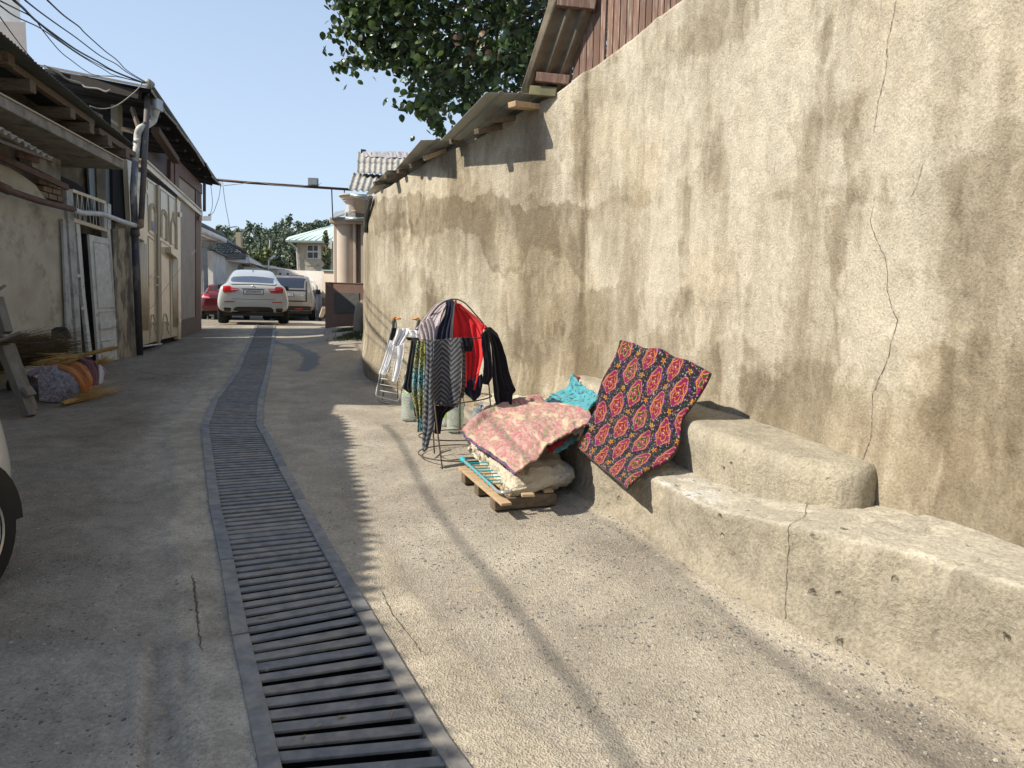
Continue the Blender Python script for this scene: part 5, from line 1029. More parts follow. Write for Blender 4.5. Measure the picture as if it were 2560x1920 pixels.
# white boundary wall sloping away
WW = empty('white_wall', tuple(G(560, 770)), 'tall off white wall with thin dark coping receding behind the white car', 'wall')
a, b = D(533, 700, 31.), D(626, 700, 43.); za, zb_ = D(533, 627, 31.)[2], D(626, 672, 43.)[2]
w = MB(); w.hexa([(*a[:2], .3), (*b[:2], .3), (b[0]-.2, b[1], .3), (a[0]-.25, a[1], .3)], [(*a[:2], za), (*b[:2], zb_), (b[0]-.2, b[1], zb_), (a[0]-.25, a[1], za)]); w.build('wall_face', mat('off_white_limewash', (.56, .54, .5), (.46, .44, .4), sc=1.5, rough=.9, dirt=(.4, .36, .27), dsc=1.2), WW)
w = MB(); w.beam(V(*a[:2], za+.02), V(*b[:2], zb_+.02), .25, .05); w.build('coping', M_tile, WW)
# small brick stretch, ornament wall and beige pier that close the alley
CW = empty('ornamented_wall', tuple(G(740, 790)), 'white rendered wall with moulded arch ornaments closing the end of the alley', 'wall')
M_ow = mat('bright_render', (.62, .58, .53), (.54, .5, .45), sc=3, rough=.85); yw = 34.
FC = Plane(D(690, 700, yw)[:2], D(806, 700, yw-1.5)[:2])
def cq(name, pts, off, th, m, parent, bevel=0): return gq(FC, name, pts, off, th, m, parent, bevel)
cq('wall_face', [(690, 674), (806, 678), (806, 795), (690, 795)], 0, .3, M_ow, CW); cq('pier', [(671, 672), (690, 673), (690, 795), (671, 795)], .05, .4, mat('scroll_pier', (.5, .44, .34), (.4, .34, .26), sc=20, rough=.9), CW)
cq('coping', [(670, 669), (692, 670), (692, 673), (670, 672)], .1, .5, M_ow, CW)
for x, y in ((768, 700), (768, 712)):
    k = 1 if y == 700 else .72; P_ = [(x-26*k, 776), (x-26*k, y+22), (x-24*k, y+12), (x-18*k, y+8), (x-14*k, y), (x+10*k, y), (x+16*k, y+4), (x+22*k, y+14), (x+24*k, y+26), (x+24*k, 776)]
    w = MB(); w.tube([FC.px(a, b, .02) for a, b in P_], .05, 6); w.build('moulding', M_ow, CW)
w = MB(); w.tube([FC.px(a, b, .02) for a, b in ((705, 776), (705, 712), (712, 700), (728, 699), (740, 706), (742, 776))], .05, 6); w.build('moulding', M_ow, CW)
BP = empty('beige_pier_wall', tuple(G(820, 800)), 'beige wall stub with green coping and brown base left of the pink tower', 'wall')
FB = Plane(D(806, 700, 30)[:2], D(834, 700, 29.5)[:2])
gq(FB, 'wall_face', [(805, 678), (834, 679), (834, 795), (805, 795)], 0, .3, M_tower, BP); gq(FB, 'coping', [(803, 674), (834, 675), (834, 678), (803, 677)], .1, .4, mat('green_coping', (.2, .27, .24), rough=.6), BP); gq(FB, 'base', [(805, 744), (834, 745), (834, 796), (805, 796)], .04, .2, C_plinth, BP)
BS = empty('brick_stub', tuple(G(660, 790)), 'low weathered brown block wall seen over the roof of the beige car', 'wall')
FS = Plane(D(625, 680, 44)[:2], D(690, 680, 45)[:2]); gq(FS, 'backing', [(625, 672), (690, 674), (690, 795), (625, 795)], 0, .3, M_wood, BS)
for r_ in range(5):
    for k in range(5):
        x = 627+k*12.5+(r_ % 2)*5; y = 672+r_*7; gq(FS, 'block', [(x, y), (x+11, y+.3), (x+11, y+6), (x, y+5.8)], .03, .06, C_brick if (k+r_) % 3 else C_plinth, BS)
# house with pale green roof
GH = empty('green_roof_house', tuple(D(790, 690, 52)*V(1, 1, 0)+V(0, 0, 1.05)), 'two storey beige house with pale green metal roof and white framed window', 'house')
yh = 52.; M_gr = mat('pale_green_roof', (.5, .6, .54), (.46, .56, .5), sc=.5, rough=.4); FH = Plane(D(736, 640, yh)[:2], D(840, 640, yh)[:2])
w = MB(); a, b = D(742, 640, yh), D(860, 640, yh); w.box(((a[0]+b[0])/2, yh+4, 3.2), (b[0]-a[0], 8, 2*(D(800, 602, yh)[2]-3.2))); w.build('wall', C_cream, GH)
e0, e1, rd0, rd1 = D(713, 600, yh-1), D(880, 603, yh-1), D(840, 560, yh+4), D(900, 552, yh+4); l0 = D(722, 592, yh+9)
w = MB(); w.add([e0, e1, rd1, rd0, l0], [(0, 1, 2, 3), (0, 3, 4)]); w.build('roof', M_gr, GH, solid=.15)
for k in range(10): a, b = lerp(e0, e1, (k+.5)/10), lerp(rd0, rd1, (k+.5)/10); w = MB(); w.beam(a+V(0, 0, .03), b+V(0, 0, .03), .05, .05); w.build('roof_seam', M_gr, GH)
gq(FH, 'soffit', [(722, 601), (850, 604), (850, 607), (722, 604)], .6, .7, C_cream, GH)
wf = gq(FH, 'window', [(767, 612), (802, 612), (802, 647), (767, 647)], .05, .08, M_wh, GH); M_gl = mat('window_glass', (.06, .07, .08), (.1, .1, .1), sc=2, rough=.08, spec=.8)
for q_ in ((769, 614, 782, 627), (784, 614, 794, 627), (769, 631, 782, 645), (784, 631, 794, 645)): gq(FH, 'pane', [(q_[0], q_[1]), (q_[2], q_[1]), (q_[2], q_[3]), (q_[0], q_[3])], .06, .02, M_gl, wf)
gq(FH, 'panel_under_window', [(766, 652), (796, 652), (796, 664), (766, 664)], .03, .05, C_cream, GH); w = MB(); w.tube([FH.px(724, 606, .4), FH.px(742, 620, .1), FH.px(745, 672, .1)], .06, 6); w.build('downpipe', M_wh, GH)
w = MB(); w.hexa(*[[D(*p, 40) for p in ((808, 600), (830, 594), (830, 622), (818, 622))], [D(*p, 43) for p in ((808, 600), (830, 594), (830, 622), (818, 622))]]); tag(w.build('white_canopy', M_wh), 'small white lined canopy corner peeping out left of the pink tower', 'canopy')
# pale tall building top left
TB = empty('tall_building', tuple(D(30, 600, 30)*V(1, 1, 0)+V(0, 0, 1)), 'tall pale grey building with stepped corner at the upper left', 'building')
a = D(64, 60, 30); w = MB(); zt_ = D(64, 55, 30)[2]; w.hexa([(a[0]-8, 30, 0), (a[0], 30, 0), (a[0]*1.22, 36, 0), (a[0]-9, 36, 0)], [(a[0]-8, 30, zt_), (a[0], 30, zt_), (a[0]*1.22, 36, zt_), (a[0]-9, 36, zt_)]); w.build('lower_wall', mat('warm_grey_render', (.34, .31, .29), (.3, .275, .26), sc=1.5, rough=.9), TB)
a = D(50, 20, 30.6); w = MB(); w.hexa([(a[0]-8, 30.6, 8), (a[0], 30.6, 8), (a[0]*1.2, 35.5, 8), (a[0]-9, 35.5, 8)], [(a[0]-8, 30.6, 16), (a[0], 30.6, 16), (a[0]*1.2, 35.5, 16), (a[0]-9, 35.5, 16)]); w.build('upper_wall', mat('cool_grey_render', (.42, .43, .43), (.36, .37, .37), sc=1.2, rough=.9), TB)
# stones and weeds by the wall end
def rock(name, c, s, m, label, cat, seed, parent=None):
    n1_, n2_ = 18, 12; P = np.zeros((n1_+1, n2_+1, 3))
    for i in range(n1_+1):
        for j in range(n2_+1):
            a, b = 2*math.pi*i/n1_, math.pi*j/n2_; d = V(math.cos(a)*math.sin(b), math.sin(a)*math.sin(b), math.cos(b)); k = 1+.22*float(fbm(d[0]*1.7+seed, d[1]*1.7, d[2]*1.7, 4)); P[i, j] = np.array(c)+d*np.array(s)*k
    w = MB(); w.grid(P); o = w.build(name, m, parent, smooth=True)
    return tag(o, label, cat) if label else o
M_rock = mat('earth_mound', (.24, .215, .17), (.17, .155, .125), sc=4, rough=.95, bump=.01, bsc=25)
rock('mound', G(897, 838)+V(.12, 0, .25), (.22, .5, .62), M_rock, 'rounded clay buttress at the foot of the wall end', 'buttress', 2)
rock('boulder', G(909, 790)+V(.1, .8, .55), (.1, .3, .28), M_rock, 'small rounded stone perched above the clay buttress', 'stone', 5)
def tufts(name, cs, n, h, m, label, cat, spread=.1):
    w = MB(); r = np.random.RandomState(8)
    for k in range(n):
        c = cs[r.randint(len(cs))]+r.randn(3)*V(spread, spread*1.6, 0); c[2] = float(gz(c[0], c[1])); d = V(r.randn()*.5, r.randn()*.5, 1); d /= np.linalg.norm(d); t = V(r.randn(), r.randn(), 0); t /= np.linalg.norm(t); L_ = h*r.uniform(.5, 1.2)
        w.add([c-t*.006, c+t*.006, c+d*L_*.6+t*.005, c+d*L_*.6-t*.005, c+d*L_+V(d[0], d[1], -.2)*L_*.3], [(0, 1, 2, 3), (3, 2, 4)])
    o = w.build(name, m, fixn=False); return tag(o, label, cat, kind='stuff')
M_grass = mat('weed_green', (.07, .10, .03), (.045, .065, .02), sc=5, rough=.7)
tufts('weeds', [G(862, 835), G(880, 832), G(890, 850), G(876, 860), G(885, 866), G(868, 862)], 1500, .09, M_grass, 'patch of low green weeds by the clay buttress', 'weeds', .14)
# rubble beside the ornamented wall
for k, (px_, py_, s) in enumerate(((797, 792, .12), (802, 787, .1), (792, 796, .09))): rock('rubble_stone', G(px_, py_)+V(0, 0, .06), (s*1.3, s, s*.8), M_tower, ['pale rubble lump nearest the beige car at the alley end', 'pale rubble lump leaning on the brown base at the alley end', 'small low rubble lump at the alley end'][k], 'stone', k)
w = MB(); w.beam(G(800, 800)+V(0, 0, .02), D(811, 770, 25), .16, .09); tag(w.build('broken_slab', M_tower, bevel=.01), 'broken pale slab propped upright beside the brown panel', 'slab')
# ================================================================== far trees
M_far = [mat('poplar_a', (.11, .15, .09), (.17, .20, .14), sc=1.2, rough=.6), mat('poplar_b', (.09, .125, .08), (.14, .175, .12), sc=1.2, rough=.6), mat('bush_c', (.16, .19, .06), (.1, .13, .05), sc=1.2, rough=.6)]
def ftree(px_, ptop, pbot, y, wpx_, m, label, n=900, ls=.28, group='trees beyond the end of the alley', seed=0, bulge=.5, name='poplar_tree'):
    r = np.random.RandomState(seed); a, b = D(px_, pbot, y), D(px_, ptop, y); hh = b[2]-a[2]; rr = wpx_/1800*y/2
    t = empty(name, (a[0], y, max(.9, a[2]-1)), label, 'tree', group)
    w = MB(); w.tube([(a[0], y, max(.9, a[2]-1)), (a[0]+r.randn()*.1, y, a[2]+hh*.5), (a[0], y, b[2]-.3)], [.16, .1, .03], 6); w.build('trunk', MATS['bark'], t)
    w = MB(); lob = [(r.uniform(.05, .95), r.uniform(0, 6.28), r.uniform(.3, 1)) for _ in range(26)]
    for k in range(n):
        h, an, rad = lob[r.randint(26)]; h2 = np.clip(h+r.randn()*.045, 0, 1.02); pr = (math.sin(math.pi*min(1, h2**.7*1.0))**.5*.9+.12)*(1-h2*.35); c = V(a[0]+math.cos(an)*rad*rr*pr+r.randn()*rr*.16, y+math.sin(an)*rad*rr*pr+r.randn()*rr*.16, a[2]+h2*hh)
        u = r.randn(3); u /= np.linalg.norm(u); v = np.cross(u, r.randn(3)); v /= np.linalg.norm(v)+1e-6; s = ls*r.uniform(.5, 1.2); w.add([c-u*s*.5, c+v*s*.35, c+u*s*.5, c-v*s*.35], [(0, 1, 2, 3)])
    w.build('crown', m, t, fixn=False)
spec = [(553, 566, 650, 'leftmost far poplar, low and half hidden by the fringed roof edge'), (580, 575, 660, 'thin far poplar left of the grey pole'), (598, 572, 665, 'far poplar straight behind the grey pole'), (624, 556, 670, 'pointed far poplar above the dark tiled roof'), (650, 560, 675, 'broad far poplar above the brick stub'),
        (668, 572, 675, 'low far poplar between two taller ones over the white car'), (693, 552, 676, 'dense far poplar left of the tallest one'), (710, 549, 676, 'slim far poplar touching the tallest one'), (726, 540, 676, 'tallest far poplar with a thin spiky top'), (748, 556, 640, 'far poplar whose crown meets the tip of the green roof'),
        (772, 556, 620, 'far tree rising over the middle of the green roof'), (795, 550, 605, 'round topped far tree over the green roof'), (815, 551, 600, 'far tree over the green roof next to the pink tower')]
for k, (x, t_2, b_3, lab) in enumerate(spec):
    ftree(x, t_2, b_3+6, 66+(k*7 % 11), 46 if k < 10 else 52, M_far[k % 2], lab, 1500, .3, seed=k)
for k, (x, t_2, lab) in enumerate(((600, 610, 'olive bush tree below the poplars nearest the tiled roof'), (640, 625, 'yellowish bush tree in the middle below the poplars'), (668, 622, 'yellow green bush tree above the ornamented pier'), (700, 640, 'dark bush tree just above the ornamented wall'), (728, 620, 'bush tree beside the downpipe of the green roofed house'))):
    ftree(x, t_2, 690, 56+k, 52, M_far[2] if k in (0, 1, 2) else M_far[1], lab, 900, .3, seed=50+k, name='bush_tree')
ftree(815, 580, 690, 38, 22, M_far[2], 'bright leafy shrub against the house between its window and the pink tower', 900, .2, None, 70, name='garden_tree')
BG = empty('far_wood', (-30, 95, 1), None)
bpy.data.objects.remove(BG); w = MB(); r = np.random.RandomState(9)
for k in range(5200):
    x = r.uniform(-52, -16); c = V(x, 92+r.rand()*6, 1+r.rand()**.8*(D(640, 586, 92)[2]-1+1.2*vnoise(x*.5, 1.))); u = r.randn(3)*.35; v = r.randn(3)*.3; w.add([c-u, c+v, c+u, c-v], [(0, 1, 2, 3)])
tag(w.build('far_wood', M_far[1], fixn=False), 'dark mass of woodland closing the view behind the poplars', 'woodland', kind='stuff')
w = MB(); w.tube([D(672, 700, 60)*V(1, 1, 0)+V(0, 0, 1), D(676, 600, 60)], .11, 6); tag(w.build('utility_pole', mat('grey_pole', (.3, .28, .25), rough=.9)), 'weathered leaning pole among the bush trees', 'pole')
w = MB(); w.box(D(598, 606, 52)-V(0, 0, 1.6), (.36, .36, 4.6)); tag(w.build('chimney_post', mat('tan_post', (.3, .26, .19), rough=.9)), 'square tan post standing behind the dark tiled roof', 'post')
LP_ = empty('street_lamp', tuple(D(672, 690, 36)*V(1, 1, 0)+V(0, 0, 1.05)), 'street lamp with a white tilted head above the ornamented pier', 'street lamp')
w = MB(); w.tube([D(666, 680, 36)*V(1, 1, 0)+V(0, 0, 1), D(672, 650, 36), D(678, 646, 36)], .03, 6); w.build('arm', M_wh, LP_); w = MB(); w.beam(D(676, 648, 36), D(686, 640, 36), .14, .09); w.build('head', M_wh, LP_, bevel=.02)
# second low roof strip between the tiled house and the green roofed house
w = MB(); pts = [D(690, 668, 40), D(740, 676, 40), D(740, 678, 40), D(690, 671, 40)]; w.hexa(pts, [p+V(0, 2, 0) for p in pts]); tag(w.build('low_roof', M_wh), 'thin pale roof edge just above the ornamented wall', 'roof')
w = MB(); pts = [D(657, 663, 37), D(676, 664, 37), D(676, 669, 37), D(657, 668, 37)]; w.hexa(pts, [p+V(0, 1, 0) for p in pts]); tag(w.build('white_ledge', M_wh), 'short bright white ledge beside the end of the dark fascia', 'ledge')
rows_ = D(600, 655, 32)
SK = empty('rafter_ends', tuple(D(612, 664, 30)), 'row of pale round barrel tiles along the end of the white wall', 'roof edge')
for k in range(4): w = MB(); p = D(606+8*k, 659+3.6*k, 40+.5*k); w.tube([p, p+V(.3, .45, -.08)], .11, 8); w.build('barrel_tile', M_tower, SK, smooth=True)
# ================================================================== cars
def paint(name, c, rough=.22, metal=.0): return mat(name, c, rough=rough, coat=.8, metal=metal, spec=.5)
P_white = paint('white_car_paint', (.40, .40, .38)); P_beige = paint('champagne_car_paint', (.34, .29, .225), .25, .35); P_red = paint('dark_red_car_paint', (.12, .008, .012)); P_silver = paint('pale_silver_paint', (.56, .555, .53), .3, .2)  # white car paint toned down to carry the shade on its rear
K_black = mat('black_plastic', (.012, .012, .013), rough=.45); K_tyre = mat('tyre_rubber', (.016, .016, .017), rough=.85); K_glass = mat('dark_car_glass', (.03, .035, .05), rough=.06, spec=.9, coat=.5); K_chrome = mat('chrome', (.6, .6, .6), rough=.15, metal=1)
K_tail = mat('tail_lamp_red', (.42, .012, .014), (.30, .008, .01), sc=12, rough=.12, coat=.6); K_amb = mat('tail_lamp_pale', (.75, .32, .30), rough=.15, coat=.6); K_plate = mat('number_plate_white', (.68, .68, .66), rough=.4); K_ink = mat('plate_ink', (.02, .02, .02), rough=.5); K_rim = mat('alloy_rim', (.5, .49, .47), rough=.35, metal=.6)
def car_body(L, W, st):
    """st: y, z_bottom, z_mid, z_belt, z_top, w_bottom, w_mid, w_belt, w_top  (halves as fraction of W/2)"""
    rings = []
    for (y, zb, zm, zl, zt, wb, wm, wl, wt) in st:
        h = W/2; pts = [(0, zb), (wb*h*.6, zb), (wb*h, zb+.02), (wm*h, zb+(zm-zb)*.45), (wm*h, zm), (wl*h+(wm-wl)*h*.35, zl-.06), (wl*h, zl), (wt*h+(wl-wt)*h*.25, zl+(zt-zl)*.72), (wt*h, zt-(.05 if zt-zl > .2 else .01)), (wt*h*.75, zt-.004), (0, zt)]
        ring = pts+[(-a, b) for a, b in pts[-2:0:-1]]; rings.append([(a, y, b) for a, b in ring])
    R = np.array(rings, float); n = R.shape[1]; mb = MB(); m = len(R); mb.add(R.reshape(-1, 3), [(i*n+k, i*n+(k+1) % n, (i+1)*n+(k+1) % n, (i+1)*n+k) for i in range(m-1) for k in range(n)])
    for e in (0, m-1):                      # caps drawn in as a shrunken ring
        c = R[e].mean(0); sgn = -1 if e == 0 else 1; k0 = mb.n; mb.add(R[e]*V(.55, 1, .55)+c*V(.45, 0, .45)+V(0, sgn*.01, 0), []); mb.add([c+V(0, sgn*.012, 0)], [])
        mb.f += [(e*n+k, e*n+(k+1) % n, k0+(k+1) % n, k0+k) for k in range(n)]+[(k0+k, k0+(k+1) % n, k0+n) for k in range(n)]
    return mb
def evaluated(o):
    dg = bpy.context.evaluated_depsgraph_get(); dg.update(); e = o.evaluated_get(dg); me = e.to_mesh(); v = [tuple(x.co) for x in me.vertices]; f = [tuple(p.vertices) for p in me.polygons]; e.to_mesh_clear(); return BVHTree.FromPolygons(v, f)
def patch(bvh, poly, axis, off, mb=None, nu=14, nv=8, th=.012):
    """press a flat outline onto the body; axis 'rear' uses (x,z), 'left'/'right' use (y,z)"""
    poly = np.array(poly, float); us = np.linspace(poly[:, 0].min()+1e-4, poly[:, 0].max()-1e-4, nu); P = []
    for u in us:
        hits = []
        for i in range(len(poly)):
            a, b = poly[i], poly[(i+1) % len(poly)]
            if (a[0]-u)*(b[0]-u) <= 0 and a[0] != b[0]: hits.append(a[1]+(b[1]-a[1])*(u-a[0])/(b[0]-a[0]))
        lo, hi = min(hits), max(hits); row = []
        for w_ in np.linspace(lo, hi, nv):
            if axis == 'rear': o, d = Vector((u, -6, w_)), Vector((0, 1, 0))
            elif axis == 'top': o, d = Vector((u, w_, 5)), Vector((0, 0, -1))
            elif axis == 'front': o, d = Vector((u, 6, w_)), Vector((0, -1, 0))
            else: s = 1 if axis == 'right' else -1; o, d = Vector((s*4, u, w_)), Vector((-s, 0, 0))
            h = bvh.ray_cast(o, d)[0]; h = h if h is not None else (P[-1][len(row)] if P else o+d*4)
            row.append(Vector(h)-d*off)
        P.append(row)
    P_ = np.array([[tuple(q) for q in r] for r in P]); d_ = {'rear': V(0, 1, 0), 'front': V(0, -1, 0), 'top': V(0, 0, -1), 'right': V(-1, 0, 0), 'left': V(1, 0, 0)}[axis]
    mb = mb or MB(); k0 = mb.n; mb.grid(P_); k1 = mb.n; mb.grid(P_+d_*(th+off)); a, b = P_.shape[:2]
    for i in range(a-1):
        for j in (0, b-1): mb.f.append((k0+i*b+j, k0+(i+1)*b+j, k1+(i+1)*b+j, k1+i*b+j))
    for j in range(b-1):
        for i in (0, a-1): mb.f.append((k0+i*b+j, k0+i*b+j+1, k1+i*b+j+1, k1+i*b+j))
    return mb
def wheel(parent, x, y, r, w, side, spokes=5):
    wh = MB(); pr = [(r*.62, -w/2+.01), (r*.9, -w/2), (r*.985, -w*.36), (r, -w*.2), (r, w*.2), (r*.985, w*.36), (r*.9, w/2), (r*.62, w/2-.01)]; R_ = rotm(0, math.pi/2, 0); wh.lathe(pr, 36, (x, y, r), R_); t = wh.build('wheel', K_tyre, parent, local=True, smooth=True)
    rm = MB(); s = side; rm.lathe([(r*.63, s*(w/2-.005)), (r*.66, s*(w/2)), (r*.62, s*(w/2-.03)), (r*.6, s*(w/2-.12))], 36, (x, y, r), R_); rm.lathe([(.0, s*(w/2-.03)), (r*.13, s*(w/2-.03)), (r*.15, s*(w/2-.06))], 16, (x, y, r), R_)
    for k in range(spokes):
        a = 2*math.pi*(k+.25)/spokes
        for da in (-.13, .13):
            a0 = a+da*.5; a1 = a+da*1.25; rm.beam((x+s*(w/2-.045), y+math.cos(a0)*r*.1, r+math.sin(a0)*r*.1), (x+s*(w/2-.03), y+math.cos(a1)*r*.62, r+math.sin(a1)*r*.62), .05, .03, up=(s, 0, 0))
    rm.build('rim', K_rim, t, local=True); bk = MB(); bk.lathe([(0, s*(w/2-.13)), (r*.6, s*(w/2-.13))], 24, (x, y, r), R_); bk.build('brake_disc', K_black, t, local=True); return t
def arch(bvh_unused, parent, x, y, r, side):
    mb = MB(); P = []
    for k in range(17):
        a = math.pi*k/16; P.append([(x, y+math.cos(a)*r*1.1, r*1.0+math.sin(a)*r*1.12), (x-side*.25, y+math.cos(a)*r*1.1, r*1.0+math.sin(a)*r*1.12)])
    mb.grid(np.array(P)); n = mb.n; mb.add([(x-side*.02, y, r)], []); mb.f += [(2*k, 2*k+2, n) for k in range(16)]; return mb.build('wheel_arch', K_black, parent, local=True)
def glyph(ch):   # 5x7 stroke letters, as boxes (x0,z0,x1,z1)
    F = {'0': ['01110', '10001', '10001', '10001', '10001', '10001', '01110'], '1': ['00100', '01100', '00100', '00100', '00100', '00100', '01110'], '2': ['01110', '10001', '00001', '00110', '01000', '10000', '11111'], '3': ['11110', '00001', '00001', '01110', '00001', '00001', '11110'],
         'W': ['10001', '10001', '10001', '10101', '10101', '11011', '10001'], 'V': ['10001', '10001', '10001', '10001', '01010', '01010', '00100'], '7': ['11111', '00001', '00010', '00100', '01000', '01000', '01000'], 'C': ['01110', '10001', '10000', '10000', '10000', '10001', '01110'], '-': ['00000', '00000', '00000', '11111', '00000', '00000', '00000'], ' ': ['00000']*7,
         'X': ['10001', '10001', '01010', '00100', '01010', '10001', '10001'], '8': ['01110', '10001', '10001', '01110', '10001', '10001', '01110'], '6': ['01110', '10000', '10000', '11110', '10001', '10001', '01110'], 'M': ['10001', '11011', '10101', '10101', '10001', '10001', '10001']}
    return F[ch]
def text_mesh(s, x0, z0, h, y, wd=.62, sp=.2):
    mb = MB(); px = h/7; cx = x0
    for ch in s:
        for r, row_ in enumerate(glyph(ch)):
            k = 0
            while k < 5:
                if row_[k] == '1':
                    e = k
                    while e < 5 and row_[e] == '1': e += 1
                    mb.box((cx+(k+e)/2*px*wd*1.4, y, z0+h-(r+.5)*px), ((e-k)*px*wd*1.4, .004, px)); k = e
                else: k += 1
        cx += (5*px*wd*1.4)*(1+sp)
    return mb, cx
def plate(parent, bvh, x, z, w, h, s, ystep=.0):
    hit = bvh.ray_cast(Vector((x, -6, z)), Vector((0, 1, 0)))[0]; y = hit.y-.03
    fr = MB(); fr.box((x, y+.012, z), (w+.035, .03, h+.035)); f = fr.build('plate_frame', K_black, parent, local=True, bevel=.004); p = MB(); p.box((x, y-.006, z), (w, .006, h)); p.build('plate', K_plate, f, local=True)
    t, cx = text_mesh(s, x-w*.40, z-h*.32, h*.64, y-.0115); t.build('plate_text', K_ink, f, local=True); return f
def suv(root, L, W, st, pm, name='body', sub=2):
    b = car_body(L, W, st).build(name, pm, root, local=True, smooth=True, sub=sub); return b, evaluated(b)
CAM2 = lambda px, y: D(px, 700, y)
# ---- white coupe SUV
yb = 21.2; pc = D(632.6, 700, yb); hd = math.radians(19.6); Lb = 4.85
cc = V(pc[0]-math.sin(hd)*Lb/2, yb+math.cos(hd)*Lb/2); WC = empty('white_coupe_suv', (cc[0], cc[1], .705), 'white coupe SUV seen from behind standing over the far end of the drain', 'car', rz=hd)
st = [(-2.40, .48, .74, .98, 1.00, .70, .84, .66, .58), (-2.37, .40, .72, 1.04, 1.10, .86, .97, .80, .66), (-2.30, .36, .72, 1.10, 1.17, .90, 1.0, .87, .68), (-2.18, .34, .74, 1.12, 1.235, .92, 1.0, .89, .66), (-2.06, .32, .74, 1.12, 1.27, .93, 1.0, .885, .645), (-1.62, .3, .74, 1.12, 1.44, .94, 1.0, .87, .62), (-1.1, .3, .74, 1.11, 1.60, .94, .985, .86, .61), (-.3, .3, .72, 1.09, 1.685, .94, .975, .85, .61), (.4, .3, .72, 1.06, 1.67, .94, .975, .85, .60), (.85, .3, .72, 1.04, 1.50, .94, .98, .86, .60), (1.35, .3, .70, 1.02, 1.10, .94, 1.0, .86, .62), (1.9, .34, .66, .95, 1.0, .92, .99, .82, .6), (2.3, .40, .6, .85, .90, .8, .9, .7, .5), (2.42, .45, .6, .75, .78, .6, .7, .5, .3)]
body, bv = suv(WC, Lb, 1.98, st, P_white)
c_ = lambda X, Y: ((X-838)/559., (1050-Y)/559.)
def rp(name, pts, m, off=.008, parent=WC, b=None, fn=None, **k): return patch(b or bv, [(fn or c_)(*p) for p in pts], 'rear', off, **k).build(name, m, parent, local=True, smooth=False)
rp('rear_window', [(492, 300), (520, 268), (700, 255), (838, 250), (980, 257), (1160, 275), (1188, 305), (1182, 372), (1000, 366), (838, 362), (680, 362), (520, 358), (492, 340)], K_glass, .006, nu=24)
for s in (-1, 1):
    q = lambda pts: [((838+s*(838-X)) if s > 0 else X, Y) for X, Y in pts]
    tl_ = rp('tail_lamp', q([(366, 470), (372, 432), (430, 424), (490, 424), (500, 456), (560, 460), (610, 464), (592, 500), (562, 532), (470, 534), (378, 530)]), K_tail, .010, nu=20)
    rp('lamp_bar', q([(500, 474), (604, 474), (598, 486), (500, 488)]), K_amb, .016, parent=tl_)
    rp('reflector', q([(395, 674), (545, 676), (545, 690), (395, 690)]), K_tail, .008); rp('exhaust_surround', q([(362, 790), (376, 762), (500, 768), (516, 790), (500, 858), (380, 856)]), P_white, .03, th=.03)
    rp('exhaust', q([(378, 790), (390, 776), (490, 780), (498, 800), (486, 846), (390, 842)]), K_black, .034, th=.03)
rp('diffuser', [(500, 866), (530, 800), (570, 764), (838, 760), (1106, 764), (1146, 800), (1176, 866), (1150, 910), (838, 915), (526, 910)], K_black, .012, nu=24)
rp('lower_cladding', [(300, 852), (370, 862), (520, 870), (838, 905), (1156, 870), (1306, 862), (1376, 852), (1360, 900), (1200, 905), (838, 915), (476, 905), (316, 900)], K_black, .004, nu=24)
rp('tailgate_seam', [(498, 630), (838, 640), (1178, 630), (1178, 634), (838, 645), (498, 634)], K_black, .003, nu=20, nv=2); rp('tailgate_recess_line', [(650, 462), (1026, 462), (1026, 467), (650, 467)], K_black, .003, nv=2)
rp('spoiler_lip', [(470, 378), (838, 368), (1206, 378), (1200, 396), (838, 384), (476, 396)], P_white, .04, nu=24, th=.05)
plate(WC, bv, 0.005, (1050-514)/559., .52, .115, '3002WV01')
em = MB(); h_ = bv.ray_cast(Vector((0, -6, 1.108)), Vector((0, 1, 0)))[0]; em.lathe([(0, .012), (.036, .012), (.042, .006), (.042, -.01)], 24, (0, h_.y-.006, 1.108), rotm(math.pi/2, 0, 0)); e_o = em.build('round_badge', K_chrome, WC, local=True)
em = MB(); 
for a in (0, math.pi): em.lathe([(0.002, .0145), (.026, .0145)], 6, (0, h_.y-.006, 1.108), rotm(math.pi/2, 0, 0), a0=a, a1=a+math.pi/2)
em.build('badge_quarters', mat('badge_dark', (.02, .04, .12), rough=.3), e_o, local=True)
t, _ = text_mesh('X6 M', .40, 1.06, .035, bv.ray_cast(Vector((.45, -6, 1.07)), Vector((0, 1, 0)))[0].y-.006); t.build('model_lettering', K_chrome, WC, local=True)
for s in (-1, 1):
    wheel(WC, s*.86, -1.52, .37, .30, s); wheel(WC, s*.86, 1.42, .37, .28, s); arch(None, WC, s*.995, -1.52, .37, s); arch(None, WC, s*.99, 1.42, .37, s)
    m_ = MB(); m_.box((s*1.03, .62, 1.12), (.20, .11, .15), taper=.8); m_.build('wing_mirror', K_black, WC, local=True, bevel=.03)
    patch(bv, [(-1.75, 1.16), (-1.2, 1.40), (-.3, 1.52), (.3, 1.50), (.85, 1.25), (1.0, 1.12), (-.3, 1.15)], 'right' if s > 0 else 'left', .004, nu=20).build('side_window', K_glass, WC, local=True)
ub = MB(); ub.box((0, 0, .33), (1.7, 4.3, .16)); ub.build('underbody', K_black, WC, local=True); fn_ = MB(); fn_.add([(-.02, -1.0, 1.6), (.02, -1.0, 1.6), (.0, -1.02, 1.72), (0, -.8, 1.6)], [(0, 1, 2), (1, 3, 2), (3, 0, 2)]); fn_.build('roof_fin', P_white, WC, local=True)
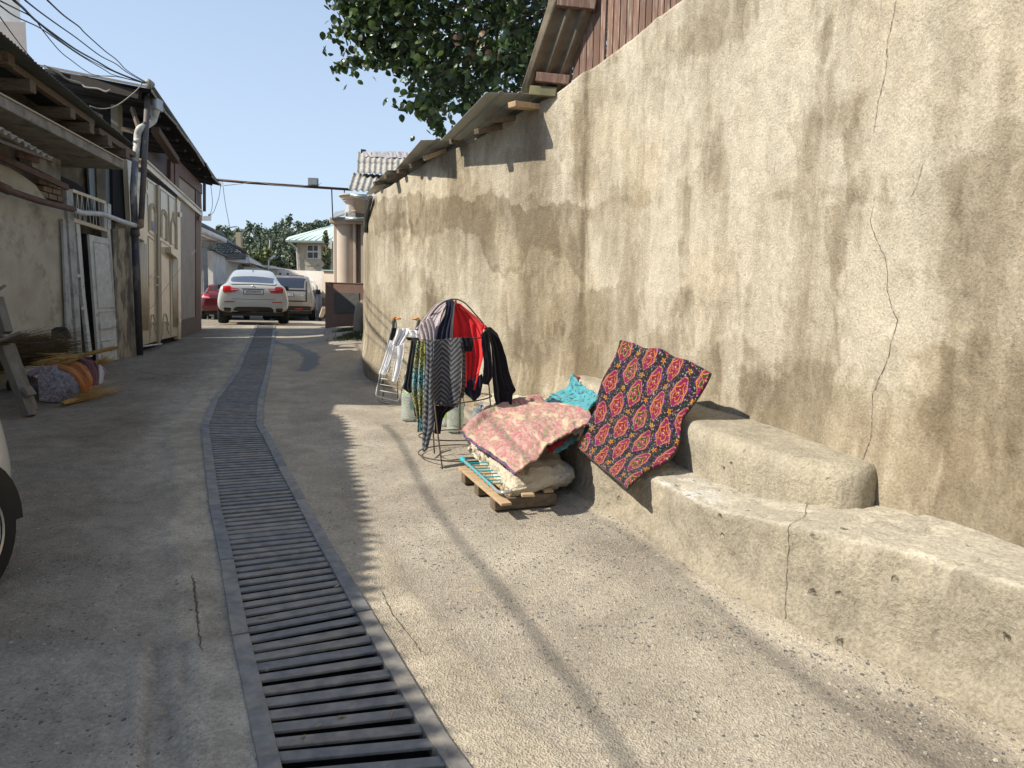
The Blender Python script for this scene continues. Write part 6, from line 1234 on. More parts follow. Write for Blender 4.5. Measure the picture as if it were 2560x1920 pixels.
# ---- champagne SUV
yb = 29.; pc = D(719, 700, yb); hd = math.radians(13.8); Lb = 5.05
cc = V(pc[0]-math.sin(hd)*Lb/2, yb+math.cos(hd)*Lb/2); BC = empty('champagne_suv', (cc[0], cc[1], .59), 'boxy champagne coloured SUV with black roof half hidden behind the white car', 'car', rz=hd)
st = [(-2.5, .5, .8, 1.1, 1.13, .82, .9, .84, .8), (-2.47, .44, .8, 1.14, 1.2, .9, .97, .9, .84), (-2.4, .4, .8, 1.16, 1.35, .92, 1.0, .92, .83), (-2.3, .38, .8, 1.17, 1.62, .93, 1.0, .925, .80), (-2.15, .36, .8, 1.17, 1.80, .94, 1.0, .925, .78), (-1.8, .34, .8, 1.17, 1.86, .95, 1.0, .92, .77), (-.5, .34, .8, 1.16, 1.88, .95, .985, .92, .77), (.5, .34, .8, 1.15, 1.86, .95, .985, .92, .76), (1.0, .34, .78, 1.14, 1.62, .95, .985, .92, .76), (1.45, .34, .78, 1.12, 1.2, .95, 1, .92, .76), (2.2, .38, .74, 1.05, 1.1, .93, .98, .9, .75), (2.48, .46, .7, .95, 1.0, .86, .9, .8, .6)]
body2, bv2 = suv(BC, Lb, 2.05, st, P_beige); c2_ = lambda X, Y: ((X-1385)/386., (965-Y)/386.)
r2_ = lambda name, pts, m, off=.008, **k: rp(name, pts, m, off, BC, bv2, c2_, **k)
r2_('rear_window', [(1085, 300), (1110, 282), (1385, 276), (1640, 290), (1652, 320), (1650, 458), (1110, 458), (1085, 440)], K_glass, .006, nu=20)
r2_('black_band', [(1105, 478), (1664, 480), (1668, 500), (1105, 500)], K_black, .016, nv=3); r2_('black_band', [(1105, 648), (1668, 650), (1660, 668), (1105, 666)], K_black, .016, nv=3); r2_('black_band', [(1650, 480), (1668, 482), (1668, 668), (1650, 666)], K_black, .018, nu=4); r2_('black_band', [(1102, 480), (1120, 482), (1120, 668), (1102, 666)], K_black, .018, nu=4)
r2_('bumper_cladding', [(1010, 735), (1700, 735), (1760, 745), (1760, 860), (1385, 885), (1010, 860)], K_black, .012, nu=20); r2_('reflector', [(1490, 768), (1600, 768), (1600, 785), (1490, 785)], K_tail, .018)
for X in (1108, 1655): r2_('tail_lamp', [(X-7, 350), (X+7, 350), (X+7, 640), (X-7, 640)], K_tail if X < 1200 else K_black, .02, nu=3)
plate(BC, bv2, -.05, (965-560)/386., .50, .11, '777CC-18'); r2_('oval_badge', [(1580, 574), (1590, 566), (1605, 564), (1616, 570), (1618, 576), (1606, 584), (1590, 582)], K_chrome, .014)
for s in (-1, 1):
    wheel(BC, s*.9, -1.5, .39, .28, s); wheel(BC, s*.9, 1.5, .39, .28, s); arch(None, BC, s*1.03, -1.5, .39, s); arch(None, BC, s*1.02, 1.5, .39, s)
    m_ = MB(); m_.box((s*1.12, .9, 1.22), (.24, .12, .2), taper=.8); m_.build('wing_mirror', K_black, BC, local=True, bevel=.03)
    patch(bv2, [(-2.1, 1.25), (-1.9, 1.68), (.4, 1.68), (.9, 1.45), (1.15, 1.24)], 'right' if s > 0 else 'left', .004, nu=20).build('side_window', K_glass, BC, local=True)
patch(bv2, [(-.75, -2.0), (-.72, .3), (.72, .3), (.75, -2.0)], 'top', .01, nu=8, nv=12).build('black_roof', K_black, BC, local=True)
ub = MB(); ub.box((0, 0, .37), (1.8, 4.6, .16)); ub.build('underbody', K_black, BC, local=True)
for x in (-.35, -.05): m_ = MB(); m_.lathe([(.05, 0), (.05, .06), (0, .08)], 10, (x, -1.6, 1.86)); m_.build('roof_sensor', K_black, BC, local=True)
# ---- dark red saloon
yb = 28.; pc = D(561, 700, yb); hd = math.radians(21); Lb = 4.7
cc = V(pc[0]-math.sin(hd)*Lb/2, yb+math.cos(hd)*Lb/2); RC = empty('red_saloon', (cc[0], cc[1], .60), 'dark red saloon car mostly hidden left of the white car', 'car', rz=hd)
st = [(-2.33, .4, .66, .86, .88, .78, .88, .78, .7), (-2.28, .34, .64, .96, 1.0, .9, .98, .86, .76), (-2.1, .3, .64, 1.0, 1.06, .93, 1.0, .88, .76), (-1.75, .26, .64, 1.0, 1.09, .94, 1.0, .88, .74), (-1.3, .26, .64, .99, 1.3, .95, 1, .88, .68), (-.85, .26, .64, .98, 1.43, .95, .99, .88, .65), (0, .26, .62, .96, 1.48, .95, .98, .87, .64), (.55, .26, .62, .94, 1.38, .95, .98, .87, .64), (1.15, .26, .62, .92, 1.02, .95, .99, .87, .66), (1.8, .3, .58, .84, .9, .93, .98, .84, .62), (2.33, .38, .54, .7, .74, .8, .85, .7, .5)]
body3, bv3 = suv(RC, Lb, 1.82, st, P_red); c3 = lambda X, Y: ((X-386)/403., (952-Y)/403.)
r3 = lambda name, pts, m, off=.008, **k: rp(name, pts, m, off, RC, bv3, c3, **k)
r3('rear_window', [(170, 480), (215, 385), (386, 372), (557, 385), (602, 480)], K_glass, .006, nu=20)
for s in (-1, 1):
    q = lambda pts: [((386+s*(386-X)) if s > 0 else X, Y) for X, Y in pts]
    t_2 = r3('tail_lamp', q([(42, 560), (110, 540), (160, 560), (186, 618), (120, 622), (48, 606)]), K_tail, .01); r3('lamp_insert', q([(48, 590), (110, 580), (150, 590), (176, 616), (120, 618), (52, 606)]), K_amb, .016)
    wheel(RC, s*.8, -1.4, .33, .22, s); wheel(RC, s*.8, 1.35, .33, .22, s); arch(None, RC, s*.915, -1.4, .33, s); arch(None, RC, s*.91, 1.35, .33, s)
    m_ = MB(); m_.box((s*.98, .6, 1.02), (.2, .1, .14), taper=.8); m_.build('wing_mirror', K_black, RC, local=True, bevel=.03)
    patch(bv3, [(-1.5, 1.1), (-.9, 1.34), (.1, 1.4), (.6, 1.28), (1.0, 1.02), (-.3, 1.02)], 'right' if s > 0 else 'left', .004, nu=16).build('side_window', K_glass, RC, local=True)
r3('bumper_underside', [(40, 820), (730, 820), (730, 870), (40, 870)], K_black, .01); ub = MB(); ub.box((0, 0, .28), (1.5, 4.2, .14)); ub.build('underbody', K_black, RC, local=True)
# ---- the car cut off by the left edge, its tail away from the viewer
LC = empty('silver_hatchback', (-3.285, 1.74, .065), 'pale silver car cut off at the left edge, only its rear wheel and corner showing', 'car', rz=math.pi, rx=math.radians(0))
st = [(-2.0, .42, .62, .92, 1.0, .5, .6, .5, .42), (-1.93, .36, .62, 1.0, 1.12, .74, .8, .66, .52), (-1.8, .3, .62, 1.02, 1.3, .86, .92, .78, .6), (-1.6, .28, .62, 1.02, 1.42, .93, .98, .86, .64), (-1.2, .26, .62, 1.0, 1.48, .95, 1.0, .88, .66), (-.2, .24, .62, .98, 1.5, .95, 1.0, .88, .66), (.4, .24, .6, .95, 1.4, .95, 1, .88, .66), (1.0, .24, .6, .92, 1.0, .95, 1, .87, .66), (1.6, .28, .56, .84, .9, .92, .97, .84, .6), (2.0, .36, .5, .7, .74, .75, .8, .66, .5)]
body4, bv4 = suv(LC, 4.0, 1.72, st, P_silver)
patch(bv4, [(-1.97, .84), (-1.93, .98), (-1.88, 1.0), (-1.84, .90), (-1.9, .8)], 'left', .006).build('tail_lamp', K_tail, LC, local=True)
patch(bv4, [(-1.5, 1.05), (-1.2, 1.34), (.2, 1.4), (.75, 1.05)], 'left', .004, nu=16).build('side_window', K_glass, LC, local=True); patch(bv4, [(-1.5, 1.05), (-1.2, 1.34), (.2, 1.4), (.75, 1.05)], 'right', .004, nu=16).build('side_window', K_glass, LC, local=True)
patch(bv4, [(-.5, 1.1), (-.42, 1.36), (.42, 1.36), (.5, 1.1)], 'rear', .004).build('rear_window', K_glass, LC, local=True)
for s in (-1, 1): wheel(LC, s*.775, -1.385, .325, .2, s, 6); wheel(LC, s*.775, 1.25, .325, .2, s, 6); arch(None, LC, s*.866, -1.385, .325, s); arch(None, LC, s*.866, 1.25, .325, s)
ub = MB(); ub.box((0, 0, .28), (1.4, 3.5, .12)); ub.build('underbody', K_black, LC, local=True)
# ================================================================== cloth tools
def cloth_mat(name, rough=.9, bump=.0015, bsc=220, sheen=.15): return mat(name, (1, 1, 1), attr='Col', rough=rough, bump=bump, bsc=bsc, sheen=sheen, spec=.2)
M_cloth = cloth_mat('woven_cloth'); M_quilt = cloth_mat('quilt_cotton', bsc=140); M_fuzzy = cloth_mat('towelling', .95, .006, 90, .4)
def sheet(name, P, C, m, th=.004, label=None, cat=None, parent=None, group=None):
    mb = MB(); mb.grid(P); o = mb.build(name, m, parent, smooth=True, colors=C.reshape(-1, 3), solid=th, fixn=False)
    return tag(o, label, cat, group) if parent is None else o
def hang(left, right, nu, nv, depth, fold=.02, nf=5., seed=0, sway=.4, curve=0.):
    """a hanging cloth: left/right are (px,py,depth) edge lines from top to bottom; u across, v down"""
    L_ = resample(np.array([(*D(a, b, y),) for a, b, y in left]), nv); R_ = resample(np.array([(*D(a, b, y),) for a, b, y in right]), nv)
    u = np.linspace(0, 1, nu)[:, None, None]; v = np.linspace(0, 1, nv)[None, :, None]; P = L_[None]*(1-u)+R_[None]*u
    ph = seed*1.7; f = np.sin(2*math.pi*nf*(u+sway*.12*vnoise(v*2+ph, u*3))+ph)*(.35+.65*v)*fold+fold*.7*fbm(u*nf*1.7, v*2.2+ph, seed, 3)[...]
    f = f-curve*np.sin(math.pi*u); acr = (R_-L_)[None]; n = np.cross(acr, V(0, 0, -1)); n = n/(np.linalg.norm(n, axis=-1, keepdims=True)+1e-9); n = np.where(n[..., 1:2] > 0, -n, n)
    return P-n*(-f)*1.0, u[..., 0]+0*v[..., 0], v[..., 0]+0*u[..., 0]
def col(c, sh): return np.broadcast_to(np.array(c, float), sh+(3,)).copy()
# ================================================================== wire clothes cage
M_rod = mat('dark_rusty_rod', (.05, .035, .03), (.09, .055, .04), sc=30, rough=.7)
yc0 = 5.95; cb = V(-.42, 6.0); gzc = float(gz(cb[0], cb[1]))
CG = empty('wire_cage_rack', (cb[0], cb[1], gzc), 'dark wire cage rack with domed top carrying the heap of laundry', 'clothes rack')
def ring(c, r, z, tilt=(0, 0), n=40, a0=0, a1=2*math.pi, rr=.0055):
    P = [V(c[0]+r*math.cos(a), c[1]+r*.95*math.sin(a), z+tilt[0]*math.cos(a)+tilt[1]*math.sin(a)) for a in np.linspace(a0, a1, n+1)]; w = MB(); w.tube(P, rr, 6); return w.build('ring', M_rod, CG, smooth=True)
ctop = V(-.49, 6.12); RT = .27; ztop_ = 1.19
ring(cb, .36, gzc+.02, (0, 0)); ring((-.45, 6.02), .33, gzc+.17, (.01, -.01)); ring((-.47, 6.08), .30, gzc+.47, (.03, 0)); ring(ctop, RT, ztop_, (.02, -.0), rr=.006)
legs = [((1106, 1173, 5.53), (1094, 1080, 5.62), (1072, 880, 5.88)), ((1086, 1134, 6.0), (1082, 1060, 5.98), (1064, 851, 6.1)), ((1232, 1085, 6.6), (1222, 960, 6.4), (1214, 838, 6.15)), ((1150, 1075, 6.6), (1150, 980, 6.5), (1148, 845, 6.4))]
for lg in legs: w = MB(); w.tube([D(*p) for p in lg], .0065, 6); w.build('leg', M_rod, CG)
w = MB(); w.tube(catmull([D(1065, 851, 6.12), D(1066, 820, 6.12), D(1078, 787, 6.12), D(1102, 760, 6.12), D(1131, 748, 6.12), D(1160, 756, 6.12), D(1192, 790, 6.12), D(1210, 812, 6.12), D(1216, 834, 6.12)], 6), .0065, 6); w.build('arch', M_rod, CG, smooth=True)
w = MB(); w.tube(catmull([V(ctop[0], ctop[1]-RT, ztop_), V(ctop[0], ctop[1]-RT*.8, ztop_+.18), V(ctop[0], ctop[1], ztop_+.32), V(ctop[0], ctop[1]+RT*.8, ztop_+.18), V(ctop[0], ctop[1]+RT, ztop_)], 6), .006, 6); w.build('arch', M_rod, CG, smooth=True)
w = MB(); w.tube(catmull([D(1070, 1160, 5.8), D(1085, 1148, 5.9), D(1105, 1132, 6.0), D(1128, 1124, 6.1)], 5), .005, 6); w.build('brace', M_rod, CG)
def G_(px, py, dx=0): return (px, py)
grp = 'laundry on the wire cage rack'
cz = lambda a, b: (920+a*.2774, 740+b*.2774)            # enlarged crop -> photograph
def ed(pts, y0, y1=None):
    y1 = y0 if y1 is None else y1; n = len(pts); return [(*cz(*p), y0+(y1-y0)*k/max(1, n-1)) for k, p in enumerate(pts)]
# lilac grey towel at the back left
P, u, v = hang(ed([(700, 35), (600, 80), (530, 170), (480, 250), (440, 300)], 6.2, 6.05), ed([(712, 40), (700, 90), (660, 180), (640, 260), (610, 400)], 6.15, 5.98), 70, 70, 6.1, .016, 7, 1, curve=.05)
t = fbm(u*40, v*60, 2, 2)+.6*np.sin(v*170+4*vnoise(u*9, v*9)); c = V(.42, .35, .36)*(1+.28*t[..., None]); sheet('grey_towel', P, np.clip(c, .02, .9), M_fuzzy, .008, 'textured lilac grey towel draped over the left of the wire dome', 'towel')
P, u, v = hang(ed([(470, 260), (455, 300), (470, 340), (480, 390)], 5.98), ed([(560, 180), (600, 250), (610, 320), (612, 400)], 6.0), 50, 40, 6, .014, 4, 3); t = fbm(u*40, v*50, 5, 2); sheet('grey_towel_end', P, np.clip(V(.42, .35, .36)*(1+.25*t[..., None]), .02, .9), M_fuzzy, .008, 'lower corner of the lilac grey towel by the white trousers', 'towel')
# navy garment
P, u, v = hang(ed([(700, 40), (705, 90), (690, 170), (630, 290), (608, 400)], 6.1, 5.97), ed([(765, 35), (770, 110), (768, 200), (765, 300), (762, 410)], 6.06, 5.96), 50, 50, 6, .014, 3, 5, curve=.04); sheet('navy_garment', P, np.clip(V(.014, .014, .032)*(1+.2*fbm(u*9, v*9, 1, 3)[..., None]), .003, 1), M_cloth, .006, 'navy garment hanging between the grey towel and the red jacket', 'garment')
# red jacket: body, navy hem
P, u, v = hang(ed([(762, 40), (765, 120), (768, 250), (770, 380), (850, 500), (870, 700), (875, 820)], 6.1, 5.95), ed([(830, 70), (905, 130), (980, 190), (1030, 245), (1045, 400), (1035, 560), (1000, 700), (960, 848)], 6.12, 5.96), 80, 90, 6, .020, 3.2, 8, .7, curve=.05)
c = V(.52, .018, .022)*(1+.15*fbm(u*5, v*4, 4, 3)[..., None]); sheet('red_jacket', P, np.clip(c, .002, 1), M_cloth, .005, 'bright red garment with navy hem spread over the wire dome', 'jacket')
P, u, v = hang(ed([(840, 800), (860, 860), (905, 905), (945, 938)], 5.97), ed([(1030, 700), (1030, 790), (1010, 890), (958, 940)], 5.98), 40, 30, 6, .012, 3, 9); sheet('jacket_hem', P, col((.012, .012, .028), u.shape), M_cloth, .005, 'navy pointed hem hanging below the red garment', 'garment')
P, u, v = hang(ed([(1000, 250), (1010, 262), (1015, 280), (1010, 300)], 6.02), ed([(1060, 262), (1068, 275), (1062, 290), (1050, 300)], 6.0), 20, 12, 6, .012, 2, 9); sheet('red_cuff', P, col((.45, .01, .015), u.shape), M_cloth, .006, 'crumpled red cuff at the right shoulder of the wire cage', 'garment')
# black garment with a sleeve at the right
P, u, v = hang(ed([(1065, 285), (1085, 340), (1110, 450), (1120, 600), (1125, 760), (1140, 900), (1165, 1010)], 6.0, 5.98), ed([(1110, 280), (1170, 340), (1215, 450), (1245, 560), (1265, 680), (1300, 790), (1328, 850), (1300, 880), (1285, 1000)], 6.05, 6.0), 60, 80, 6, .018, 2.5, 11, curve=.05)
sheet('black_trousers', P, np.clip(V(.007, .007, .009)*(1+.3*fbm(u*8, v*8, 1, 3)[..., None]), .002, 1), M_cloth, .01, 'long black garment leg hanging at the far right of the cage', 'garment')
P, u, v = hang(ed([(1015, 345), (1020, 450), (1040, 580), (1040, 700), (1025, 790)], 5.96), ed([(1078, 290), (1095, 420), (1110, 560), (1120, 700), (1115, 740), (1078, 800)], 5.98), 40, 50, 6, .016, 2.5, 12); sheet('black_shirt', P, np.clip(V(.009, .009, .014)*(1+.3*fbm(u*8, v*8, 1, 3)[..., None]), .002, 1), M_cloth, .008, 'black shirt tail hanging between the red garment and the long black leg', 'shirt')
# herringbone blanket: broad flap, narrow tail, edge flap
def herr(u, v, nu_=3.2, nv_=14.):
    a = np.abs(((u*nu_) % 2)-1); t = (v*nv_-a*1.9) % 1; s = sstep(.0, .08, t)*(1-sstep(.48, .56, t)); s = s[..., None]; e = fbm(u*60, v*90, 3, 2)[..., None]; return np.clip(V(.028, .03, .034)*(1-s)+V(.115, .12, .13)*s+.012*e, .005, 1)
P, u, v = hang(ed([(590, 402), (585, 600), (582, 800), (580, 950), (590, 985)], 5.80), ed([(835, 372), (850, 560), (838, 780), (828, 950), (810, 1005)], 5.80), 120, 190, 5.8, .010, 2.2, 13, .3, curve=.035); sheet('herringbone_blanket', P, herr(u*.93+.03, v), M_cloth, .012, 'charcoal herringbone blanket folded over the front of the wire cage', 'blanket')
P, u, v = hang(ed([(520, 402), (525, 600), (515, 850), (500, 1100), (492, 1300), (500, 1410)], 5.86, 5.6), ed([(588, 400), (590, 600), (585, 850), (595, 1050), (590, 1180), (525, 1380)], 5.83, 5.6), 60, 220, 5.8, .014, 2, 14); sheet('herringbone_tail', P, herr(u*.6+.2, v*1.5+.1), M_cloth, .01, 'narrow pointed end of the herringbone blanket reaching nearly to the ground', 'blanket')
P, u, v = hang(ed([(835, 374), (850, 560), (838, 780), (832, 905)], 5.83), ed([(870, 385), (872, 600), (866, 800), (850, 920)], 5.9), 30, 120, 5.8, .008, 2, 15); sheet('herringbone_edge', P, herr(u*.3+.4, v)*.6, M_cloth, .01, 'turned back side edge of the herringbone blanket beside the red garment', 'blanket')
P, u, v = hang(ed([(842, 370), (860, 420), (868, 500)], 5.84), ed([(935, 378), (938, 440), (930, 500)], 5.86), 24, 24, 5.8, .01, 2, 16); sheet('black_pocket', P, col((.006, .006, .008), u.shape), M_cloth, .012, 'small black folded cloth pinned at the corner of the herringbone blanket', 'cloth')
P, u, v = hang(ed([(585, 985), (590, 1080), (605, 1180), (610, 1240)], 5.86), ed([(800, 990), (700, 1050), (665, 1120), (640, 1240)], 5.9), 30, 40, 5.8, .014, 3, 17); sheet('black_cloth', P, col((.006, .006, .009), u.shape), M_cloth, .008, 'black cloth end showing beneath the herringbone blanket', 'cloth')
# leopard scarf green to turquoise
P, u, v = hang(ed([(445, 402), (425, 520), (405, 680), (395, 800), (400, 900), (425, 1010), (450, 1120), (458, 1225)], 5.88, 5.8), ed([(520, 402), (522, 560), (522, 760), (515, 900), (505, 1040), (498, 1150), (490, 1222)], 5.86, 5.78), 80, 230, 5.85, .018, 2.5, 18); 
sp = (vnoise(u*26, v*95, 1)+.7*vnoise(u*50, v*170, 5)) > .08; g_ = np.clip(np.exp(-((v-.42)/.13)**2)+np.exp(-((v-.93)/.09)**2)+.5*np.exp(-((v-.08)/.05)**2)*(u < .3), 0, 1)[..., None]; c = (V(.34, .32, .09)*(1-g_)+V(.16, .36, .40)*g_)*(1+.25*fbm(u*9, v*20, 2, 2)[..., None]); c = np.where(sp[..., None], c, V(.02, .022, .018)); sheet('spotted_scarf', P, np.clip(c, .004, 1), M_cloth, .003, 'long green and turquoise animal print scarf hanging at the cage left', 'scarf')
P, u, v = hang(ed([(400, 400), (380, 520), (360, 640), (350, 760), (330, 830), (380, 862), (400, 866)], 5.95), ed([(450, 392), (432, 500), (415, 620), (405, 720), (398, 800), (398, 840), (402, 866)], 5.92), 40, 60, 5.9, .014, 2, 19); sheet('black_vest', P, col((.01, .012, .013), u.shape), M_cloth, .008, 'dark vest hanging behind the spotted scarf', 'garment')
P, u, v = hang(ed([(412, 980), (416, 1040), (420, 1080)], 5.95), ed([(440, 980), (440, 1040), (440, 1086)], 5.95), 10, 12, 5.9, .004, 2, 19); sheet('dark_strap', P, col((.012, .013, .015), u.shape), M_cloth, .006, 'dark strap end between the first water bottle and the spotted scarf', 'cloth')
# ================================================================== folding airer with white laundry
M_air = mat('grey_airer_tube', (.22, .24, .22), (.3, .31, .29), sc=20, rough=.35, metal=.5)
az = lambda a, b: (860+a*.16871, 780+b*.16871)
ya = 8.25; AI = empty('folding_airer', tuple(G(960, 1000)), 'grey folding clothes airer leaning upright against the plaster wall', 'clothes airer')
def at_(pts, y, r, nm, m=None, sm=6): w = MB(); w.tube(catmull([D(*az(*p[:2]), p[2] if len(p) > 2 else y) for p in pts], sm) if sm else [D(*az(*p[:2]), p[2] if len(p) > 2 else y) for p in pts], r, 7); return w.build(nm, m or M_air, AI, smooth=True)
f1 = [(740, 110, 8.5), (700, 250, 8.46), (600, 700, 8.35), (530, 950, 8.3), (480, 1190, 8.22), (490, 1245, 8.2), (560, 1268, 8.2), (770, 1318, 8.2), (808, 1300, 8.2), (850, 1180, 8.22), (930, 850, 8.32), (1040, 400, 8.44), (1110, 105, 8.5)]
f2 = [(765, 110, 8.5), (770, 250, 8.52), (700, 600, 8.6), (560, 1000, 8.55), (510, 1270, 8.45), (530, 1320, 8.44), (650, 1360, 8.4), (840, 1412, 8.4)]
at_(f1, 0, .009, 'frame'); at_(f2, 0, .008, 'frame'); at_([(690, 800, 8.5), (620, 950, 8.5), (570, 1300, 8.5)], 0, .008, 'strut', sm=0); at_([(760, 560, 8.5), (795, 1090, 8.5), (795, 1290, 8.5)], 0, .008, 'strut', sm=0)
for (a, b) in (((545, 985), (800, 1020)), ((530, 1070), (815, 1118)), ((512, 1160), (818, 1215)), ((580, 900), (860, 960)), ((930, 440), (1005, 450)), ((915, 520), (985, 528)), ((900, 600), (965, 610))): at_([a, b], 8.25, .0035, 'wire', M_gas_w := mat('white_wire', (.7, .7, .66), rough=.4) if 'white_wire' not in MATS else MATS['white_wire'], 0)
for k in range(12): at_([(700+k*-8, 620+k*48), (900-k*9, 640+k*50)], 8.48, .0022, 'wire', C_dpipe, 0)
for (x, y) in ((750, 95), (1085, 105)): at_([(x-15, y+20), (x, y-20), (x+20, y)], 8.5, .016, 'clip', mat('orange_clip', (.5, .18, .04), rough=.5) if 'orange_clip' not in MATS else MATS['orange_clip'], 0); at_([(x+10, y+5), (x+95 if x < 900 else x-80, y+(5 if x < 900 else 0))], 8.48, .009, 'peg', MATS['orange_clip'], 0)
at_([(735, 110), (725, 260), (700, 400)], 8.42, .02, 'hinge_bar', C_dpipe); at_([(1112, 110), (1085, 220), (1070, 300)], 8.42, .02, 'hinge_bar', C_dpipe)
ad = lambda pts, y: [(*az(*p), y) for p in pts]; wg = 'white laundry on the folding airer'
def wcol(u, v, s): return np.clip(V(.70, .70, .73)*(1+.10*fbm(u*8, v*14, s, 3)[..., None]), .3, .86)
P, u, v = hang(ad([(785, 245), (760, 350), (712, 485)], 8.2), ad([(985, 250), (960, 330), (890, 440), (845, 530)], 8.2), 60, 40, 8.2, .02, 3, 21, curve=.03); sheet('white_shirt', P, wcol(u, v, 1), M_cloth, .006, 'white shirt folded over the top of the folding airer', 'shirt')
P, u, v = hang(ad([(690, 420), (620, 620), (570, 780), (522, 918)], 8.22), ad([(715, 430), (668, 620), (625, 780), (570, 915)], 8.22), 24, 70, 8.2, .004, 1.5, 22); sheet('white_trouser_leg', P, wcol(u, v, 2), M_cloth, .008, 'narrow outer left white trouser leg on the airer', 'trousers')
P, u, v = hang(ad([(715, 480), (680, 640), (620, 820), (568, 930)], 8.17), ad([(770, 510), (740, 640), (690, 780), (612, 938)], 8.17), 30, 70, 8.2, .010, 2, 23); sheet('white_trouser_leg', P, wcol(u, v, 3), M_cloth, .008, 'second white trouser leg from the left on the airer', 'trousers')
P, u, v = hang(ad([(765, 520), (770, 640), (735, 830), (705, 1025)], 8.17), ad([(905, 450), (885, 640), (840, 860), (788, 1040)], 8.17), 40, 80, 8.2, .008, 1.6, 24); sheet('white_trouser_leg', P, wcol(u, v, 4), M_cloth, .008, 'widest and longest white trouser leg hanging from the airer', 'trousers')
P, u, v = hang(ad([(945, 270), (965, 330), (1000, 400)], 8.15), ad([(1110, 280), (1115, 340), (1120, 410)], 8.1), 40, 30, 8.1, .03, 2, 25, curve=.04); sheet('crumpled_shirt', P, wcol(u, v, 5)*.9, M_cloth, .008, 'crumpled off white top at the right corner of the airer', 'shirt')
P, u, v = hang(ad([(720, 230), (700, 330), (684, 412)], 8.3), ad([(782, 240), (760, 330), (715, 430)], 8.3), 20, 20, 8.3, .01, 2, 26); sheet('black_sock', P, col((.01, .01, .012), u.shape), M_cloth, .006, 'small black cloth hanging at the top left of the airer', 'cloth')
P, u, v = hang(ad([(930, 370), (935, 400), (960, 415)], 8.12), ad([(1100, 380), (1118, 400), (1120, 440)], 8.05), 20, 14, 8.1, .01, 2, 26); sheet('black_waistband', P, col((.012, .012, .015), u.shape), M_cloth, .008, 'black waistband under the crumpled off white top', 'garment')
# ================================================================== water bottles
def pet(name, c2): 
    m = mat(name, c2, rough=.12, trans=.75, ior=1.2, spec=.4); return m
M_pet = pet('clear_bottle', (.82, .88, .84)); M_wat = mat('water', (.78, .84, .80), rough=.02, trans=.85, ior=1.25); M_petb = mat('blue_tint_bottle', (.62, .74, .86), rough=.15, trans=.8, ior=1.2)
def bottle(name, pos, h, r, label, cap, ribs=True, tilt=(0, 0, 0), m=None, water=.8, lab=None):
    R_ = rotm(*tilt); o = empty(name, tuple(pos), label, 'bottle', 'water bottles at the bench end'); pr = [(0, .003), (r*.85, 0), (r, .02)]
    nb_ = 7 if ribs else 3
    for k in range(nb_):
        z = .03+k*(h*.62)/nb_; pr += [(r, z), (r*.955, z+h*.62/nb_*.35), (r, z+h*.62/nb_*.7)]
    pr += [(r, h*.68), (r*.9, h*.76), (r*.55, h*.86), (r*.30, h*.91), (r*.28, h*.95)]; w = MB(); w.lathe(pr, 28, tuple(pos), R_); w.build('bottle_body', m or M_pet, o, smooth=True)
    if water:
        w = MB(); w.lathe([(0, .008), (r*.82, .008), (r*.93, .03), (r*.93, h*water), (0, h*water)], 24, tuple(pos), R_); w.build('water', M_wat, o, smooth=False)
    w = MB(); w.lathe([(r*.31, h*.93), (r*.33, h*.935), (r*.33, h*.985), (r*.3, h*1.0), (0, h*1.0)], 18, tuple(pos), R_); w.build('cap', cap, o)
    if cap is MATS['lime_cap'] and ribs: w = MB(); w.lathe([(r*.9, h*.75), (r*.55, h*.86), (r*.34, h*.93)], 20, tuple(pos)); w.build('shoulder_wrap', cap, o, smooth=True)
    if lab: w = MB(); w.lathe([(r*1.01, h*.33), (r*1.01, h*.55)], 24, tuple(pos), R_, a0=lab[1], a1=lab[2]); w.build('label', lab[0], o, smooth=True)
M_lime = mat('lime_cap', (.42, .7, .04), rough=.4); M_bcap = mat('blue_cap', (.03, .12, .45), rough=.35); M_lab = mat('faded_label', (.2, .38, .42), (.35, .5, .48), sc=30, rough=.5)
bp = G(1023, 1050); bottle('water_bottle', bp, .37, .083, 'large clear water bottle with a lime green cap at the foot of the airer', M_lime, lab=(M_lab, -1.3, -.2))
bottle('water_bottle', G(1138, 1078), .36, .085, 'big water bottle standing under the hem of the red garment', M_lime, False, water=.82); bottle('water_bottle', G(1112, 1070)+V(0, .15, 0), .30, .06, 'water bottle half hidden behind the herringbone blanket tip', M_lime, False, water=.75, lab=(MATS['lime_cap'], -1.9, -1.2))
bottle('water_bottle', D(1176, 1072, 6.35), .24, .042, 'small blue capped bottle leaning to the right against the bench end', M_bcap, True, (0, .42, 0), M_petb, 0)
# ================================================================== pallet, folding bed frame, mattress
pz_ = lambda a, b: (1120+a*.22905, 920+b*.22905)
PL = empty('wood_pallet', tuple(G(1240, 1235)), 'small rough pallet of pale boards on square blocks under the mattress', 'pallet')
def gpt(a, b, z): return G(*pz_(a, b), z)
q0, q1 = gpt(150, 1080, .09), gpt(640, 1490, .09); dr = (q1-q0); dl = np.linalg.norm(dr[:2]); dr = dr/np.linalg.norm(dr); pr_ = V(-dr[1], dr[0], 0)*1.; pr_ = pr_ if pr_[0] > 0 else -pr_
for (a, b, w_, m_) in ((0, 1.0, .075, M_woodp), (0, .92, .085, M_woodp), (.02, .95, .08, M_wood), (0, .97, .08, M_woodp)):
    pass
for k in range(4):
    s = pr_*k*.125; w = MB(); w.beam(q0+s+dr*RS.uniform(0, .03)+V(0, 0, -.0), q0+s+dr*(dl*(1.0 if k == 0 else .80)+RS.uniform(-.02, .02)), .07, .018); w.build('board', M_woodp, PL, bevel=.003)
